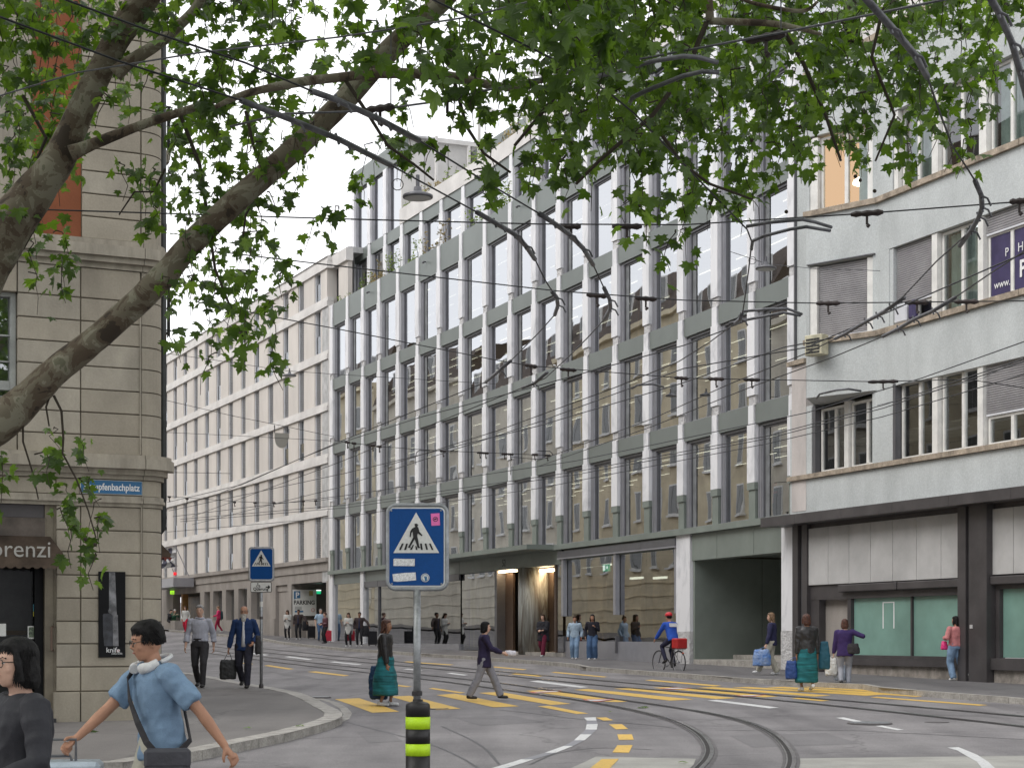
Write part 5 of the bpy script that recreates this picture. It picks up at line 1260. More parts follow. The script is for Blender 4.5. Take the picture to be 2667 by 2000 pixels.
def signface(fr, parent, x0, x1, z0, z1, detail):
    """x0..x1, z0..z1 = blue plate"""
    def q(pts): return [(x0 + (x1-x0)*(x-845)/795.0, z1 - (z1-z0)*(y-130)/1112.0) for x, y in pts]
    e = .012
    put_ = lambda n_, p, d, m: fpoly(n_, fr, p, d, m, parent, .004)
    put_('rim', rrect(x0-e, x1+e, z0-e, z1+e, .045), .0, m_refl); put_('blue_plate', rrect(x0, x1, z0, z1, .038), .005, m_blue)
    put_('triangle', q(TRI), .010, m_refl)
    for s_ in STR: put_('zebra_mark', q(s_), .015, m_btext)
    put_('walking_figure', q(MAN), .0155, m_btext)
    for (x, y) in ((875,160),(1600,158),(884,1218),(1605,1218)):
        c = q([(x, y)])[0]; MB().lathe([(.008, 0), (.008, .005), (.004, .008)], 10, 0, fr.T @ Matrix.Translation((c[0], c[1], .010))).build('rivet', m_galv, parent)
    if detail:
        put_('sticker', q([(1452,203),(1578,196),(1587,372),(1462,378)]), .0105, m_pink)
        ftext('sticker_word', fr, q([(1472, 240)])[0][0], .0115, q([(1472, 240)])[0][1], 'ANTIFA', .020, m_btext, parent, bold=.0006)
        ftext('sticker_word', fr, q([(1487, 360)])[0][0], .0115, q([(1487, 360)])[0][1], 'AREA', .020, m_btext, parent, bold=.0006)
        c = q([(1520, 284)])[0]; put_('sticker_ring', [(c[0]+.024*math.cos(i*math.pi/8), c[1]+.022*math.sin(i*math.pi/8)) for i in range(16)], .0112, m_btext); put_('sticker_core', [(c[0]+.018*math.cos(i*math.pi/8), c[1]+.016*math.sin(i*math.pi/8)) for i in range(16)], .012, m_pink)
        put_('sticker_flag', [(c[0]-.011, c[1]-.008), (c[0]+.012, c[1]-.002), (c[0]+.010, c[1]+.010), (c[0]-.012, c[1]+.006)], .0125, m_btext)
        put_('torn_sticker', q([(906,860),(930,852),(1080,858),(1218,856),(1216,962),(1060,960),(906,958)]), .0105, m_tsk)
        put_('torn_sticker', q([(893,1078),(1060,1060),(1230,1053),(1238,1165),(1090,1178),(960,1188),(903,1180)]), .0105, m_tsk)
        c = q([(1370, 1130)])[0]; r_ = (x1-x0)*62/795
        ring = lambda k: [(c[0]+k*r_*math.cos(i*math.pi/10), c[1]+k*r_*math.sin(i*math.pi/10)) for i in range(20)]
        put_('round_sticker', ring(1), .0105, m_refl); put_('round_sticker_ring', ring(.86), .0115, m_sblue); put_('round_sticker_core', ring(.72), .0125, m_refl)
        put_('round_sticker_mark', q([(1345,1100),(1372,1120),(1380,1098),(1398,1125),(1395,1165),(1370,1180),(1362,1140)]), .0135, m_sblue)
m_tsk = mat('torn white sticker', (.72, .72, .72), .8, var=.12, scale=60, grain=.3, gscale=160)
s1 = 288.0; Y1 = F/s1; sx = lambda px: (px-CX)/s1; sz_ = lambda py: EYE+(HY-py)/s1
f1 = Fr((0, Y1), (1, 0))
cs = thing('crossing_sign', (sx(1085), Y1, .12), 'large blue pedestrian crossing sign with stickers, on the post in the black and lime bollard', 'traffic sign', 'pedestrian crossing signs')
signface(f1, cs, sx(860+852/5.53), sx(860+1635/5.53), sz_(1300+1240/5.53), sz_(1300+135/5.53), True)
def loop(x0, x1, z0, z1, r): 
    p = rrect(x0, x1, z0, z1, r, 6); return [(x, .0, z) for x, z in p] + [(p[0][0], .0, p[0][1]), (p[1][0], 0, p[1][1])]
MB().tube(loop(sx(1009.5), sx(1164), sz_(1533.5), sz_(1315), .075), .0195, 10, caps=False).build('tube_frame', m_galv, cs, Matrix.Translation((0, Y1+.01, 0)), smooth=True)
xp = sx(1086)
b = MB(); b.tube([(xp, Y1+.02, .9), (xp, Y1+.02, sz_(1532))], .034, 18); b.build('post', m_galv, cs, smooth=True)
zb_ = sz_(1811); b = MB(); b.lathe([(.047, 0), (.047, .035), (.040, .045), (.040, -.01)][:3], 18, 0, Matrix.Translation((xp, Y1+.02, zb_))); b.build('clamp', m_rubber, cs)
bx = sx(1088); br = .111
zt_ = sz_(1829); bands_z = [sz_(1866), sz_(1897.5), sz_(1936), sz_(1967)]
M1 = Matrix.Translation((bx, Y1+.02, 0))
bol = thing('bollard_sleeve', (bx, Y1+.02, .12), 'black plastic bollard with two fluorescent lime bands round the nearest sign post', 'bollard', M=M1 @ Matrix.Translation((0, 0, .12)))
def ring_(name, z0, z1, m, r=br): MB().lathe([(r, z0), (r, z1)], 32, 0, M1).build(name, m, bol, smooth=True).data.polygons[-1].use_smooth = False
b = MB(); b.lathe([(br, bands_z[0]+.002), (br, zt_-.03), (br*.96, zt_-.012), (br*.8, zt_), (br*.42, zt_+.012), (br*.42, zt_+.03)], 32, 0, M1); b.build('cap', m_rubber, bol, smooth=True)
ring_('lime_band', bands_z[1], bands_z[0], m_lime, br+.002); ring_('black_band', bands_z[2]+.001, bands_z[1]-.001, m_rubber); ring_('lime_band', bands_z[3], bands_z[2], m_lime, br+.002); ring_('black_band', .12, bands_z[3]-.001, m_rubber)
# far sign
s2 = 119.5; Y2 = F/s2; sx2 = lambda px: (px-CX)/s2; sz2 = lambda py: EYE+(HY-py)/s2
f2 = Fr((0, Y2), (1, 0))
xp = sx2(680); zg2 = g(Y2)+.12
cs2 = thing('crossing_sign', (xp, Y2, zg2), 'smaller blue pedestrian crossing sign with a Querung plate on the left pavement', 'traffic sign', 'pedestrian crossing signs')
c4 = lambda x, y: (sx2(420+x/4.608), sz2(1340+y/4.608))
a = c4(1068, 775); b_ = c4(1336, 408)
signface(f2, cs2, a[0], b_[0], a[1], b_[1], False)
MB().tube(loop(c4(1055, 0)[0], c4(1347, 0)[0], c4(0, 792)[1], c4(0, 394)[1], .06), .018, 8, caps=False).build('tube_frame', m_galv, cs2, Matrix.Translation((0, Y2+.01, 0)))
MB().tube([(xp, Y2+.03, zg2), (xp, Y2+.03, c4(0, 800)[1])], .034, 14).build('post', m_galv, cs2, smooth=True)
MB().lathe([(.05, zg2-.01), (.05, zg2+.06), (.036, zg2+.1)], 14, 0, Matrix.Translation((xp, Y2+.03, 0))).build('foot', m_dmetal, cs2)
MB().tube([(xp, Y2+.03, sz2(1580)), (xp, Y2+.03, sz2(1566))], .037, 14).build('post_sticker', m_refl, cs2); MB().tube([(xp, Y2+.03, sz2(1612)), (xp, Y2+.03, sz2(1605))], .037, 14).build('post_sticker', m_dmetal, cs2)
a = c4(1072, 932); b_ = c4(1326, 806)
fpoly('plate', f2, rrect(a[0], b_[0], a[1], b_[1], .03), .0, m_btext, cs2, .004); fpoly('plate_face', f2, rrect(a[0]+.012, b_[0]-.012, a[1]+.012, b_[1]-.012, .024), .006, m_refl, cs2, .004)
u, z = c4(1103, 908); ftext('lettering', f2, u, .012, z, 'Querung', .092, m_btext, cs2, bold=.0015)
A4 = lambda pts: [c4(x, y) for x, y in pts]
fpoly('arrow', f2, A4([(1255,862),(1285,862),(1278,848),(1294,848),(1308,868),(1294,890),(1278,890),(1285,876),(1255,876)]), .011, m_btext, cs2)
b = MB(); C_ = c4(1165, 858)
b.tube([(C_[0]+.036*math.cos(t*.4+2.4), Y2-.012, C_[1]+.036*math.sin(t*.4+2.4)) for t in range(13)], .006, 6); b.tube([(c4(1160, 826)[0], Y2-.012, c4(1160, 826)[1]), (c4(1162, 850)[0], Y2-.012, c4(1162, 850)[1]), (c4(1180, 852)[0], Y2-.012, c4(0, 852)[1]), (c4(1190, 868)[0], Y2-.012, c4(0, 868)[1])], .007, 6); b.ell((c4(1160, 0)[0], Y2-.012, c4(0, 824)[1]), .012, .004, .012)
b.build('wheelchair_mark', m_btext, cs2)

# ------------------------------------------------------------------ overhead wires
def wp(px, py, h=4.4):
    s = (HY - py) / h; return at(px, py, s)
wires = []
def wire(label, pts, r=.009, h=4.4, m=None, ins=(), thick=(), cat='overhead wire', group='overhead tram and trolley wires'):
    P_ = [wp(x, y, h) for x, y in pts]
    t = thing('overhead_wire', P_[0], label, cat, group)
    # the radius grows a little with distance so a far wire keeps its real 12 to 20 mm
    MB().tube(P_, r, 5).build('cable', m or m_wire, t)
    for seg in thick:
        Q = [wp(x, y, h) for x, y in seg]; MB().tube(Q, .027, 8).build('guide_tube', m_wire2, t, smooth=True)
        for k in range(1, len(Q)-1):
            a = Q[k]; b = MB(); b.tube([a, a + Vector((.07, .03, -.02)), a + Vector((.11, .05, -.09))], .011, 6); b.tube([a + Vector((-.02, 0, .05)), a + Vector((.01, 0, -.05))], .013, 6); b.build('tube_clamp', m_wire2, t)
    for (x, y, w_) in ins:
        c = wp(x, y, h); s = (HY-y)/h; L_ = w_/s
        d = None
        for k in range(len(pts)-1):
            if min(pts[k][0], pts[k+1][0]) <= x <= max(pts[k][0], pts[k+1][0]): d = (P_[k+1]-P_[k]).normalized()
        d = d or Vector((1, 0, 0)); b = MB()
        n_ = 7; rr = [.02, .038, .028, .04, .03, .042, .02]
        b.tube([c + d*(L_*(k/(n_-1)-.5)) for k in range(n_)], rr, 8)
        b.tube([c - Vector((0, 0, .02)), c - Vector((0, 0, .13))], .016, 6); b.tube([c - Vector((0, 0, .13)) + d*.03, c - Vector((0, 0, .16))], .02, 6)
        b.build('insulator', m_insul, t)
    return t
wire('left contact wire of the pair with grey guide tubes bending down before the roof garden', [(0,45),(310,160),(628,262),(880,362),(1018,431),(1242,553),(1340,610),(1368,639),(1393,675),(1420,730),(1447,772),(1453,795),(1445,820),(1400,870),(1330,940),(1265,995),(880,1152),(560,1290),(435,1322)],
     thick=([(628,262),(760,313),(880,362),(1018,431)], [(1242,553),(1290,581),(1340,610),(1368,639),(1393,675)], [(1438,760),(1450,775),(1453,795),(1445,820)], [(1330,940),(1300,965),(1265,995)]))
wire('right contact wire of the pair with grey guide tubes bending down before the roof garden', [(170,0),(400,85),(640,165),(812,238),(880,262),(1091,366),(1250,465),(1405,557),(1482,610),(1519,647),(1545,690),(1580,765),(1592,795),(1580,825),(1530,880),(1480,930),(1420,985),(1360,1010),(1200,1075),(880,1205),(500,1345)],
     thick=([(812,238),(880,262),(985,310),(1091,366)], [(1405,557),(1445,583),(1482,610),(1519,647),(1545,690)], [(1573,750),(1588,780),(1590,803),(1576,828)], [(1425,970),(1390,1000),(1360,1010)]))
wire('dark contact wire crossing the middle of the plane tree leaves towards the large grey lamp', [(1128,0),(1482,175),(1588,244),(1653,297),(1780,427),(1860,510),(1946,598),(1958,630),(1950,700),(1938,790),(1933,820),(1917,840),(1850,890),(1767,942),(1600,1010),(1300,1120),(1000,1215)], thick=([(1933,815),(1928,830),(1915,842)],))
wire('contact wire with a long curved grey guide tube before the grey building windows', [(2240,-20),(2320,70),(2380,140),(2415,200),(2450,300),(2480,380),(2520,440),(2545,480),(2558,520),(2555,560),(2530,600),(2440,680),(2350,775),(2280,825),(2200,870),(2100,920),(1900,1000),(1700,1090),(1400,1200)],
     thick=([(2240,-20),(2320,70),(2380,140),(2415,200)], [(2540,472),(2556,510),(2558,540),(2550,565),(2530,600),(2500,640)], [(2355,775),(2320,800),(2285,822),(2255,838),(2200,870),(2175,882)]))
wire('contact wire with a curved grey guide tube at the right edge of the picture', [(2570,-20),(2600,30),(2635,110),(2655,180),(2675,260)], thick=([(2570,-20),(2600,30),(2635,110),(2655,180),(2675,260)],))
wire('contact wire with a straight guide tube just below the purple window lettering', [(2700,640),(2667,655),(2590,705),(2480,780),(2430,810),(2380,832),(2310,872),(2170,930),(1950,1010),(1700,1110),(1400,1215)], thick=([(2488,775),(2430,810),(2380,832),(2340,856),(2300,876)],))
SP = 4.9
wire('thick span wire with two insulators running up through the middle of the leaves', [(600,330),(740,297),(955,290),(1120,268),(1213,248),(1480,190),(1767,136),(2052,83),(2460,0),(2560,-20)], .011, SP, ins=((990,283,80),(1165,258,90),(1995,98,110)), m=m_wire2)
wire('thin span wire from the left edge over the thick branch to the top', [(0,250),(200,190),(520,138),(880,98),(1210,47),(1420,-5)], .008, SP, m=m_wire2)
wire('span wire across the orange panel and the sky with four insulators', [(0,543),(900,571),(1400,584),(1780,586),(2258,556),(2667,525),(2750,518)], .009, SP, ins=((1487,590,52),(1633,590,78),(2258,556,84),(2655,524,50)))
wire('span wire starting behind the hanging leaves and passing the upper tram tubes with five insulators', [(560,655),(700,672),(880,693),(1450,758),(1780,782),(2133,790),(2667,784),(2750,783)], .009, SP, ins=((1555,770,58),(1682,778,60),(2157,790,62),(2388,788,62),(2517,786,62)))
wire('span wire ending at the round gutter corner with seven insulators over the office windows', [(509,786),(793,841),(880,857),(1287,937),(1384,953),(1780,985),(2275,994),(2520,988),(2667,1010)], .009, SP, ins=((1383,953,46),(1480,963,48),(1775,985,42),(1865,987,44),(1958,989,44),(2300,994,78)))
wire('thin wire carrying the small lamp in front of the hotel', [(430,920),(560,938),(747,966),(880,975),(1290,1000)], .008, 8.6)
wire('thin wire with a turnbuckle holding the grey hanging plate', [(430,1042),(606,1083),(740,1110),(870,1137)], .009, 7.4)
wire('almost level thin wire across the upper hotel windows', [(436,1126),(640,1136),(863,1148)], .008, 7.2)
wire('thin wire across the lower hotel windows beside the street sign corner', [(436,1230),(560,1232),(600,1233)], .008, 5.5)
wire('short span wire with eleven small hooks above the big crossing sign', [(872,1147),(905,1152),(990,1163),(1130,1173),(1440,1186)], .009, 5.4, ins=[(x, y, 17) for x, y in ((905,1152),(922,1154.5),(971,1160),(988,1163),(1154,1175),(1250,1179),(1265,1180),(1314,1182),(1330,1183),(1393,1184),(1426,1186))])
wire('far wire with small hangers over the lower hotel storeys', [(436,1292),(620,1306),(720,1310),(830,1304),(880,1296)], .009, 5.0, ins=[(441,1294,9),(487,1299,9),(611,1308,9),(664,1309,9),(713,1309,9),(790,1305,9),(822,1304,9)])
for j, (pts, lb) in enumerate(((
   [(436,1308),(630,1262),(780,1195),(880,1155),(1100,1085),(1400,1005),(1780,900),(1900,855)], 'long contact wire rising from the hotel to the dark tube knot on the last pier'),
   ([(440,1330),(900,1232),(1400,1110),(1770,1000),(2040,905),(2170,880)], 'long contact wire crossing the office windows towards the air conditioner'),
   ([(450,1345),(900,1290),(1500,1200),(2100,1075),(2400,985),(2667,890)], 'long contact wire passing just under the first window hood of the grey building'),
   ([(470,1352),(900,1315),(1500,1228),(2000,1135),(2300,1055),(2667,935)], 'long contact wire in the middle of the lower wire bundle'),
   ([(470,1358),(900,1322),(1500,1236),(2000,1142),(2300,1063),(2667,942)], 'long contact wire running close beside the middle wire of the bundle'),
   ([(436,1385),(900,1345),(1400,1272),(2000,1155),(2300,1085),(2667,975)], 'lowest long contact wire above the hotel ledge'),
   ([(500,1366),(880,1270),(1400,1100),(1780,960),(2100,905),(2667,660)], 'steep contact wire ending at the purple window sign'),
   )):
    wire(lb, pts, .010, 4.5)
wire('thin pale wire with an eye bolt between the two lower windows of the grey building', [(2285,1056),(2500,1000),(2560,985),(2667,930)], .007, 5.2, m=m_wire2)
wire('short anchor wire with a turnbuckle beside the upper roller shutter', [(1900,655),(2000,688),(2133,701),(2238,703),(2292,706)], .008, 9.0, m=m_wire2)
wire('dark cable loop hanging from the hook wire left of the centre', [(1083,1210),(1082,1190),(1085,1178),(1092,1173),(1120,1174)], .012, 5.4)
wire('dark cable loop hanging from the hook wire at its right end', [(1330,1236),(1331,1190),(1400,1196),(1430,1192),(1440,1183),(1432,1175),(1400,1174)], .012, 5.4)
# curved steady arms
def arm(label, curves, h=4.6):
    P_ = wp(*curves[0][0], h); t = thing('steady_arm', P_, label, 'wire arm', 'curved steady arms')
    for c in curves: MB().tube([wp(x, y, h) for x, y in c], .02, 8).build('tube', m_wire2, t, smooth=True)
arm('pair of curved grey steady arms high in the plane leaves', [[(1555,208),(1562,198),(1600,190),(1700,160),(1780,147),(1820,150),(1868,163)], [(1640,270),(1646,256),(1680,238),(1780,198),(1830,187),(1872,189)]])
arm('pair of curved steady arms over the pier right of the large lamp', [[(1945,590),(2000,580),(2090,572),(2120,578),(2165,592)], [(1957,650),(1960,628),(1990,615),(2060,597),(2100,591),(2162,601)]])
arm('pair of curved steady arms at the last marble pier', [[(1935,811),(2000,805),(2050,804),(2088,818)], [(1900,842),(1960,830),(2040,814),(2084,822)]])
arm('single curved steady arm in front of the fifth office storey window', [[(1646,1012),(1660,1003),(1700,1000),(1728,1008)], [(2127,1037),(2135,1026),(2180,1016),(2210,1013),(2242,1018)]])
# hanging rods at the top left
for (x, y0, y1, lb) in ((1018, 80, 275, 'thin vertical rod in front of the sky beside the thick branch'), (1197, 50, 245, 'thin vertical rod hanging into the leaves left of the centre'), (2034, -5, 75, 'short vertical rod above the right insulator')):
    P_ = wp(x, y1, SP); t = thing('hanger_rod', P_, lb, 'hanger', 'vertical hanger rods'); q = P_.copy(); q.z += (y1-y0)/((HY-y1)/SP); MB().tube([P_, q], .006, 5).build('rod', m_wire2, t)
# lamps on wires
def lamp(label, px, py, wpx, wrpx, h_hang, s):
    c = at(px, py, s); r = wpx/2/s; t = thing('street_lamp', c, label, 'street lamp', 'round lamps hanging on wires')
    M_ = Matrix.Translation(c)
    MB().lathe([(r*.95, -.015), (r, .0), (r*.98, .03), (r*.5, .075), (.07, .09), (.06, .16)], 28, 0, M_).build('housing', m_alud, t, smooth=True)
    MB().lathe([(r*.86, -.022), (r*.86, -.016)], 28, 0, M_).build('lens', mat('lamp lens', (.42, .43, .42), .3), t)
    MB().tube([c + Vector((0, 0, .1)), c + Vector((0, 0, h_hang))], .03, 8).build('bracket', m_alud, t)
    b = MB(); b.tube([c + Vector((-r*.9 - .1 + .09*math.cos(a*.5), 0, .2 + .09*math.sin(a*.5))) for a in range(14)], .008, 5); b.build('cable_loop', m_wire, t)
lamp('large round grey lamp in front of the upper right office piers', 1995, 700, 55, 0, .3, 108)
lamp('large round grey lamp hanging before the roof garden behind leaves', 1088, 514, 80, 0, .35, 165)
lamp('small round lamp hanging before the hotel facade', 754, 979, 36, 0, .3, 64)
hp = thing('hanging_plate', wp(738, 1130, 7.4), 'grey plate with a rounded lower half hanging on the wire before the hotel', 'sign')
P_ = wp(738, 1128, 7.4); sP = F/P_.y; fh = Fr((0, P_.y), (1, 0)); X_ = lambda px: (px-CX)/sP; Z_ = lambda py: EYE+(HY-py)/sP
fpoly('plate', fh, [(X_(715), Z_(1127)), (X_(753), Z_(1128.5)), (X_(753), Z_(1142)), (X_(751), Z_(1143))] + [(X_(733.5+17*math.cos(R(a))), Z_(1145+22*math.sin(R(a)))) for a in range(5, 180, 15)] + [(X_(716), Z_(1141)), (X_(715), Z_(1141))], .0, mat('plain grey plate', (.29, .28, .25), .7, var=.03), hp, .02)
b = MB(); b.tube([(X_(715), P_.y, Z_(1107)), (X_(715), P_.y, Z_(1127))], .02, 5); b.tube([(X_(752.5), P_.y, Z_(1116)), (X_(752.5), P_.y, Z_(1128.5))], .02, 5); b.build('hanger', m_wire2, hp)

# ------------------------------------------------------------------ plane tree
rt = random.Random(5)
tree = thing('plane_tree', (-7.3, 17.6, .05), 'large plane tree with mottled limbs and maple like leaves filling the top of the picture', 'tree')
def limb(name, pts, s, nseg=6, n=14, rough=.05):
    P_ = []; rr = []
    q = [(at(x, y, s), r*(.82 if r > 22 else .9)/s) for x, y, r in pts]
    for i in range(len(q)-1):
        p0 = q[max(i-1, 0)]; p1 = q[i]; p2 = q[i+1]; p3 = q[min(i+2, len(q)-1)]
        for k in range(nseg):
            t = k/nseg
            c = .5*((2*p1[0]) + (p2[0]-p0[0])*t + (2*p0[0]-5*p1[0]+4*p2[0]-p3[0])*t*t + (3*p1[0]-p0[0]-3*p2[0]+p3[0])*t**3)
            P_.append(c); rr.append(p1[1]*(1-t)+p2[1]*t)
    P_.append(q[-1][0]); rr.append(q[-1][1])
    b = MB(); b.tube(P_, rr, n)
    for v in b.v:
        pass
    for i in range(len(b.v)):
        v = b.v[i]; c = P_[min(i//n, len(P_)-1)]; d = v - c
        b.v[i] = c + d * (1 + rough*noise.noise(v*3.0)*2 + rough*noise.noise(v*9.0))
    return b.build(name, m_bark, tree, smooth=True)
DL = 265.0
limb('limb', [(-420,1560,95),(-330,1390,85),(-180,1225,70),(-40,1130,62),(15,1090,60),(95,1015,50),(150,960,44),(240,890,42),(395,750,40),(540,592,38),(675,470,38),(820,340,36),(916,240,35),(1025,120,34),(1145,10,32),(1200,-60,30),(1330,-200,22)], DL, rough=.06)
limb('limb', [(-420,1200,100),(-250,960,95),(-80,760,85),(0,620,78),(75,520,66),(150,420,52),(205,300,42),(250,210,40),(300,110,42),(345,40,46),(400,-40,44),(500,-200,30)], 262.0, rough=.05)
limb('branch', [(185,400,26),(245,375,17),(320,345,14),(407,313,13),(500,283,11),(560,262,8)], DL); limb('branch', [(300,195,26),(340,160,19),(407,118,17),(456,77,16),(508,24,14),(540,-40,12)], DL)
limb('branch', [(560,280,6),(640,245,10),(773,216,14),(880,203,14),(1000,191,15),(1165,199,14),(1287,224,13),(1344,222,11),(1460,200,8)], 285.0)
limb('branch', [(1838,-60,14),(1845,0,13),(1850,56,12)], 290.0); limb('branch', [(1848,56,11),(1930,58,10),(2031,65,9),(2140,90,5)], 290.0); limb('branch', [(1900,-20,6),(1960,8,6),(2084,30,6),(2130,5,4)], 290.0)
# trunk standing off the left of the frame
b = MB(); tb = at(-420, 1560, DL); tp = [Vector((-7.3, 17.6, -.1)), Vector((-7.1, 17.6, 1.0)), Vector((-6.85, 17.7, 2.0)), tb + Vector((.1, 0, .4)), at(-420, 1200, 262.0)]
b.tube(tp, [.62, .5, .46, .42, .37], 18); b.build('trunk', m_bark, tree, smooth=True)
# many thin twigs
TW = MB()
def twig(P0_, P1_, r0=.012, r1=.004, sag=.15, n=5):
    pts = []
    for k in range(n+1):
        t = k/n; p = P0_.lerp(P1_, t); p = p + Vector((rt.gauss(0, .025), rt.gauss(0, .025), sag*math.sin(t*math.pi))); pts.append(p)
    TW.tube(pts, [r0+(r1-r0)*k/n for k in range(n+1)], 4, caps=False); return pts
# leaf outline: five pointed lobes with side teeth
LOB = [(-.10,-.02),(-.32,-.16),(-.42,-.02),(-.78,.02),(-.56,.18),(-.62,.30),(-.98,.52),(-.62,.56),(-.52,.66),(-.30,.60),(-.33,.84),(-.20,.95),(-.02,1.35),(.16,.96),(.32,.86),(.28,.60),(.50,.68),(.62,.57),(.98,.50),(.60,.30),(.57,.17),(.78,.0),(.42,-.04),(.32,-.17),(.10,-.02)]
def leafgeo(sz, fold, curl):
    v = [(0, .25, 0.0)]
    for x, y in LOB: v.append((x, y, -fold*abs(x) - curl*(y-.25)**2 + .03*math.sin(9*x+5*y)))
    v = [(a*sz, c*sz, d*sz) for a, c, d in v]; n = len(LOB)
    f = [(0, i+1, i+2) for i in range(n-1)] + [(0, n, 1)]
    return v, f
LG = [leafgeo(1, rt.uniform(.05, .35), rt.uniform(0, .3)) for _ in range(6)]
leaves = []
def addleaf(p, size, droop=None):
    yaw = rt.uniform(0, 2*math.pi); pitch = rt.gauss(-55, 28); roll = rt.gauss(0, 35)
    M_ = Matrix.Translation(p) @ Matrix.Rotation(yaw, 4, 'Z') @ Matrix.Rotation(R(pitch), 4, 'X') @ Matrix.Rotation(R(roll), 4, 'Y') @ Matrix.Scale(size, 4)
    leaves.append((M_, rt.randrange(6), rt.random()))
GRID = """8877665777666556557999999999999999999998
8766654346776664567899999999999999999998
8656533565676536776668999999999998876 76
8565434676666522557648999999999988776 66
8754345676543312644578888899988887767 63
8863236776654211532367778888788776656 52
8752125677664356514425556777666655455 21
6653245653321442143333345666553200110 00
6420044543455300000000024445430000000 00
5310000566642000000000000341000000000 00
4520004666510000000000000020000000000 00
0320004566530000000000000000000000000 00
0100003466400000000000000000000000000 00
0000000466300000000000000000000000000 00
1000000124200000000000000000000000000 00
0000000000000000000000000000000000000 00
0100000000000000000000000000000000000 00
0240000000000000000000000000000000000 00
1331000000000000000000000000000000000 00
2344100000000000000000000000000000000 00
0244100000000000000000000000000000000 00
0034200000000000000000000000000000000 00
0012000000000000000000000000000000000 00"""
rows = [r_.replace(' ', '')for r_ in GRID.split('\n')]
CELL = 66.7
LOWLEFT = 250.0
hooks = {}
for ri, row in enumerate(rows):
    for ci, ch in enumerate(row[:40]):
        dn = int(ch)
        if not dn: continue
        nt_ = dn * (.30 if ci < 11 else .22 if ci < 19 else .27) * (1.35 if dn >= 7 else 1.0 if dn >= 5 else .85)
        n_tw = int(nt_) + (1 if rt.random() < nt_ % 1 else 0)
        for _ in range(n_tw):
            cx = (ci + rt.random()) * CELL; cy = (ri + rt.random()) * CELL
            base_s = 240 if ci < 15 else (272 if ci < 27 else 245)
            if 14 <= ci <= 24 and ri < 4 and rt.random() < .35: base_s = 318
            if ri > 12: base_s = 262
            s = base_s * rt.uniform(.86, 1.14)
            P1_ = at(cx, cy + rt.uniform(10, 36), s); up = at(cx + rt.uniform(-40, 40), cy - rt.uniform(40, 95), s*rt.uniform(.97, 1.03))
            pts = twig(up, P1_, .008, .003)
            nl = rt.randint(7, 12)
            for q in range(nl):
                k = rt.uniform(.15, 1.0); i0 = min(int(k*5), 4); p = pts[i0].lerp(pts[i0+1], k*5-i0)
                p = p + Vector((rt.gauss(0, .075), rt.gauss(0, .09), rt.gauss(0, .055)))
                addleaf(p, rt.uniform(.052, .118) * (1.3 if base_s > 300 else 1))
# extra rows above and beside the frame so the crown goes on outside the picture
for _ in range(1100):
    cx = rt.uniform(-1500, 3300); cy = rt.uniform(-900, -190); s = rt.uniform(230, 330)
    p = at(cx, cy, s)
    for q in range(7): addleaf(p + Vector((rt.gauss(0, .3), rt.gauss(0, .4), rt.gauss(0, .2))), rt.uniform(.09, .15))
# dark twigs in the gaps
for (pts, s, r_) in (([(140,1000),(120,1060),(128,1110)], DL, .013), ([(140,1030),(160,1070),(165,1140),(163,1180),(200,1250),(230,1330),(250,1400)], DL, .014), ([(60,1080),(60,1150),(85,1230),(100,1300)], DL, .012), ([(640,290),(660,380),(690,470),(640,560),(630,640)], 245, .02), ([(470,300),(520,430),(540,560),(560,700),(600,800)], 245, .025), ([(900,210),(960,300),(1010,380),(1080,430),(1130,470)], 285, .02), ([(1180,200),(1215,330),(1260,400),(1330,450)], 285, .02), ([(1840,60),(1790,180),(1700,300),(1560,420),(1500,480)], 290, .028), ([(2030,65),(2090,160),(2150,300),(2190,420)], 270, .025), ([(1700,320),(1780,430),(1850,480),(1960,520)], 270, .02), ([(430,440),(400,500),(350,500),(310,560)], 250, .014), ([(2300,20),(2270,150),(2330,300),(2280,420)], 270, .02), ([(60,250),(120,360),(70,480),(110,560),(60,650)], 250, .022), ([(1500,100),(1440,260),(1340,380)], 300, .024)):
    P_ = [at(x, y, s) for x, y in pts]; TW.tube(P_, [r_*(1-.6*k/len(P_)) for k in range(len(P_))], 6)
tag(TW.build('twigs', m_twig, tree), kind='stuff')
# seed balls
sbm = rawmesh('seed_ball', *(lambda b: (b.v, b.f))(MB().ell((0, 0, 0), .016, .016, .016, n=8, m=6)), m_twig)
for (x, y) in ((667,756),(2048,552),(2228,460),(2278,498),(1958,366),(248,1418),(222,1404),(2085,330),(1490,300),(1850,530),(1911,470),(2240,470)): put('seed_ball', sbm, tree, Matrix.Translation(at(x, y, 262)) @ Matrix.Scale(1.25, 4))
# the 300 leaves that show largest are objects of their own, the rest one mesh
vis = [(-(l[0].col[0].xyz.length / l[0].translation.y) if (0 <= CX + F*l[0].translation.x/l[0].translation.y <= 2667 and 0 <= HY - F*(l[0].translation.z-EYE)/l[0].translation.y <= 2000) else 0, i) for i, l in enumerate(leaves)]
vis.sort(); big = set(i for _, i in vis[:300])
lme = [[rawmesh('leaf', v, f, m_) for (v, f) in LG] for m_ in (m_leafA, m_leafB)]
v = []; f = []; mi = []
for i, (M_, k, rr_) in enumerate(leaves):
    mm = 1 if rr_ < .16 else 0
    if i in big: put('leaf', lme[mm][k], tree, M_)
    else:
        n0 = len(v); gv, gf = LG[k]; v += [M_ @ Vector(p) for p in gv]; f += [(a+n0, b_+n0, c+n0) for a, b_, c in gf]; mi += [mm]*len(gf)
tag(put('foliage', rawmesh('foliage', v, f, [m_leafA, m_leafB], mi), tree), kind='stuff')
print('leaves', len(leaves))
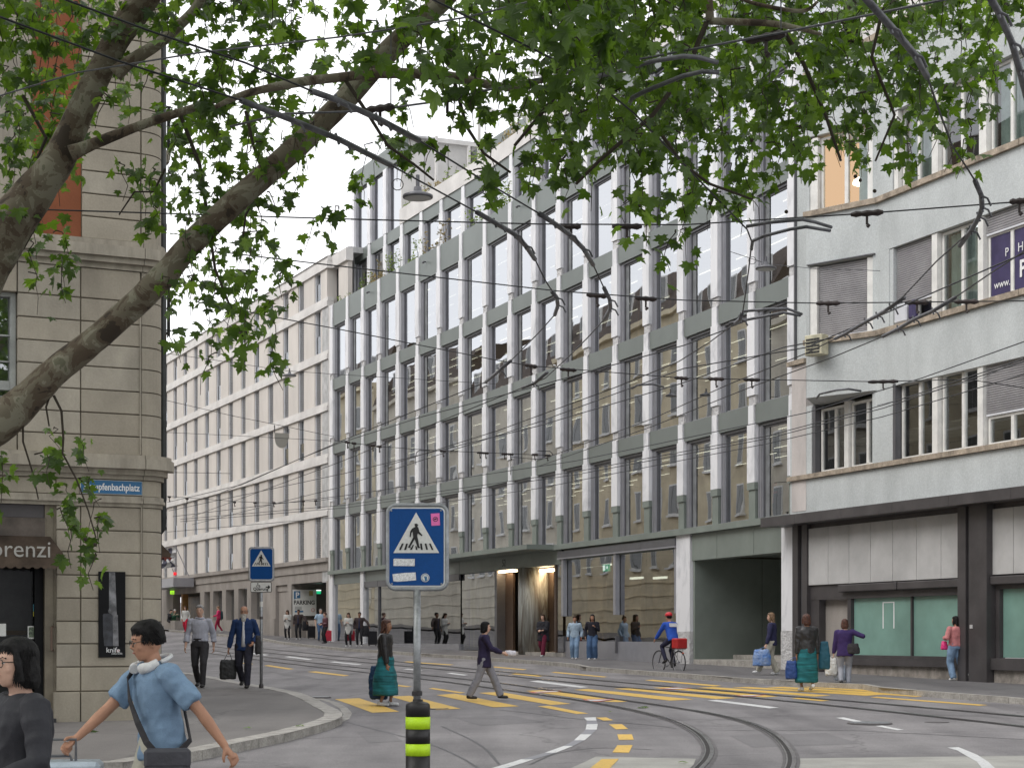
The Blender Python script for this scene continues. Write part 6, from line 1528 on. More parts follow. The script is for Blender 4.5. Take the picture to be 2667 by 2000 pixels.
# unseen tree added left of the camera to shade pavement and stone building
shade_tree = thing('plane_tree', (-9, 4, .1), 'plane tree added outside the left edge to shade the pavement and stone building', 'tree')
b = MB(); b.tube([(-9, 4, 0), (-8.8, 4.1, 3), (-8, 4.5, 6.5)], [.5, .4, .34], 14); b.tube([(-8.2, 4.4, 5.5), (-4, 5, 9), (1, 4, 11)], [.25, .2, .1], 10); b.tube([(-8.2, 4.4, 5.5), (-12, 7, 9.5), (-13, 14, 11.5)], [.25, .2, .1], 10); b.tube([(-8.2, 4.4, 5.5), (-8, -2, 9.5), (-6, -8, 11)], [.25, .2, .1], 10); b.build('trunk', m_bark, shade_tree, smooth=True)
v = []; f = []
for _ in range(7000):
    a = rt.uniform(0, 2*math.pi); rr_ = 13*math.sqrt(rt.random()); p = Vector((-7 + rr_*math.cos(a)*1.15, 3 + rr_*math.sin(a), 9.2 + rt.gauss(0, 1.3) + 2.5*(1-rr_/13)))
    if p.y > 7 and abs(p.x)/max(p.y, .1) < .33 and (p.z-1.6)/p.y < .42: continue
    gv, gf = LG[rt.randrange(6)]; M_ = Matrix.Translation(p) @ Matrix.Rotation(rt.uniform(0, 6.3), 4, 'Z') @ Matrix.Rotation(R(rt.gauss(-30, 30)), 4, 'X') @ Matrix.Scale(.26, 4)
    n0 = len(v); v += [M_ @ Vector(q) for q in gv]; f += [(x+n0, y+n0, z+n0) for x, y, z in gf]
tag(put('foliage', rawmesh('foliage', v, f, m_leafA), shade_tree), kind='stuff')
# fallen leaves
fl = [(1682, 1842, .16, 'green leaf fallen on the road beside the curved rail'), (233, 1904, .15, 'green leaf fallen on the near pavement by the stone building'), (785, 1891, .10, 'small leaf lying on the kerb of the near pavement'), (650, 1896, .09, 'dry leaf lying on the near pavement before the kerb'), (1775, 1987, .08, 'dry leaf on the concrete slab between the rails'), (1590, 1855, .06, 'tiny brown leaf on the road between the rails')]
for (x, y, sz, lb) in fl:
    dz = .125 if x < 1000 else .012
    q = G(x, y, dz); v_, f_ = LG[1]
    o = put('fallen_leaf', lme[0][1] if sz > .1 else lme[1][2], None, Matrix.Translation((q[0], q[1], g(q[1])+dz+.03)) @ Matrix.Rotation(rt.uniform(0, 6), 4, 'Z') @ Matrix.Scale(sz, 4)); tag(o, lb, 'leaf', 'leaves fallen on the ground')
# bottle and bowl on the gateway step
bt = fA.pt(fA.u_at(1860), -.4, .86)
ub = fA.u_at(1861, -1.0); P_ = fA.pt(ub, -1.7, 1.0); MB().lathe([(.036, 0), (.036, .14), (.014, .2), (.014, .27)], 10, 0, Matrix.Translation(P_)).build('bottle', mat('green bottle glass', (.02, .05, .02), .15), None); tag(bpy.data.objects['bottle'], 'dark green bottle standing on the gateway step', 'bottle')
P_ = fA.pt(ub-.35, -1.7, 1.0); MB().lathe([(.06, 0), (.1, .07), (.095, .07), (.05, .01)], 12, 0, Matrix.Translation(P_)).build('bowl', m_refl, None); tag(bpy.data.objects['bowl'], 'white bowl on the gateway step beside a bottle', 'bowl')
# ------------------------------------------------------------------ people
def remesh(b, name, mats, vox, fold=0.0, ff=9.0, seed=0, smooth_it=4, stretch=1.0):
    me = rawmesh('tmp', b.v, b.f, m_dark)
    bm = bmesh.new(); bm.from_mesh(me); bmesh.ops.recalc_face_normals(bm, faces=bm.faces[:]); bm.to_mesh(me); bm.free()
    o = bpy.data.objects.new('tmp', me)
    md = o.modifiers.new('r', 'REMESH'); md.mode = 'VOXEL'; md.voxel_size = vox; md.use_smooth_shade = True
    ms = o.modifiers.new('s', 'SMOOTH'); ms.iterations = smooth_it; ms.factor = .5
    out = evalmesh(o); bpy.data.meshes.remove(me)
    out.name = name; out.materials.clear()
    for m in (mats if isinstance(mats, (list, tuple)) else [mats]): out.materials.append(m)
    if fold > 0:
        of = Vector((seed*3.1, seed*1.7, 0))
        import numpy as np
        nv = len(out.vertices); co = np.empty(nv*3); out.vertices.foreach_get('co', co); nr = np.empty(nv*3); out.vertex_normals.foreach_get('vector', nr)
        co = co.reshape(-1, 3); nr = nr.reshape(-1, 3); am = np.empty(nv)
        for i in range(nv):
            p = Vector(co[i]) + of
            n_ = noise.noise(Vector((p.x*ff, p.y*ff, p.z*ff*.55)) ) + .5*noise.noise(Vector((p.x*ff*2.2, p.y*ff*2.2, p.z*ff*1.2)))
            r_ = 1 - abs(noise.noise(Vector((p.x*ff*.8 + p.z*4, p.y*ff*.8, p.z*ff*.9))))*2
            am[i] = fold * (n_ + .8*r_)
        out.vertices.foreach_set('co', (co + nr*am[:, None]).ravel())
    out.polygons.foreach_set('use_smooth', [True]*len(out.polygons)); out.update(); return out
def ik(a, c, l1, l2, bend):
    a = Vector(a); c = Vector(c); d = c - a; L = min(max(d.length, abs(l1-l2)+1e-3), (l1+l2)*.999); d = d.normalized(); 
    x = (l1*l1 - l2*l2 + L*L)/(2*L); h = math.sqrt(max(0, l1*l1 - x*x)); b = Vector(bend); b = (b - d*b.dot(d)); b = b.normalized() if b.length > 1e-6 else d.orthogonal().normalized()
    return a + d*x + b*h, a + d*L
def rings(b, rs, n=16):
    """closed loft: (z, cx, cy, rx, ry)"""
    v = []; f = []
    for (z, cx, cy, rx, ry) in rs:
        for k in range(n):
            t = 2*math.pi*k/n; c, s = math.cos(t), math.sin(t)
            v.append((cx + rx*math.copysign(abs(c)**.85, c), cy + ry*math.copysign(abs(s)**.85, s), z))
    for i in range(len(rs)-1):
        for k in range(n): a = i*n+k; c = i*n+(k+1) % n; f.append((a, c, c+n, a+n))
    f.append(tuple(range(n-1, -1, -1))); f.append(tuple(range((len(rs)-1)*n, len(rs)*n))); b.add(v, f)
_cm = {}
def cloth(name, col, rough=.85, var=.06, scale=6):
    k = (name, col)
    if k not in _cm: _cm[k] = mat(name, col, rough, var=var, scale=scale, grain=.08, gscale=180, bump=.55, bscale=13, obj=True)
    return _cm[k]
skinA = mat('skin light', (.56, .35, .26), .55, var=.05, scale=9, grain=.02, obj=True); skinB = mat('skin tan', (.42, .22, .14), .55, var=.06, scale=9, grain=.02, obj=True); skinC = mat('skin brown', (.27, .14, .085), .55, var=.05, obj=True)
m_lip = mat('lips', (.33, .10, .08), .5); m_eye = mat('eye white', (.6, .58, .55), .3); m_iris = mat('iris', (.03, .02, .015), .25)
hairK = mat('black hair', (.010, .009, .009), .6, var=.3, scale=30, spec=.2, bump=.25, bscale=60, obj=True); hairB = mat('brown hair', (.05, .027, .015), .6, var=.35, scale=25, spec=.2, bump=.3, bscale=60, obj=True); hairR = mat('auburn hair', (.09, .035, .022), .5, var=.3, scale=25, bump=.6, bscale=60, obj=True)
hairL = mat('light brown hair', (.20, .12, .065), .5, var=.3, scale=25, bump=.6, bscale=60, obj=True); hairG = mat('grey hair', (.30, .29, .28), .6, var=.25, scale=30, bump=.6, bscale=60, obj=True); hairW = mat('white beard', (.52, .50, .46), .7, var=.2, scale=30, bump=.8, bscale=70, obj=True)
m_shoeK = cloth('black shoe leather', (.02, .018, .018), .4); m_shoeW = cloth('white trainer', (.6, .6, .6), .6)
def hand(b, w_, d, side, up, H, curl=.6, spread=1.0):
    """five fingers: w_ wrist, d pointing direction, side = towards thumb, up = back of hand normal"""
    d = d.normalized(); side = (side - d*side.dot(d)).normalized(); nrm = d.cross(side).normalized(); nrm = nrm if nrm.dot(up) > 0 else -nrm
    k = H/1.72; pl_ = .088*k
    b.tube([w_ - d*.01, w_ + d*pl_*.5, w_ + d*pl_], [.026*k, .036*k, .034*k], 8, flat=.55) if abs(d.z) < 2 else None
    for j, (o_, L_) in enumerate(((.028, .070), (.010, .078), (-.009, .073), (-.027, .058))):
        p = w_ + d*pl_*.92 + side*o_*k*spread; q1 = p + (d*math.cos(curl*.5) - nrm*math.sin(curl*.5))*L_*.5*k; q2 = q1 + (d*math.cos(curl*1.4) - nrm*math.sin(curl*1.4))*L_*.32*k; q3 = q2 + (d*math.cos(curl*2.2) - nrm*math.sin(curl*2.2))*L_*.25*k
        b.tube([p - d*.02*k, p, q1, q2, q3], [.0105*k, .0105*k, .0095*k, .0088*k, .0065*k], 7)
    p = w_ + d*.022*k + side*.026*k; q1 = p + (d*.65 + side*.62 - nrm*.35).normalized()*.04*k; q2 = q1 + (d*.85 + side*.2 - nrm*.5).normalized()*.03*k
    b.tube([w_ + d*.008*k + side*.008*k, p, q1, q2], [.016*k, .0145*k, .0115*k, .008*k], 7)

def person(label, X, Y, H=1.7, face=0.0, zg=None, skin=None, vox=None, top=None, bottom=None, shoes=None, hair=None, lf=None, rf=None, lh=None, rh=None, head_turn=0.0, head_tilt=0.0, lean=0.0, group=None, detail=False, beard=None, glasses=False, sit=False, girth=1.0, hoodm=None, extra=None, curl=.7, belly=0.0, M=None, le=None, re=None):
    """face: compass heading the person looks to, degrees, 0 = away from the camera (+y), 90 = left"""
    if zg is None: zg = g(Y) + .12
    skin = skin or skinA
    Mw = (M if M is not None else Matrix.Translation((X, Y, zg)) @ Matrix.Rotation(R(face), 4, 'Z'))
    t = thing('person', (X, Y, zg), label, 'person', group or 'people walking and standing in the street', M=Mw)
    vox = vox or (.0085 if detail else .016)
    h = H; gi = girth
    LN = Matrix.Rotation(R(-lean), 4, 'X'); hipz = .53*h if not sit else (sit if isinstance(sit, float) else .3)*h
    HP = Vector((0, 0, hipz))
    def T(x, y, z): return HP + LN @ (Vector((x*h, y*h, (z-.53)*h)))         # torso space, leaning about the hips
    lf = Vector(lf or (-.06, .0, 0)) * h; rf = Vector(rf or (.06, .0, 0)) * h
    hipL = Vector((-.052*h*gi, 0, hipz-.01*h)); hipR = Vector((.052*h*gi, 0, hipz-.01*h))
    anL = lf + Vector((0, 0, .05*h)); anR = rf + Vector((0, 0, .05*h))
    knL, anL = ik(hipL, anL, .245*h, .245*h, (-.1, 1, 0)); knR, anR = ik(hipR, anR, .245*h, .245*h, (.1, 1, 0))
    shL = T(-.103*gi, 0, .803); shR = T(.103*gi, 0, .803)
    def tgt(v, dflt): return (HP + LN @ (Vector(v)*h - HP)) if v else dflt
    wL = tgt(lh, T(-.15*gi, .03, .50)); wR = tgt(rh, T(.15*gi, .03, .50))
    elL, wL = ik(shL, wL, .172*h, .158*h, le or (-.5, -1, -.2)); elR, wR = ik(shR, wR, .172*h, .158*h, re or (.5, -1, -.2))
    # ---- body, one continuous surface
    b = MB(); kz = h/1.72
    tor = [(.49, .083, .062), (.53, .092, .066), (.60, .078, .058), (.66, .078, .058), (.73, .090, .064), (.78, .096, .062), (.81, .082, .052), (.83, .045, .036)]
    def torso(bb, rs, inf=0.0, n=16):
        m0 = len(bb.v); rings(bb, [((z-.53)*h, 0, (-.004+ (belly*.5 if .55 < z < .72 else 0))*h, rx*h*gi+inf, (ry+ (belly*.5 if .55 < z < .72 else 0))*h*(.5+.5*gi)+inf) for z, rx, ry in rs], n)
        for i in range(m0, len(bb.v)): bb.v[i] = HP + LN @ Vector(bb.v[i])
    torso(b, tor)
    nb = T(0, -.005, .82); hb = T(0, .008, .868)
    b.tube([nb, hb, T(0, .012, .89)], [.034*h*(.6+.4*gi), .030*h, .028*h], 12)
    HM = Matrix.Translation(T(0, .012, .885)) @ LN @ Matrix.Rotation(R(head_turn), 4, 'Z') @ Matrix.Rotation(R(head_tilt), 4, 'X')
    # head in metres scaled by kz: origin at jaw hinge height
    hh = MB(); k = kz
    rings(hh, [(-.052*k, 0, .052*k, .022*k, .020*k), (-.040*k, 0, .040*k, .040*k, .042*k), (-.015*k, 0, .022*k, .054*k, .070*k), (.02*k, 0, .012*k, .064*k, .086*k), (.06*k, 0, .004*k, .070*k, .094*k), (.10*k, 0, -.002*k, .073*k, .096*k), (.14*k, 0, -.006*k, .068*k, .088*k), (.168*k, 0, -.008*k, .048*k, .064*k), (.180*k, 0, -.008*k, .022*k, .032*k)], 18)
    hh.tube([(0, .090*k, .078*k), (0, .104*k, .05*k), (0, .108*k, .034*k)], [.007*k, .011*k, .015*k], 8); hh.ell((-.011*k, .098*k, .031*k), .009*k, .010*k, .008*k); hh.ell((.011*k, .098*k, .031*k), .009*k, .010*k, .008*k)
    hh.ell((0, .088*k, .004*k), .022*k, .014*k, .009*k); hh.ell((0, .086*k, .092*k), .048*k, .014*k, .009*k)
    for sd_ in (-1, 1): hh.ell((sd_*.072*k, -.004*k, .05*k), .009*k, .018*k, .032*k); hh.ell((sd_*.04*k, .066*k, .035*k), .022*k, .02*k, .022*k)
    for p in hh.v: b.v.append(HM @ p)
    n0 = len(b.v) - len(hh.v); b.f += [tuple(i+n0 for i in q) for q in hh.f]; b.mi += [0]*len(hh.f)
    for sh, el, wr in ((shL, elL, wL), (shR, elR, wR)):
        b.tube([sh.lerp(nb, .25), sh, sh.lerp(el, .35), el, el.lerp(wr, .3), wr.lerp(el, .1), wr], [.030*h, .031*h*(.5+.5*gi), .027*h, .0215*h, .0225*h, .0155*h, .0145*h], 10)
    hands_at = []
    for sg_, el, wr in ((-1, elL, wL), (1, elR, wR)):
        d = (wr-el).normalized(); sd_ = Vector((0, 1, 0.15)) if abs(d.z) > .5 else Vector((0, 0.1, 1))
        hand(b, wr, d, sd_, Vector((sg_, 0, 0)) if abs(d.z) > .5 else Vector((sg_, 0, .4)), h, curl)
    for hp_, kn, an in ((hipL, knL, anL), (hipR, knR, anR)):
        b.tube([hp_, hp_.lerp(kn, .4), kn, kn.lerp(an, .3), an.lerp(kn, .1), an], [.050*h, .044*h, .029*h, .031*h, .019*h, .019*h], 12)
    feet = []
    for an, kn in ((anL, knL), (anR, knR)):
        sh_ = (an - kn).normalized(); fd = Vector((0, 1, 0)); pz_ = an.z - .05*h
        tip = an + Vector((0, .085*h, -.035*h)) if pz_ < .02*h or True else an
        if pz_ > .03*h: tip = an + Vector((0, .075*h, -.06*h))
        heel = an + Vector((0, -.03*h, -.035*h)); feet.append((an, heel, tip))
        b.tube([an, heel.lerp(tip, .3) + Vector((0, 0, .012*h)), tip], [.019*h, .022*h, .014*h], 8)
    put('body', remesh(b, 'body', skin, vox if not detail else .0065), t, Mw)
    # face details
    fd_ = MB()
    for sd_ in (-1, 1): fd_.ell((sd_*.028*k, .082*k, .066*k), .013*k, .010*k, .0075*k, 0)
    for sd_ in (-1, 1): fd_.ell((sd_*.028*k, .0905*k, .066*k), .0058*k, .004*k, .0058*k, 1)
    for sd_ in (-1, 1): fd_.tube([(sd_*.012*k, .094*k, .088*k), (sd_*.03*k, .092*k, .094*k), (sd_*.046*k, .080*k, .088*k)], .0038*k, 5, 2)
    fd_.ell((0, .101*k, .006*k), .021*k, .005*k, .0045*k, 3)
    hcol = (hair or {}).get('m', hairK)
    fd_.build('face_detail', [m_eye, m_iris, hcol, m_lip], t, Mw @ HM)
    if glasses:
        gb = MB()
        for sd_ in (-1, 1): gb.tube([(sd_*.031*k + .023*k*math.cos(a*math.pi/7), .103*k, .064*k + .019*k*math.sin(a*math.pi/7)) for a in range(15)], .0022*k, 5, caps=False)
        gb.tube([(-.01*k, .104*k, .068*k), (.01*k, .104*k, .068*k)], .002*k, 5)
        for sd_ in (-1, 1): gb.tube([(sd_*.054*k, .102*k, .07*k), (sd_*.074*k, .05*k, .072*k), (sd_*.079*k, -.01*k, .068*k)], .0022*k, 5)
        gb.build('glasses', m_pipe, t, Mw @ HM)
    # ---- hair
    if hair and hair.get('style') != 'none':
        hb_ = MB(); st = hair['style']; e = .012*k
        if st == 'fringe':      # receding grey sides
            rings(hb_, [(.02*k, 0, -.04*k, .068*k+e*.4, .05*k), (.06*k, 0, -.035*k, .072*k+e*.6, .065*k), (.10*k, 0, -.03*k, .072*k+e*.6, .072*k), (.125*k, 0, -.04*k, .06*k, .06*k)])
        else:
            cut = .04 if st != 'cap' else .06
            rings(hb_, [(.03*k, 0, -.044*k, .056*k+e*.6, .05*k), (.06*k, 0, -.034*k, .070*k+e*.6, .068*k+e), (.095*k, 0, -.024*k, .073*k+e*.6, .080*k+e*.6), (.125*k, 0, -.012*k, .072*k+e*.8, .088*k+e*.8), (.155*k, 0, -.004*k, .062*k+e, .084*k+e), (.18*k, 0, -.008*k, .04*k+e, .056*k+e), (.194*k, 0, -.01*k, .014*k+e, .02*k+e)])
        if st == 'long':
            L_ = hair.get('len', .22)*k
            rings(hb_, [(-L_, 0, -.085*k, .055*k, .020*k), (-L_*.6, 0, -.082*k, .085*k, .036*k), (-.02*k, 0, -.06*k, .088*k, .052*k), (.05*k, 0, -.045*k, .084*k, .06*k), (.11*k, 0, -.03*k, .08*k, .07*k)])
            for sd_ in (-1, 1): hb_.tube([(sd_*.066*k, .02*k, .11*k), (sd_*.078*k, .025*k, .04*k), (sd_*.08*k, .02*k, -.04*k), (sd_*.075*k, .01*k, -L_*.7)], [.016*k, .022*k, .024*k, .014*k], 8)
        if st == 'bob':
            rings(hb_, [(-.06*k, 0, -.050*k, .074*k, .050*k), (-.03*k, 0, -.045*k, .088*k, .066*k), (.03*k, 0, -.035*k, .088*k, .075*k), (.09*k, 0, -.02*k, .084*k, .085*k), (.14*k, 0, -.01*k, .074*k, .09*k)])
            for sd_ in (-1, 1): hb_.tube([(sd_*.062*k, .045*k, .13*k), (sd_*.078*k, .035*k, .06*k), (sd_*.08*k, .02*k, -.03*k)], [.012*k, .020*k, .018*k], 8)
        if st == 'bun': hb_.ell((0, -.05*k, .205*k), .045*k, .045*k, .04*k)
        put('hair', remesh(hb_, 'hair', hcol, vox*.8, .0025*k, 35, 1, 2), t, Mw @ HM)
        if detail:      # loose strands over the hair mass
            sb = MB(); rh_ = random.Random(9)
            low = -.055 if st == 'bob' else .045
            for _ in range(520):
                a = rh_.uniform(0, 2*math.pi); fr_ = math.sin(a)           # fr_ > 0 = forehead side
                zl = (.115 if fr_ > .55 else low + .03*max(0, fr_)) + rh_.uniform(-.012, .02); zt = rh_.uniform(max(zl+.04, .08), .185); pts = []
                for q in range(6):
                    z = zt + (zl-zt)*q/5; e_ = math.sqrt(max(.02, 1-((z-.095)/.108)**2)) if z > .095 else 1.0
                    a2 = a + .25*math.sin(q*.5 + a*3)
                    pts.append(((.0835*e_ + rh_.uniform(0, .004))*k*math.cos(a2), (-.012 + (.1035 if fr_ > 0 else .098)*e_*math.sin(a2))*k, z*k))
                sb.tube(pts, [.0022*k, .0026*k, .0026*k, .0024*k, .002*k, .0008*k], 4, caps=False)
            tag(sb.build('hair_strands', hcol, t, Mw @ HM), kind='stuff')
    if beard:
        bb = MB(); rings(bb, [(-.17*k, 0, .075*k, .016*k, .012*k), (-.13*k, 0, .078*k, .040*k, .026*k), (-.07*k, 0, .074*k, .054*k, .036*k), (-.03*k, 0, .06*k, .056*k, .046*k), (.0*k, 0, .05*k, .056*k, .050*k), (.02*k, 0, .04*k, .060*k, .048*k)]); bb.tube([(-.03*k, .098*k, .012*k), (0, .108*k, .02*k), (.03*k, .098*k, .012*k)], .009*k, 6)
        put('beard', remesh(bb, 'beard', beard, vox*.8, .004*k, 40, 2, 1), t, Mw @ HM)
    if hoodm:
        hb2 = MB(); rings(hb2, [(-.12*k, 0, -.05*k, .085*k, .06*k), (-.06*k, 0, -.06*k, .09*k, .062*k), (-.01*k, 0, -.08*k, .06*k, .04*k)]); put('hood', remesh(hb2, 'hood', hoodm, vox, .003, 9, 3, 2), t, Mw @ HM)
    # ---- clothes
    if bottom:
        c = MB(); e = bottom.get('ease', .010); m_ = bottom['m']
        torso(c, [(.485, .086, .066), (.53, .095, .070), (.585, .085, .064)], e*.6)
        if bottom.get('kind', 'trousers') == 'trousers':
            fl_ = bottom.get('flare', 1.0)
            for hp_, kn, an in ((hipL, knL, anL), (hipR, knR, anR)):
                en = an + (an-kn).normalized()*.012*h
                c.tube([hp_ + Vector((0, 0, .01*h)), hp_.lerp(kn, .4), kn, kn.lerp(an, .45), en], [.053*h*gi+e*.6, .046*h*gi+e, .033*h+e*1.2*fl_, .031*h*fl_+e, (.025*h+e)*fl_], 12)
        else:
            hem = bottom.get('hem', .2); w_ = bottom.get('w', .12); md_ = (anL+anR)/2; 
            rings(c, [(hem*h, md_.x*.5, md_.y*.5, w_*h, (w_*.75)*h), ((hem*.5+.265)*h, md_.x*.2, md_.y*.2, (w_*.92)*h, w_*.68*h), (.53*h, 0, 0, .10*h*gi, .075*h*gi), (.58*h, 0, 0, .085*h*gi, .064*h*gi)], 20)
        put('trousers' if bottom.get('kind', 'trousers') == 'trousers' else 'skirt', remesh(c, 'trousers', m_, vox, bottom.get('fold', .006), bottom.get('ff', 9), 2), t, Mw)
        if bottom.get('belt'): 
            c = MB(); torso(c, [(.575, .088, .067), (.592, .087, .066)], e*.6+.004); c.build('belt', bottom['belt'], t, Mw)
    if top:
        c = MB(); e = top.get('ease', .012)*.7; hem = top.get('hem', .52); m_ = top['m']; flr = top.get('flare', 0)
        rs = [(hem, .092+flr, .068+flr*.8)] + ([(hem*.5+.29, .094+flr*.6, .070+flr*.5)] if hem < .45 else []) + [(.585, .086+flr*.25, .064+flr*.2), (.65, .082, .061), (.73, .093, .067), (.785, .096, .062), (.812, .076, .052), (.832, .046, .040)]
        torso(c, rs, e)
        sl = top.get('sleeve', 'long')
        for sh, el, wr in ((shL, elL, wL), (shR, elR, wR)):
            if sl == 'long': c.tube([sh.lerp(nb, .3), sh, sh.lerp(el, .4), el, el.lerp(wr, .45), wr - (wr-el).normalized()*.008*h], [.032*h, .035*h+e*.6, .031*h+e*.7, .026*h+e*.8, .024*h+e*.8, .019*h+e*.6], 12)
            elif sl == 'short': c.tube([sh.lerp(nb, .3), sh, sh.lerp(el, .45), sh.lerp(el, .78)], [.033*h, .036*h+e*.5, .034*h+e, .036*h+e*1.3], 14)
            elif sl == 'roll': c.tube([sh.lerp(nb, .3), sh, sh.lerp(el, .4), el, el.lerp(wr, .5), el.lerp(wr, .62)], [.032*h, .034*h+e*.6, .031*h+e*.8, .027*h+e, .026*h+e, .030*h+e], 12)
            elif sl == 'cape': c.tube([sh.lerp(nb, .3), sh, sh.lerp(el, .5), el, el.lerp(wr, .6)], [.034*h, .045*h, .055*h+e, .065*h, .055*h], 12)
        if sl == 'cape': rings(c, [(.37*h, 0, -.01*h, .155*h, .085*h), (.5*h, 0, -.01*h, .15*h, .085*h), (.65*h, 0, -.005*h, .135*h, .08*h), (.78*h, 0, 0, .11*h, .066*h), (.825*h, 0, 0, .06*h, .04*h)], 18)
        put(top.get('name', 'top'), remesh(c, 'top', m_, vox if not detail else .008, top.get('fold', .006), top.get('ff', 9), 5), t, Mw)
        if top.get('collar'):
            c = MB(); 
            for q in range(2): pass
            c.tube([T(.046*math.cos(a*math.pi/8), .010 + .040*math.sin(a*math.pi/8), .838 + .006*math.cos(a*math.pi/8+1.2)) for a in range(17)], .011*h, 7, caps=False); c.build('collar', top['collar'], t, Mw, smooth=True)
        if top.get('inner'):      # open jacket: a strip of the shirt below shows
            c = MB(); rings(c, [((.50-.53)*h, .0, .050*h, .030*h, .036*h), ((.62-.53)*h, 0, .052*h, .022*h, .034*h), ((.76-.53)*h, 0, .050*h, .014*h, .032*h), ((.81-.53)*h, 0, .036*h, .022*h, .03*h)], 10)
            for i in range(len(c.v)): c.v[i] = HP + LN @ Vector(c.v[i])
            c.build('shirt_front', top['inner'], t, Mw, smooth=True)
    sm = shoes or m_shoeK
    for (an, heel, tip) in feet:
        c = MB(); c.tube([heel + Vector((0, -.008*h, .014*h)), heel + Vector((0, .01*h, .014*h)), heel.lerp(tip, .5) + Vector((0, 0, .008*h)), tip + Vector((0, 0, .003*h)), tip + Vector((0, .014*h, -.002*h))], [.018*h, .026*h, .027*h, .024*h, .012*h], 12, flat=.9); c.tube([heel + Vector((0, .012*h, .01*h)), an + Vector((0, 0, .0*h))], [.026*h, .024*h], 10)
        zmin = min(0, 0)
        for i in range(len(c.v)):
            if c.v[i].z < min(heel.z, tip.z)-.012*h: c.v[i].z = min(heel.z, tip.z)-.012*h
        put('shoe', remesh(c, 'shoe', sm, vox*.8, 0, 1, 0, 2), t, Mw)
    info = dict(t=t, M=Mw, wL=Mw @ wL, wR=Mw @ wR, HM=Mw @ HM, T=T, k=k, h=h, shL=shL, shR=shR, Mw=Mw)
    return info
def px_ground(px, py, dz=.12): q = G(px, py, dz); return q[0], q[1]
def bag(name, label, c, sx_, sy_, sz__, m_, cat='bag', top=None, taper=.85, fold=.01, hold=None, rot=0.0, hm=None, vox=.014):
    t = thing(name, c, label, cat); b = MB()
    rings(b, [(-sz__/2, 0, 0, sx_*.42, sy_*.42), (-sz__*.46, 0, 0, sx_*.5, sy_*.5), (0, 0, 0, sx_*.5, sy_*.5), (sz__*.4, 0, 0, sx_*.5*taper, sy_*.4*taper), (sz__/2, 0, 0, sx_*.46*taper, sy_*.2)], 16)
    M_ = Matrix.Translation(c) @ Matrix.Rotation(R(rot), 4, 'Z')
    put('bag_body', remesh(b, 'bag_body', m_, vox, fold, 14, 4, 2), t, M_)
    if hold is not None:
        a = M_ @ Vector((-sx_*.25, 0, sz__*.46)); d = M_ @ Vector((sx_*.25, 0, sz__*.46)); h_ = Vector(hold)
        MB().tube([a, a.lerp(h_, .6) + Vector((0, 0, .02)), h_, d.lerp(h_, .6) + Vector((0, 0, .02)), d], .007, 6).build('handle', hm or m_, t)
    return t
def suitcase(label, c, w_, d_, h_, m_, rot=0, handle=0.0, tilt=0.0):
    t = thing('suitcase', c, label, 'suitcase', 'suitcases'); M_ = Matrix.Translation(c) @ Matrix.Rotation(R(rot), 4, 'Z') @ Matrix.Rotation(R(tilt), 4, 'Y')
    put('shell', boxmesh('shell', w_, d_, h_-.06, m_, .025), t, M_ @ Matrix.Translation((0, 0, .06+(h_-.06)/2)))
    b = MB()
    for x in (-w_*.4, w_*.4):
        for y in (-d_*.35, d_*.35): b.tube([(x-.012, y, .03), (x+.012, y, .03)], .028, 10)
    b.build('wheels', m_rubber, t, M_)
    b = MB()
    for k in range(5): b.box(-w_*.4+k*w_*.2-.008, -w_*.4+k*w_*.2+.008, -d_/2-.006, d_/2+.006, .1, h_-.04)
    b.build('ribs', m_, t, M_)
    b = MB(); 
    if handle > 0: b.tube([(-w_*.2, 0, h_-.02), (-w_*.2, 0, h_+handle), (w_*.2, 0, h_+handle), (w_*.2, 0, h_-.02)], .009, 8)
    b.tube([(-.08, 0, h_), (-.07, 0, h_+.03), (.07, 0, h_+.03), (.08, 0, h_)], .009, 8); b.build('pull_handle', m_alud, t, M_)
    return t

jeans = cloth('light jeans', (.20, .30, .44), var=.12); jeansD = cloth('blue jeans', (.06, .115, .22), var=.12); blk = cloth('black cloth', (.018, .018, .022)); dgr = cloth('charcoal cloth', (.035, .033, .036))
# 1 foreground woman
p1 = person('woman with short black hair and glasses in black clothes at the bottom left corner', -2.26, 8.3, 1.60, 128, zg=.0, skin=skinA, detail=True, top=dict(m=cloth('black blouse', (.022, .022, .028), .7), fold=.010, ff=7, ease=.02), bottom=dict(m=blk), hair=dict(style='bob', m=hairK), glasses=True, head_turn=6, rh=(.10, .24, .60), lh=(-.14, .16, .58), girth=1.05)
b = MB(); b.tube([p1['Mw'] @ p1['T'](.05*math.cos(a*math.pi/8), .012+.045*math.sin(a*math.pi/8), .82-.02*math.sin(a*math.pi/8)) for a in range(17)], .0025, 5, caps=False); b.build('necklace', m_gold, p1['t'])
bag('handbag', 'beige and tan handbag held by the black haired woman at the lower left edge', p1['wR'] + Vector((-.10, .0, -.22)), .34, .16, .30, cloth('tan leather', (.30, .19, .10), .5), hold=p1['wR'] + Vector((-.04, 0, -.03)), rot=70)
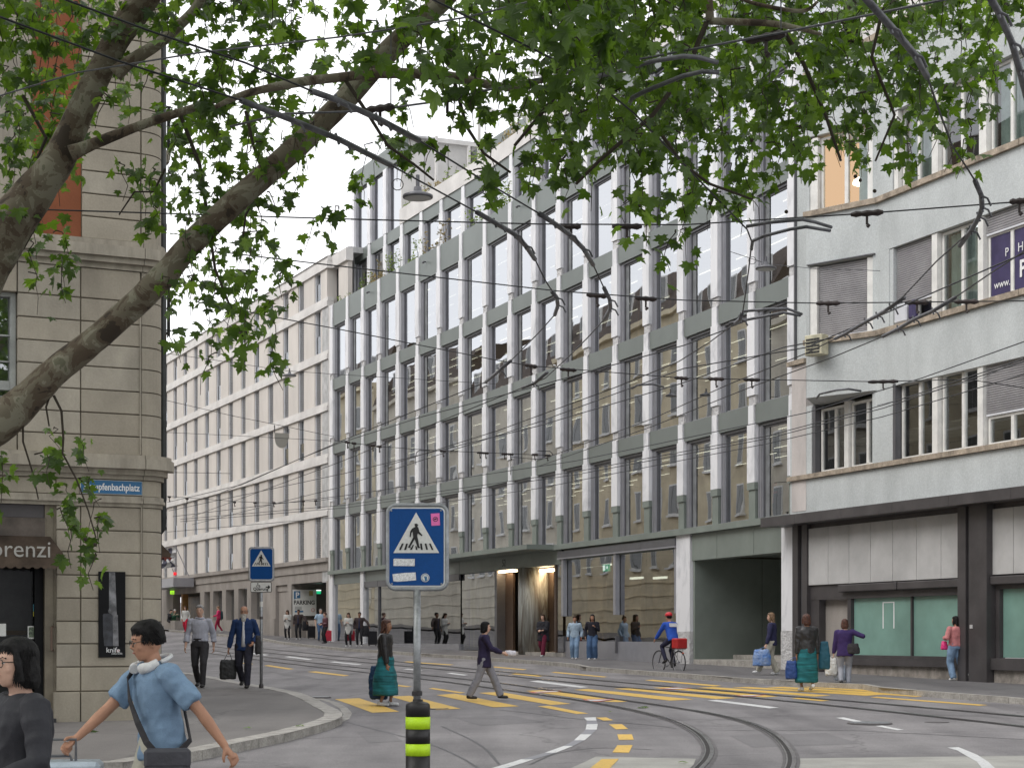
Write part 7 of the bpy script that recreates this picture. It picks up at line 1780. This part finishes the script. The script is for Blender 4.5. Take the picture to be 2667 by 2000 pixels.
# 2 foreground man
shirt = cloth('light blue shirt', (.17, .26, .375), .8, var=.05)
p2 = person('man in a light blue short sleeved shirt with white headphones pulling a case', -2.16, 11.1, 1.71, 126, zg=.0, skin=skinB, detail=True, top=dict(m=shirt, sleeve='short', fold=.013, ff=10, ease=.017, hem=.50, collar=shirt), bottom=dict(m=cloth('beige trousers', (.42, .40, .33)), ease=.016), hair=dict(style='short', m=hairK), glasses=True, rh=(.16, .27, .575), lh=(-.24, -.15, .515), lean=5, head_turn=-12, head_tilt=-6, girth=1.04, lf=(-.06, -.14, .02), rf=(.06, .14, 0), curl=.9)
hp_ = thing('headphones', p2['HM'].translation, 'white headphones resting round the neck of the man in light blue', 'headphones')
b = MB(); T2 = p2['T']; b.tube([T2(.062*math.cos(a), .0+.062*math.sin(a), .845-.018*math.sin(a)) for a in [math.pi*(1+k/9) for k in range(10)]], .016, 8)
for sd_ in (-1, 1): b.tube([T2(sd_*.058, .010, .84), T2(sd_*.050, .056, .826)], [.034, .030], 12); b.tube([T2(sd_*.05, .05, .83), T2(sd_*.026, .066, .824)], [.034, .034], 14)
put('band', remesh(b, 'band', m_shoeW, .007, 0, 1, 0, 2), hp_, p2['Mw'])
b = MB(); Tb = p2['T']
st_ = [Tb(.070, .03, .836), Tb(.052, .078, .79), Tb(.01, .096, .72), Tb(-.045, .098, .64), Tb(-.085, .090, .57), Tb(-.115, .065, .52)]
bk_ = [Tb(.070, .0, .838), Tb(.05, -.076, .78), Tb(-.02, -.088, .68), Tb(-.10, -.066, .56), Tb(-.13, -.0, .52)]
cb_ = thing('shoulder_bag', p2['Mw'] @ Tb(-.13, .06, .47), 'dark grey crossbody bag hanging on the hip of the man in light blue', 'bag')
for q in (st_, bk_):
    v = []; f = []
    for k, p in enumerate(q):
        d = (q[min(k+1, len(q)-1)] - q[max(k-1, 0)]).normalized(); c = Tb(0, 0, .65); c.z = p.z; nn = (p-c).normalized(); sde = d.cross(nn).normalized()*.02
        v += [p + sde + nn*.012, p - sde + nn*.012, p - sde + nn*.004, p + sde + nn*.004]
    for k in range(len(q)-1):
        for j in range(4): f.append((4*k+j, 4*k+(j+1) % 4, 4*k+4+(j+1) % 4, 4*k+4+j))
    put('strap', rawmesh('strap', v, f, dgr), cb_, p2['Mw'])
MB_ = Matrix.Translation(p2['Mw'] @ Tb(-.15, .05, .47)) @ Matrix.Rotation(R(126+60), 4, 'Z')
put('bag_body', boxmesh('bag_body', .27, .09, .25, cloth('dark grey nylon', (.05, .05, .06), .6), .025), cb_, MB_); put('bag_flap', boxmesh('bag_flap', .275, .10, .12, cloth('dark grey nylon', (.05, .05, .06), .6), .02), cb_, MB_ @ Matrix.Translation((0, 0, .07)))
sc_p = p2['wR'].copy()
suitcase('pale blue grey trolley case pulled by the man in light blue', (sc_p.x - .10, sc_p.y - .05, .0), .52, .32, .84, cloth('pale blue shell', (.40, .46, .52), .35), rot=8, handle=.13)
# 3 and 4: the two men on the left pavement
x, y = px_ground(512, 1792)
p3 = person('grey haired man in a pale grey shirt and black trousers walking towards the camera', x, 39.6, 1.82, 180, skin=skinA, top=dict(m=cloth('pale grey shirt', (.42, .43, .49), .8), sleeve='roll', hem=.56, ease=.018, fold=.010, ff=8, collar=cloth('pale grey shirt', (.42, .43, .49), .8)), bottom=dict(m=dgr, belt=m_shoeK, ease=.012), hair=dict(style='short', m=hairG), lf=(-.05, .10, 0), rf=(.05, -.14, .03), rh=(.165, .06, .49), lh=(-.16, -.03, .49), vox=.011, girth=1.04)
x, y = px_ground(604, 1801)
p4 = person('bald man with a long white beard and dark blue jacket carrying a tote bag', x, 39.3, 1.80, 180, skin=skinB, top=dict(m=cloth('royal blue jacket', (.010, .032, .105), .85), hem=.455, ease=.026, fold=.009, ff=7, inner=cloth('white shirt', (.6, .6, .62)), collar=cloth('royal blue jacket', (.014, .045, .15), .85)), bottom=dict(m=cloth('navy trousers', (.022, .022, .035)), ease=.014, flare=1.1), hair=dict(style='fringe', m=hairG), beard=hairW, lf=(-.05, .10, 0), rf=(.05, -.16, .05), rh=(.185, .02, .47), lh=(-.12, .10, .55), glasses=True, vox=.011, girth=1.08)
bag('tote_bag', 'black tote bag with a pale print carried low by the bearded man', p4['wR'] + Vector((-.02, 0, -.46)), .36, .12, .42, cloth('black tote', (.02, .02, .02), .6), hold=p4['wR'] + Vector((0, 0, -.08)), taper=.95, rot=20)
bag('shoulder_bag', 'dark bag hanging behind the hip of the bearded man', p4['wL'] + Vector((.10, .1, -.05)), .12, .3, .40, dgr, rot=0)
teal = mat('striped teal fabric', (.012, .145, .165), .8, var=.25, scale=2, streak=14, obj=True)
def at_feet(px, py, road=False): return px_ground(px, py, 0.0 if road else .12)
x, y = at_feet(1004, 1838, True)
p5 = person('woman in a black leather jacket and long teal dress on the crossing', x, y, 1.66, -95, zg=g(y), skin=skinC, top=dict(m=cloth('black leather', (.022, .021, .022), .35), hem=.46, ease=.03, fold=.011), bottom=dict(kind='skirt', m=teal, hem=.13, w=.185, fold=.02, ff=5), hair=dict(style='long', m=hairR, len=.12), shoes=m_shoeW, lf=(-.04, .05, 0), rf=(.04, -.05, 0), lh=(-.14, -.01, .47), rh=(.14, .04, .46), girth=1.18, head_turn=-10)
bag('shopping_bag', 'dark teal cloth bag hanging at the left side of the woman in the long dress', p5['wL'] + Vector((-.16, .02, -.34)), .34, .2, .62, cloth('deep teal bag', (.015, .05, .12), .7), hold=p5['wL'] + Vector((0, 0, -.04)), fold=.02)
x, y = at_feet(1262, 1824, True)
purp = cloth('dark purple coat', (.022, .016, .05), .85)
p6 = person('woman in a dark purple coat and grey trousers striding right over the crossing', x, y, 1.60, -90, zg=g(y), skin=skinA, top=dict(m=purp, hem=.42, ease=.022, flare=.012, fold=.008), bottom=dict(m=cloth('grey jogging trousers', (.24, .24, .27)), flare=1.25, ease=.016), hair=dict(style='bob', m=hairK), lf=(-.05, .21, 0), rf=(.05, -.19, .02), lh=(-.10, .22, .60), rh=(.10, .23, .60), girth=1.02)
bag('paper_parcel', 'pale bundle held out in front by the woman in the dark purple coat', (p6['wL'] + p6['wR'])/2 + Vector((.16, 0, .0)), .24, .14, .10, cloth('pale paper', (.6, .58, .62)), cat='parcel')
def front(px, d): q = F/smain(px) - d; return (px-CX)/F*q, q
x, y = front(1415, 1.6)
p7 = person('woman in a black cape and dark red trousers walking before the bronze entrance', x, y, 1.62, 150, skin=skinA, top=dict(m=cloth('black cape', (.018, .018, .024)), sleeve='cape', hem=.5, fold=.01, name='cape'), bottom=dict(m=cloth('wine red trousers', (.12, .008, .03)), flare=1.3, ease=.018), hair=dict(style='bob', m=hairB), shoes=m_shoeW, lf=(-.06, .13, 0), rf=(.06, -.12, .02), lh=(-.03, .16, .61), rh=(.03, .16, .60), girth=1.1)
x, y = front(1497, 2.2)
p8 = person('woman in a pale blue hoodie and light jeans with her hair in a bun', x, y, 1.56, 170, skin=skinB, top=dict(m=cloth('pale blue hoodie', (.36, .46, .56)), ease=.03, hem=.50, fold=.010), bottom=dict(m=jeans, flare=1.35, ease=.02), hair=dict(style='bun', m=hairB), shoes=m_shoeW, hoodm=cloth('pale blue hoodie', (.36, .46, .56)), lf=(-.05, .08, 0), rf=(.05, -.05, 0), girth=1.05)
x, y = front(1543, 1.8)
p9 = person('woman in a black pullover and blue jeans with long hair beside the pale blue hoodie', x, y, 1.62, 170, skin=skinB, top=dict(m=cloth('black pullover', (.014, .014, .022)), ease=.028, hem=.51), bottom=dict(m=jeansD, flare=1.5, ease=.022), hair=dict(style='long', m=hairK, len=.16), shoes=m_shoeW, lf=(-.06, .02, 0), rf=(.06, .06, 0), lh=(-.07, .12, .72), rh=(.15, .03, .50), girth=1.05)
# right side group
x, y = at_feet(2010, 1757)
p11 = person('long haired woman in a navy jacket and cream trousers with a blue shopping bag', x, y, 1.64, 80, skin=skinA, top=dict(m=cloth('navy jacket', (.022, .022, .065)), hem=.47, ease=.03), bottom=dict(m=cloth('cream trousers', (.46, .43, .36)), flare=1.3, ease=.016), hair=dict(style='long', m=hairL, len=.16), shoes=m_shoeW, lf=(-.05, .22, .0), rf=(.05, -.08, 0), lh=(-.14, .08, .48), rh=(.14, .06, .47))
bag('shopping_bag', 'large bright blue patterned shopping bag carried by the woman in navy', Vector((p11['wL'].x - .12, p11['wL'].y, p11['wL'].z - .34)), .48, .22, .42, mat('bright blue bag', (.06, .17, .46), .5, col2=(.25, .33, .5), scale=7, obj=True), hold=p11['wL'] + Vector((0, 0, -.06)))
x, y = at_feet(2101, 1800, True)
p12 = person('woman in a black leather jacket and teal striped skirt stepping off the right kerb', x, y, 1.74, 15, zg=g(y), skin=skinC, top=dict(m=cloth('black leather', (.03, .029, .03), .35), hem=.49, ease=.028, fold=.012), bottom=dict(kind='skirt', m=teal, hem=.12, w=.15, fold=.018, ff=5), hair=dict(style='bob', m=hairR), shoes=m_shoeW, lf=(-.05, .04, 0), rf=(.04, -.10, .04), lh=(-.14, -.0, .47), rh=(.15, .0, .46), girth=1.12)
bag('shopping_bag', 'flat teal shopping bag hanging behind the woman in the striped skirt', Vector((p12['wR'].x + .16, p12['wR'].y + .02, p12['wR'].z - .02)), .26, .12, .62, cloth('teal bag', (.012, .085, .13), .6), taper=.7, fold=.006, cat='bag')
bag('carrier_bag', 'dark blue carrier bag at the left side of the woman in the striped skirt', Vector((p12['wL'].x - .12, p12['wL'].y, p12['wL'].z - .34)), .26, .16, .40, cloth('dark blue bag', (.02, .06, .22), .5), hold=p12['wL'] + Vector((0, 0, -.05)))
x, y = at_feet(2200, 1790, True)
p13 = person('woman in a purple jacket and grey trousers pointing to the right with shopping bags', x, y, 1.60, -10, zg=g(y)+.02, skin=skinA, top=dict(m=cloth('purple jacket', (.038, .02, .10)), hem=.45, ease=.026, flare=.01), bottom=dict(m=cloth('light grey trousers', (.30, .31, .35)), ease=.014), hair=dict(style='bob', m=hairR), lf=(-.05, -.12, .04), rf=(.05, .0, 0), lh=(-.16, .05, .47), rh=(.26, .12, .74), girth=1.08)
bag('carrier_bag', 'white plastic carrier bag held low by the woman in purple', Vector((p13['wL'].x - .06, p13['wL'].y, p13['wL'].z - .30)), .28, .2, .40, cloth('white plastic', (.6, .6, .58), .4), hold=p13['wL'] + Vector((0, 0, -.06)), fold=.016)
bag('carrier_bag', 'pale blue plastic carrier bag swinging behind the white one', Vector((p13['wL'].x + .16, p13['wL'].y + .05, p13['wL'].z - .44)), .30, .2, .34, cloth('pale blue plastic', (.45, .5, .58), .4), fold=.016)
bag('handbag', 'black handbag at the right hip of the woman in purple', p13['Mw'] @ p13['T'](.12, -.05, .56), .30, .14, .24, dgr)
x, y = at_feet(2490, 1772)
p14 = person('woman in a pink pullover and light jeans walking along the frosted windows', x, y, 1.56, 25, skin=skinB, top=dict(m=cloth('pink pullover', (.52, .20, .20)), ease=.03, hem=.53, fold=.010), bottom=dict(m=jeans, ease=.022, flare=1.25), hair=dict(style='long', m=hairK, len=.08), shoes=m_shoeW, lf=(-.05, .0, 0), rf=(.06, -.20, .07), lh=(-.13, .12, .66), rh=(.15, .0, .50), girth=1.2, head_turn=20)
bag('handbag', 'rose red shoulder bag at the right side of the woman in pink', Vector((p14['wR'].x + .10, p14['wR'].y, p14['wR'].z - .0)), .22, .14, .30, cloth('rose bag', (.30, .06, .09), .6)); bag('handbag', 'bright pink pouch hanging on the left arm of the woman in pink', Vector((p14['wL'].x + .0, p14['wL'].y, p14['wL'].z - .18)), .16, .12, .2, cloth('bright pink', (.7, .04, .2), .5))
# tourists before the parking sign and the same clothes again further right
def tour(x0, dy, lab):
    x, y = at_feet(x0, 1665 + dy)
    a = person('woman in a long light grey coat ' + lab, x, y, 1.64, 170, top=dict(m=cloth('light grey coat', (.50, .50, .48)), hem=.36, ease=.024, flare=.02), bottom=dict(m=blk), hair=dict(style='long', m=hairB, len=.2), shoes=m_shoeW, lh=(-.04, .14, .68), rh=(.04, .15, .68), head_tilt=-18, vox=.022)
    x, y = at_feet(x0 + 28.5, 1665 + dy)
    b_ = person('man in a dark brown jacket touching his luggage ' + lab, x, y, 1.66, 175, skin=skinC, top=dict(m=cloth('dark brown jacket', (.045, .032, .032)), ease=.026, inner=cloth('dark blue tee', (.02, .03, .08))), bottom=dict(m=blk), hair=dict(style='short', m=hairK), shoes=m_shoeW, lh=(-.30, .10, .56), rh=(.15, .04, .5), vox=.022, girth=1.1, le=(-1, 0, .2))
    x, y = at_feet(x0 + 62, 1663 + dy)
    suitcase('black upright suitcase standing by the pair ' + lab, (x, y, g(y)+.12), .42, .26, .72, blk, rot=15, handle=.1)
    bag('backpack', 'black backpack leaning on the suitcase of the pair ' + lab, Vector((x - .32, y - .1, g(y)+.12+.72)), .36, .22, .52, blk, rot=10, vox=.025)
tour(749, 0, 'below the parking sign'); tour(908, 18.5, 'before the first office shop window')
x, y = at_feet(835, 1669); person('grey haired man in a pale blue shirt turned to the woman in maroon', x, y, 1.74, 200, skin=skinA, top=dict(m=shirt_p if False else cloth('pale blue polo', (.34, .46, .58)), sleeve='short', ease=.02), bottom=dict(m=jeansD), hair=dict(style='short', m=hairG), vox=.022, girth=1.12)
x, y = at_feet(847, 1675); person('woman in a maroon padded jacket beside the garage pillar', x, y, 1.60, 120, skin=skinA, top=dict(m=cloth('maroon jacket', (.10, .035, .045), .5), ease=.03), bottom=dict(m=blk), hair=dict(style='short', m=hairR), vox=.022, lh=(-.05, .14, .60), rh=(.14, .13, .62), girth=1.05)
x, y = at_feet(852, 1672); suitcase('bright red suitcase half hidden behind the woman in maroon', (x, y+.3, g(y)+.12), .4, .25, .62, cloth('red shell', (.5, .02, .05), .4), rot=10)
# far left people
x, y = at_feet(569, 1647); person('woman in a pink jacket and dark red trousers walking along the hotel wall', x, y, 1.66, 100, top=dict(m=cloth('hot pink jacket', (.55, .03, .12)), ease=.026), bottom=dict(m=cloth('dark red trousers', (.30, .01, .05))), hair=dict(style='short', m=hairL), vox=.022, shoes=m_shoeW, lf=(-.05, .12, 0), rf=(.05, -.14, .02), lh=(-.14, .2, .6))
bag('backpack', 'dark backpack on the woman in the pink jacket', Vector((x + .16, y + .1, g(y)+1.2)), .22, .3, .5, cloth('dark teal pack', (.02, .05, .06)), vox=.025)
x, y = at_feet(483, 1648); person('woman in a white coat and red trousers at the hotel entrance', x, y, 1.66, 165, top=dict(m=cloth('white coat', (.55, .55, .53)), hem=.42, ease=.024), bottom=dict(m=cloth('bright red trousers', (.45, .01, .04))), hair=dict(style='long', m=hairB, len=.18), vox=.022, lf=(-.05, .1, 0), rf=(.05, -.12, .02))
x, y = at_feet(519, 1644); person('man in a black jacket at the hotel entrance behind the grey haired man', x, y, 1.66, 120, skin=skinC, top=dict(m=cloth('plum black jacket', (.03, .015, .025)), ease=.03), bottom=dict(m=blk), hair=dict(style='short', m=hairK), vox=.022)
# couple sitting on the wall
for (pxs, lab, tm, bm_, hm_) in ((441, 'man in black sitting on the low wall by the hotel entrance', blk, blk, hairK), (452, 'white haired person in dark green sitting on the low wall', cloth('dark green jacket', (.03, .10, .06)), cloth('olive trousers', (.12, .14, .09)), hairW)):
    x, y = at_feet(pxs, 1638); person(lab, x, y, 1.68, -130 if pxs < 445 else -140, sit=.33, top=dict(m=tm, ease=.024), bottom=dict(m=bm_, ease=.012), hair=dict(style='short', m=hm_), vox=.022, lf=(-.07, .25, 0), rf=(.07, .23, 0), lh=(-.05, .22, .62), rh=(.05, .22, .62), lean=14)
x, y = at_feet(447, 1638)
w_ = thing('low_wall', (x, y, g(y)), 'low stone wall where the couple sits by the hotel', 'wall'); b = MB(); b.box(-1.4, 1.6, -.3, .25, -.1, .62); b.build('stone_bench', m_hstone, w_, Matrix.Translation((x+.1, y+.12, g(y)+.05)) @ Matrix.Rotation(R(-66), 4, 'Z'))

# cyclist
x, y = px_ground(1742, 1755, 0)
Mb = Matrix.Translation((x, y, g(y))) @ Matrix.Rotation(R(28), 4, 'Z')
by = thing('bicycle', (x, y, g(y)), 'dark bicycle with a red rear basket box ridden along the kerb', 'bicycle', M=Mb)
def wheel(yc, nm):
    b = MB(); b.tube([(0, yc + .33*math.cos(a*math.pi/14), .34 + .33*math.sin(a*math.pi/14)) for a in range(29)], .017, 6, caps=False); wh = b.build('wheel', m_rubber, by, Mb)
    b = MB(); b.tube([(0, yc + .305*math.cos(a*math.pi/14), .34 + .305*math.sin(a*math.pi/14)) for a in range(29)], .009, 5, caps=False); b.build('rim', m_alu, wh, Mb)
    b = MB()
    for a in range(14): b.tube([(0, yc, .34), (0, yc + .30*math.cos(a*math.pi/7), .34 + .30*math.sin(a*math.pi/7))], .002, 3)
    b.tube([(-.04, yc, .34), (.04, yc, .34)], .02, 8); b.build('spokes', m_alu, wh, Mb)
wheel(.52, 'front'); wheel(-.52, 'rear')
b = MB(); bb_ = (0, -.08, .30)
b.tube([(0, -.52, .34), bb_], .01, 6); b.tube([bb_, (0, -.22, .80)], .016, 8); b.tube([bb_, (0, .36, .66)], .018, 8); b.tube([(0, -.20, .74), (0, .34, .80)], .016, 8); b.tube([(0, -.52, .34), (0, -.21, .76)], .009, 6)
b.tube([(0, .33, .86), (0, .38, .62), (0, .52, .34)], .014, 8); b.build('frame', m_dmetal, by, Mb)
b = MB(); b.tube([(0, .33, .84), (0, .30, .98)], .013, 8); b.tube([(-.30, .16, 1.0), (-.22, .28, 1.0), (0, .31, .98), (.22, .28, 1.0), (.30, .16, 1.0)], .012, 8); b.build('handlebar', m_rubber, by, Mb)
b = MB(); b.tube([(0, -.34, .92), (0, -.2, .925), (0, -.06, .91)], [.07, .055, .02], 10, flat=.4); b.tube([(0, -.22, .8), (0, -.23, .91)], .012, 6); b.build('saddle', m_rubber, by, Mb)
b = MB(); b.tube([(-.14, -.08, .22), (.14, -.08, .38)], .01, 6); b.box(-.19, -.11, -.13, -.03, .21, .23); b.box(.11, .19, -.13, -.03, .37, .39); b.tube([(.05, -.08, .30), (.06, -.08, .30)], .09, 14); b.build('crank', m_alud, by, Mb)
b = MB(); b.box(-.10, .10, -.72, -.36, .70, .715); b.tube([(-.08, -.52, .34), (-.08, -.6, .7)], .006, 5); b.tube([(.08, -.52, .34), (.08, -.6, .7)], .006, 5); b.build('rack', m_alud, by, Mb)
fbx = put('rear_box', boxmesh('rear_box', .36, .3, .3, cloth('red box', (.42, .02, .02), .5), .03), by, Mb @ Matrix.Translation((0, -.55, .875)))
b = MB(); b.ell((0, -.73, .60), .04, .015, .03); b.build('rear_light', m_red, by, Mb)
p10 = person('cyclist in a blue jacket with white back patch and a red helmet riding away', x, y, 1.68, 28, zg=g(y), skin=skinB, sit=.59, M=Mb @ Matrix.Translation((0, -.20, .0)), top=dict(m=cloth('bright blue jacket', (.02, .08, .42)), ease=.03, hem=.50), bottom=dict(m=cloth('navy trousers', (.022, .022, .05))), hair=dict(style='short', m=hairK), lf=(-.07, .12, .20), rf=(.07, .06, .13), lh=(-.17, .30, .66), rh=(.17, .30, .66), lean=18, head_tilt=12, vox=.018, group='people walking and standing in the street')
hl = thing('helmet', p10['HM'].translation, 'red cycle helmet on the head of the blue jacketed cyclist', 'helmet'); b = MB(); rings(b, [(.10, 0, -.01, .092, .115), (.13, 0, -.01, .098, .128), (.17, 0, -.01, .088, .115), (.205, 0, -.01, .06, .08), (.222, 0, -.01, .02, .03)]); put('helmet_shell', remesh(b, 'helmet_shell', cloth('red helmet', (.55, .02, .03), .35), .012, 0, 1, 0, 2), hl, p10['HM'])
put('back_patch', boxmesh('back_patch', .26, .012, .11, m_shoeW, .004), p10['t'], p10['Mw'] @ Matrix.Translation(p10['T'](0, -.092, .755)) @ Matrix.Rotation(R(-18), 4, 'X'))
bpy.data.scenes.remove(TMP)
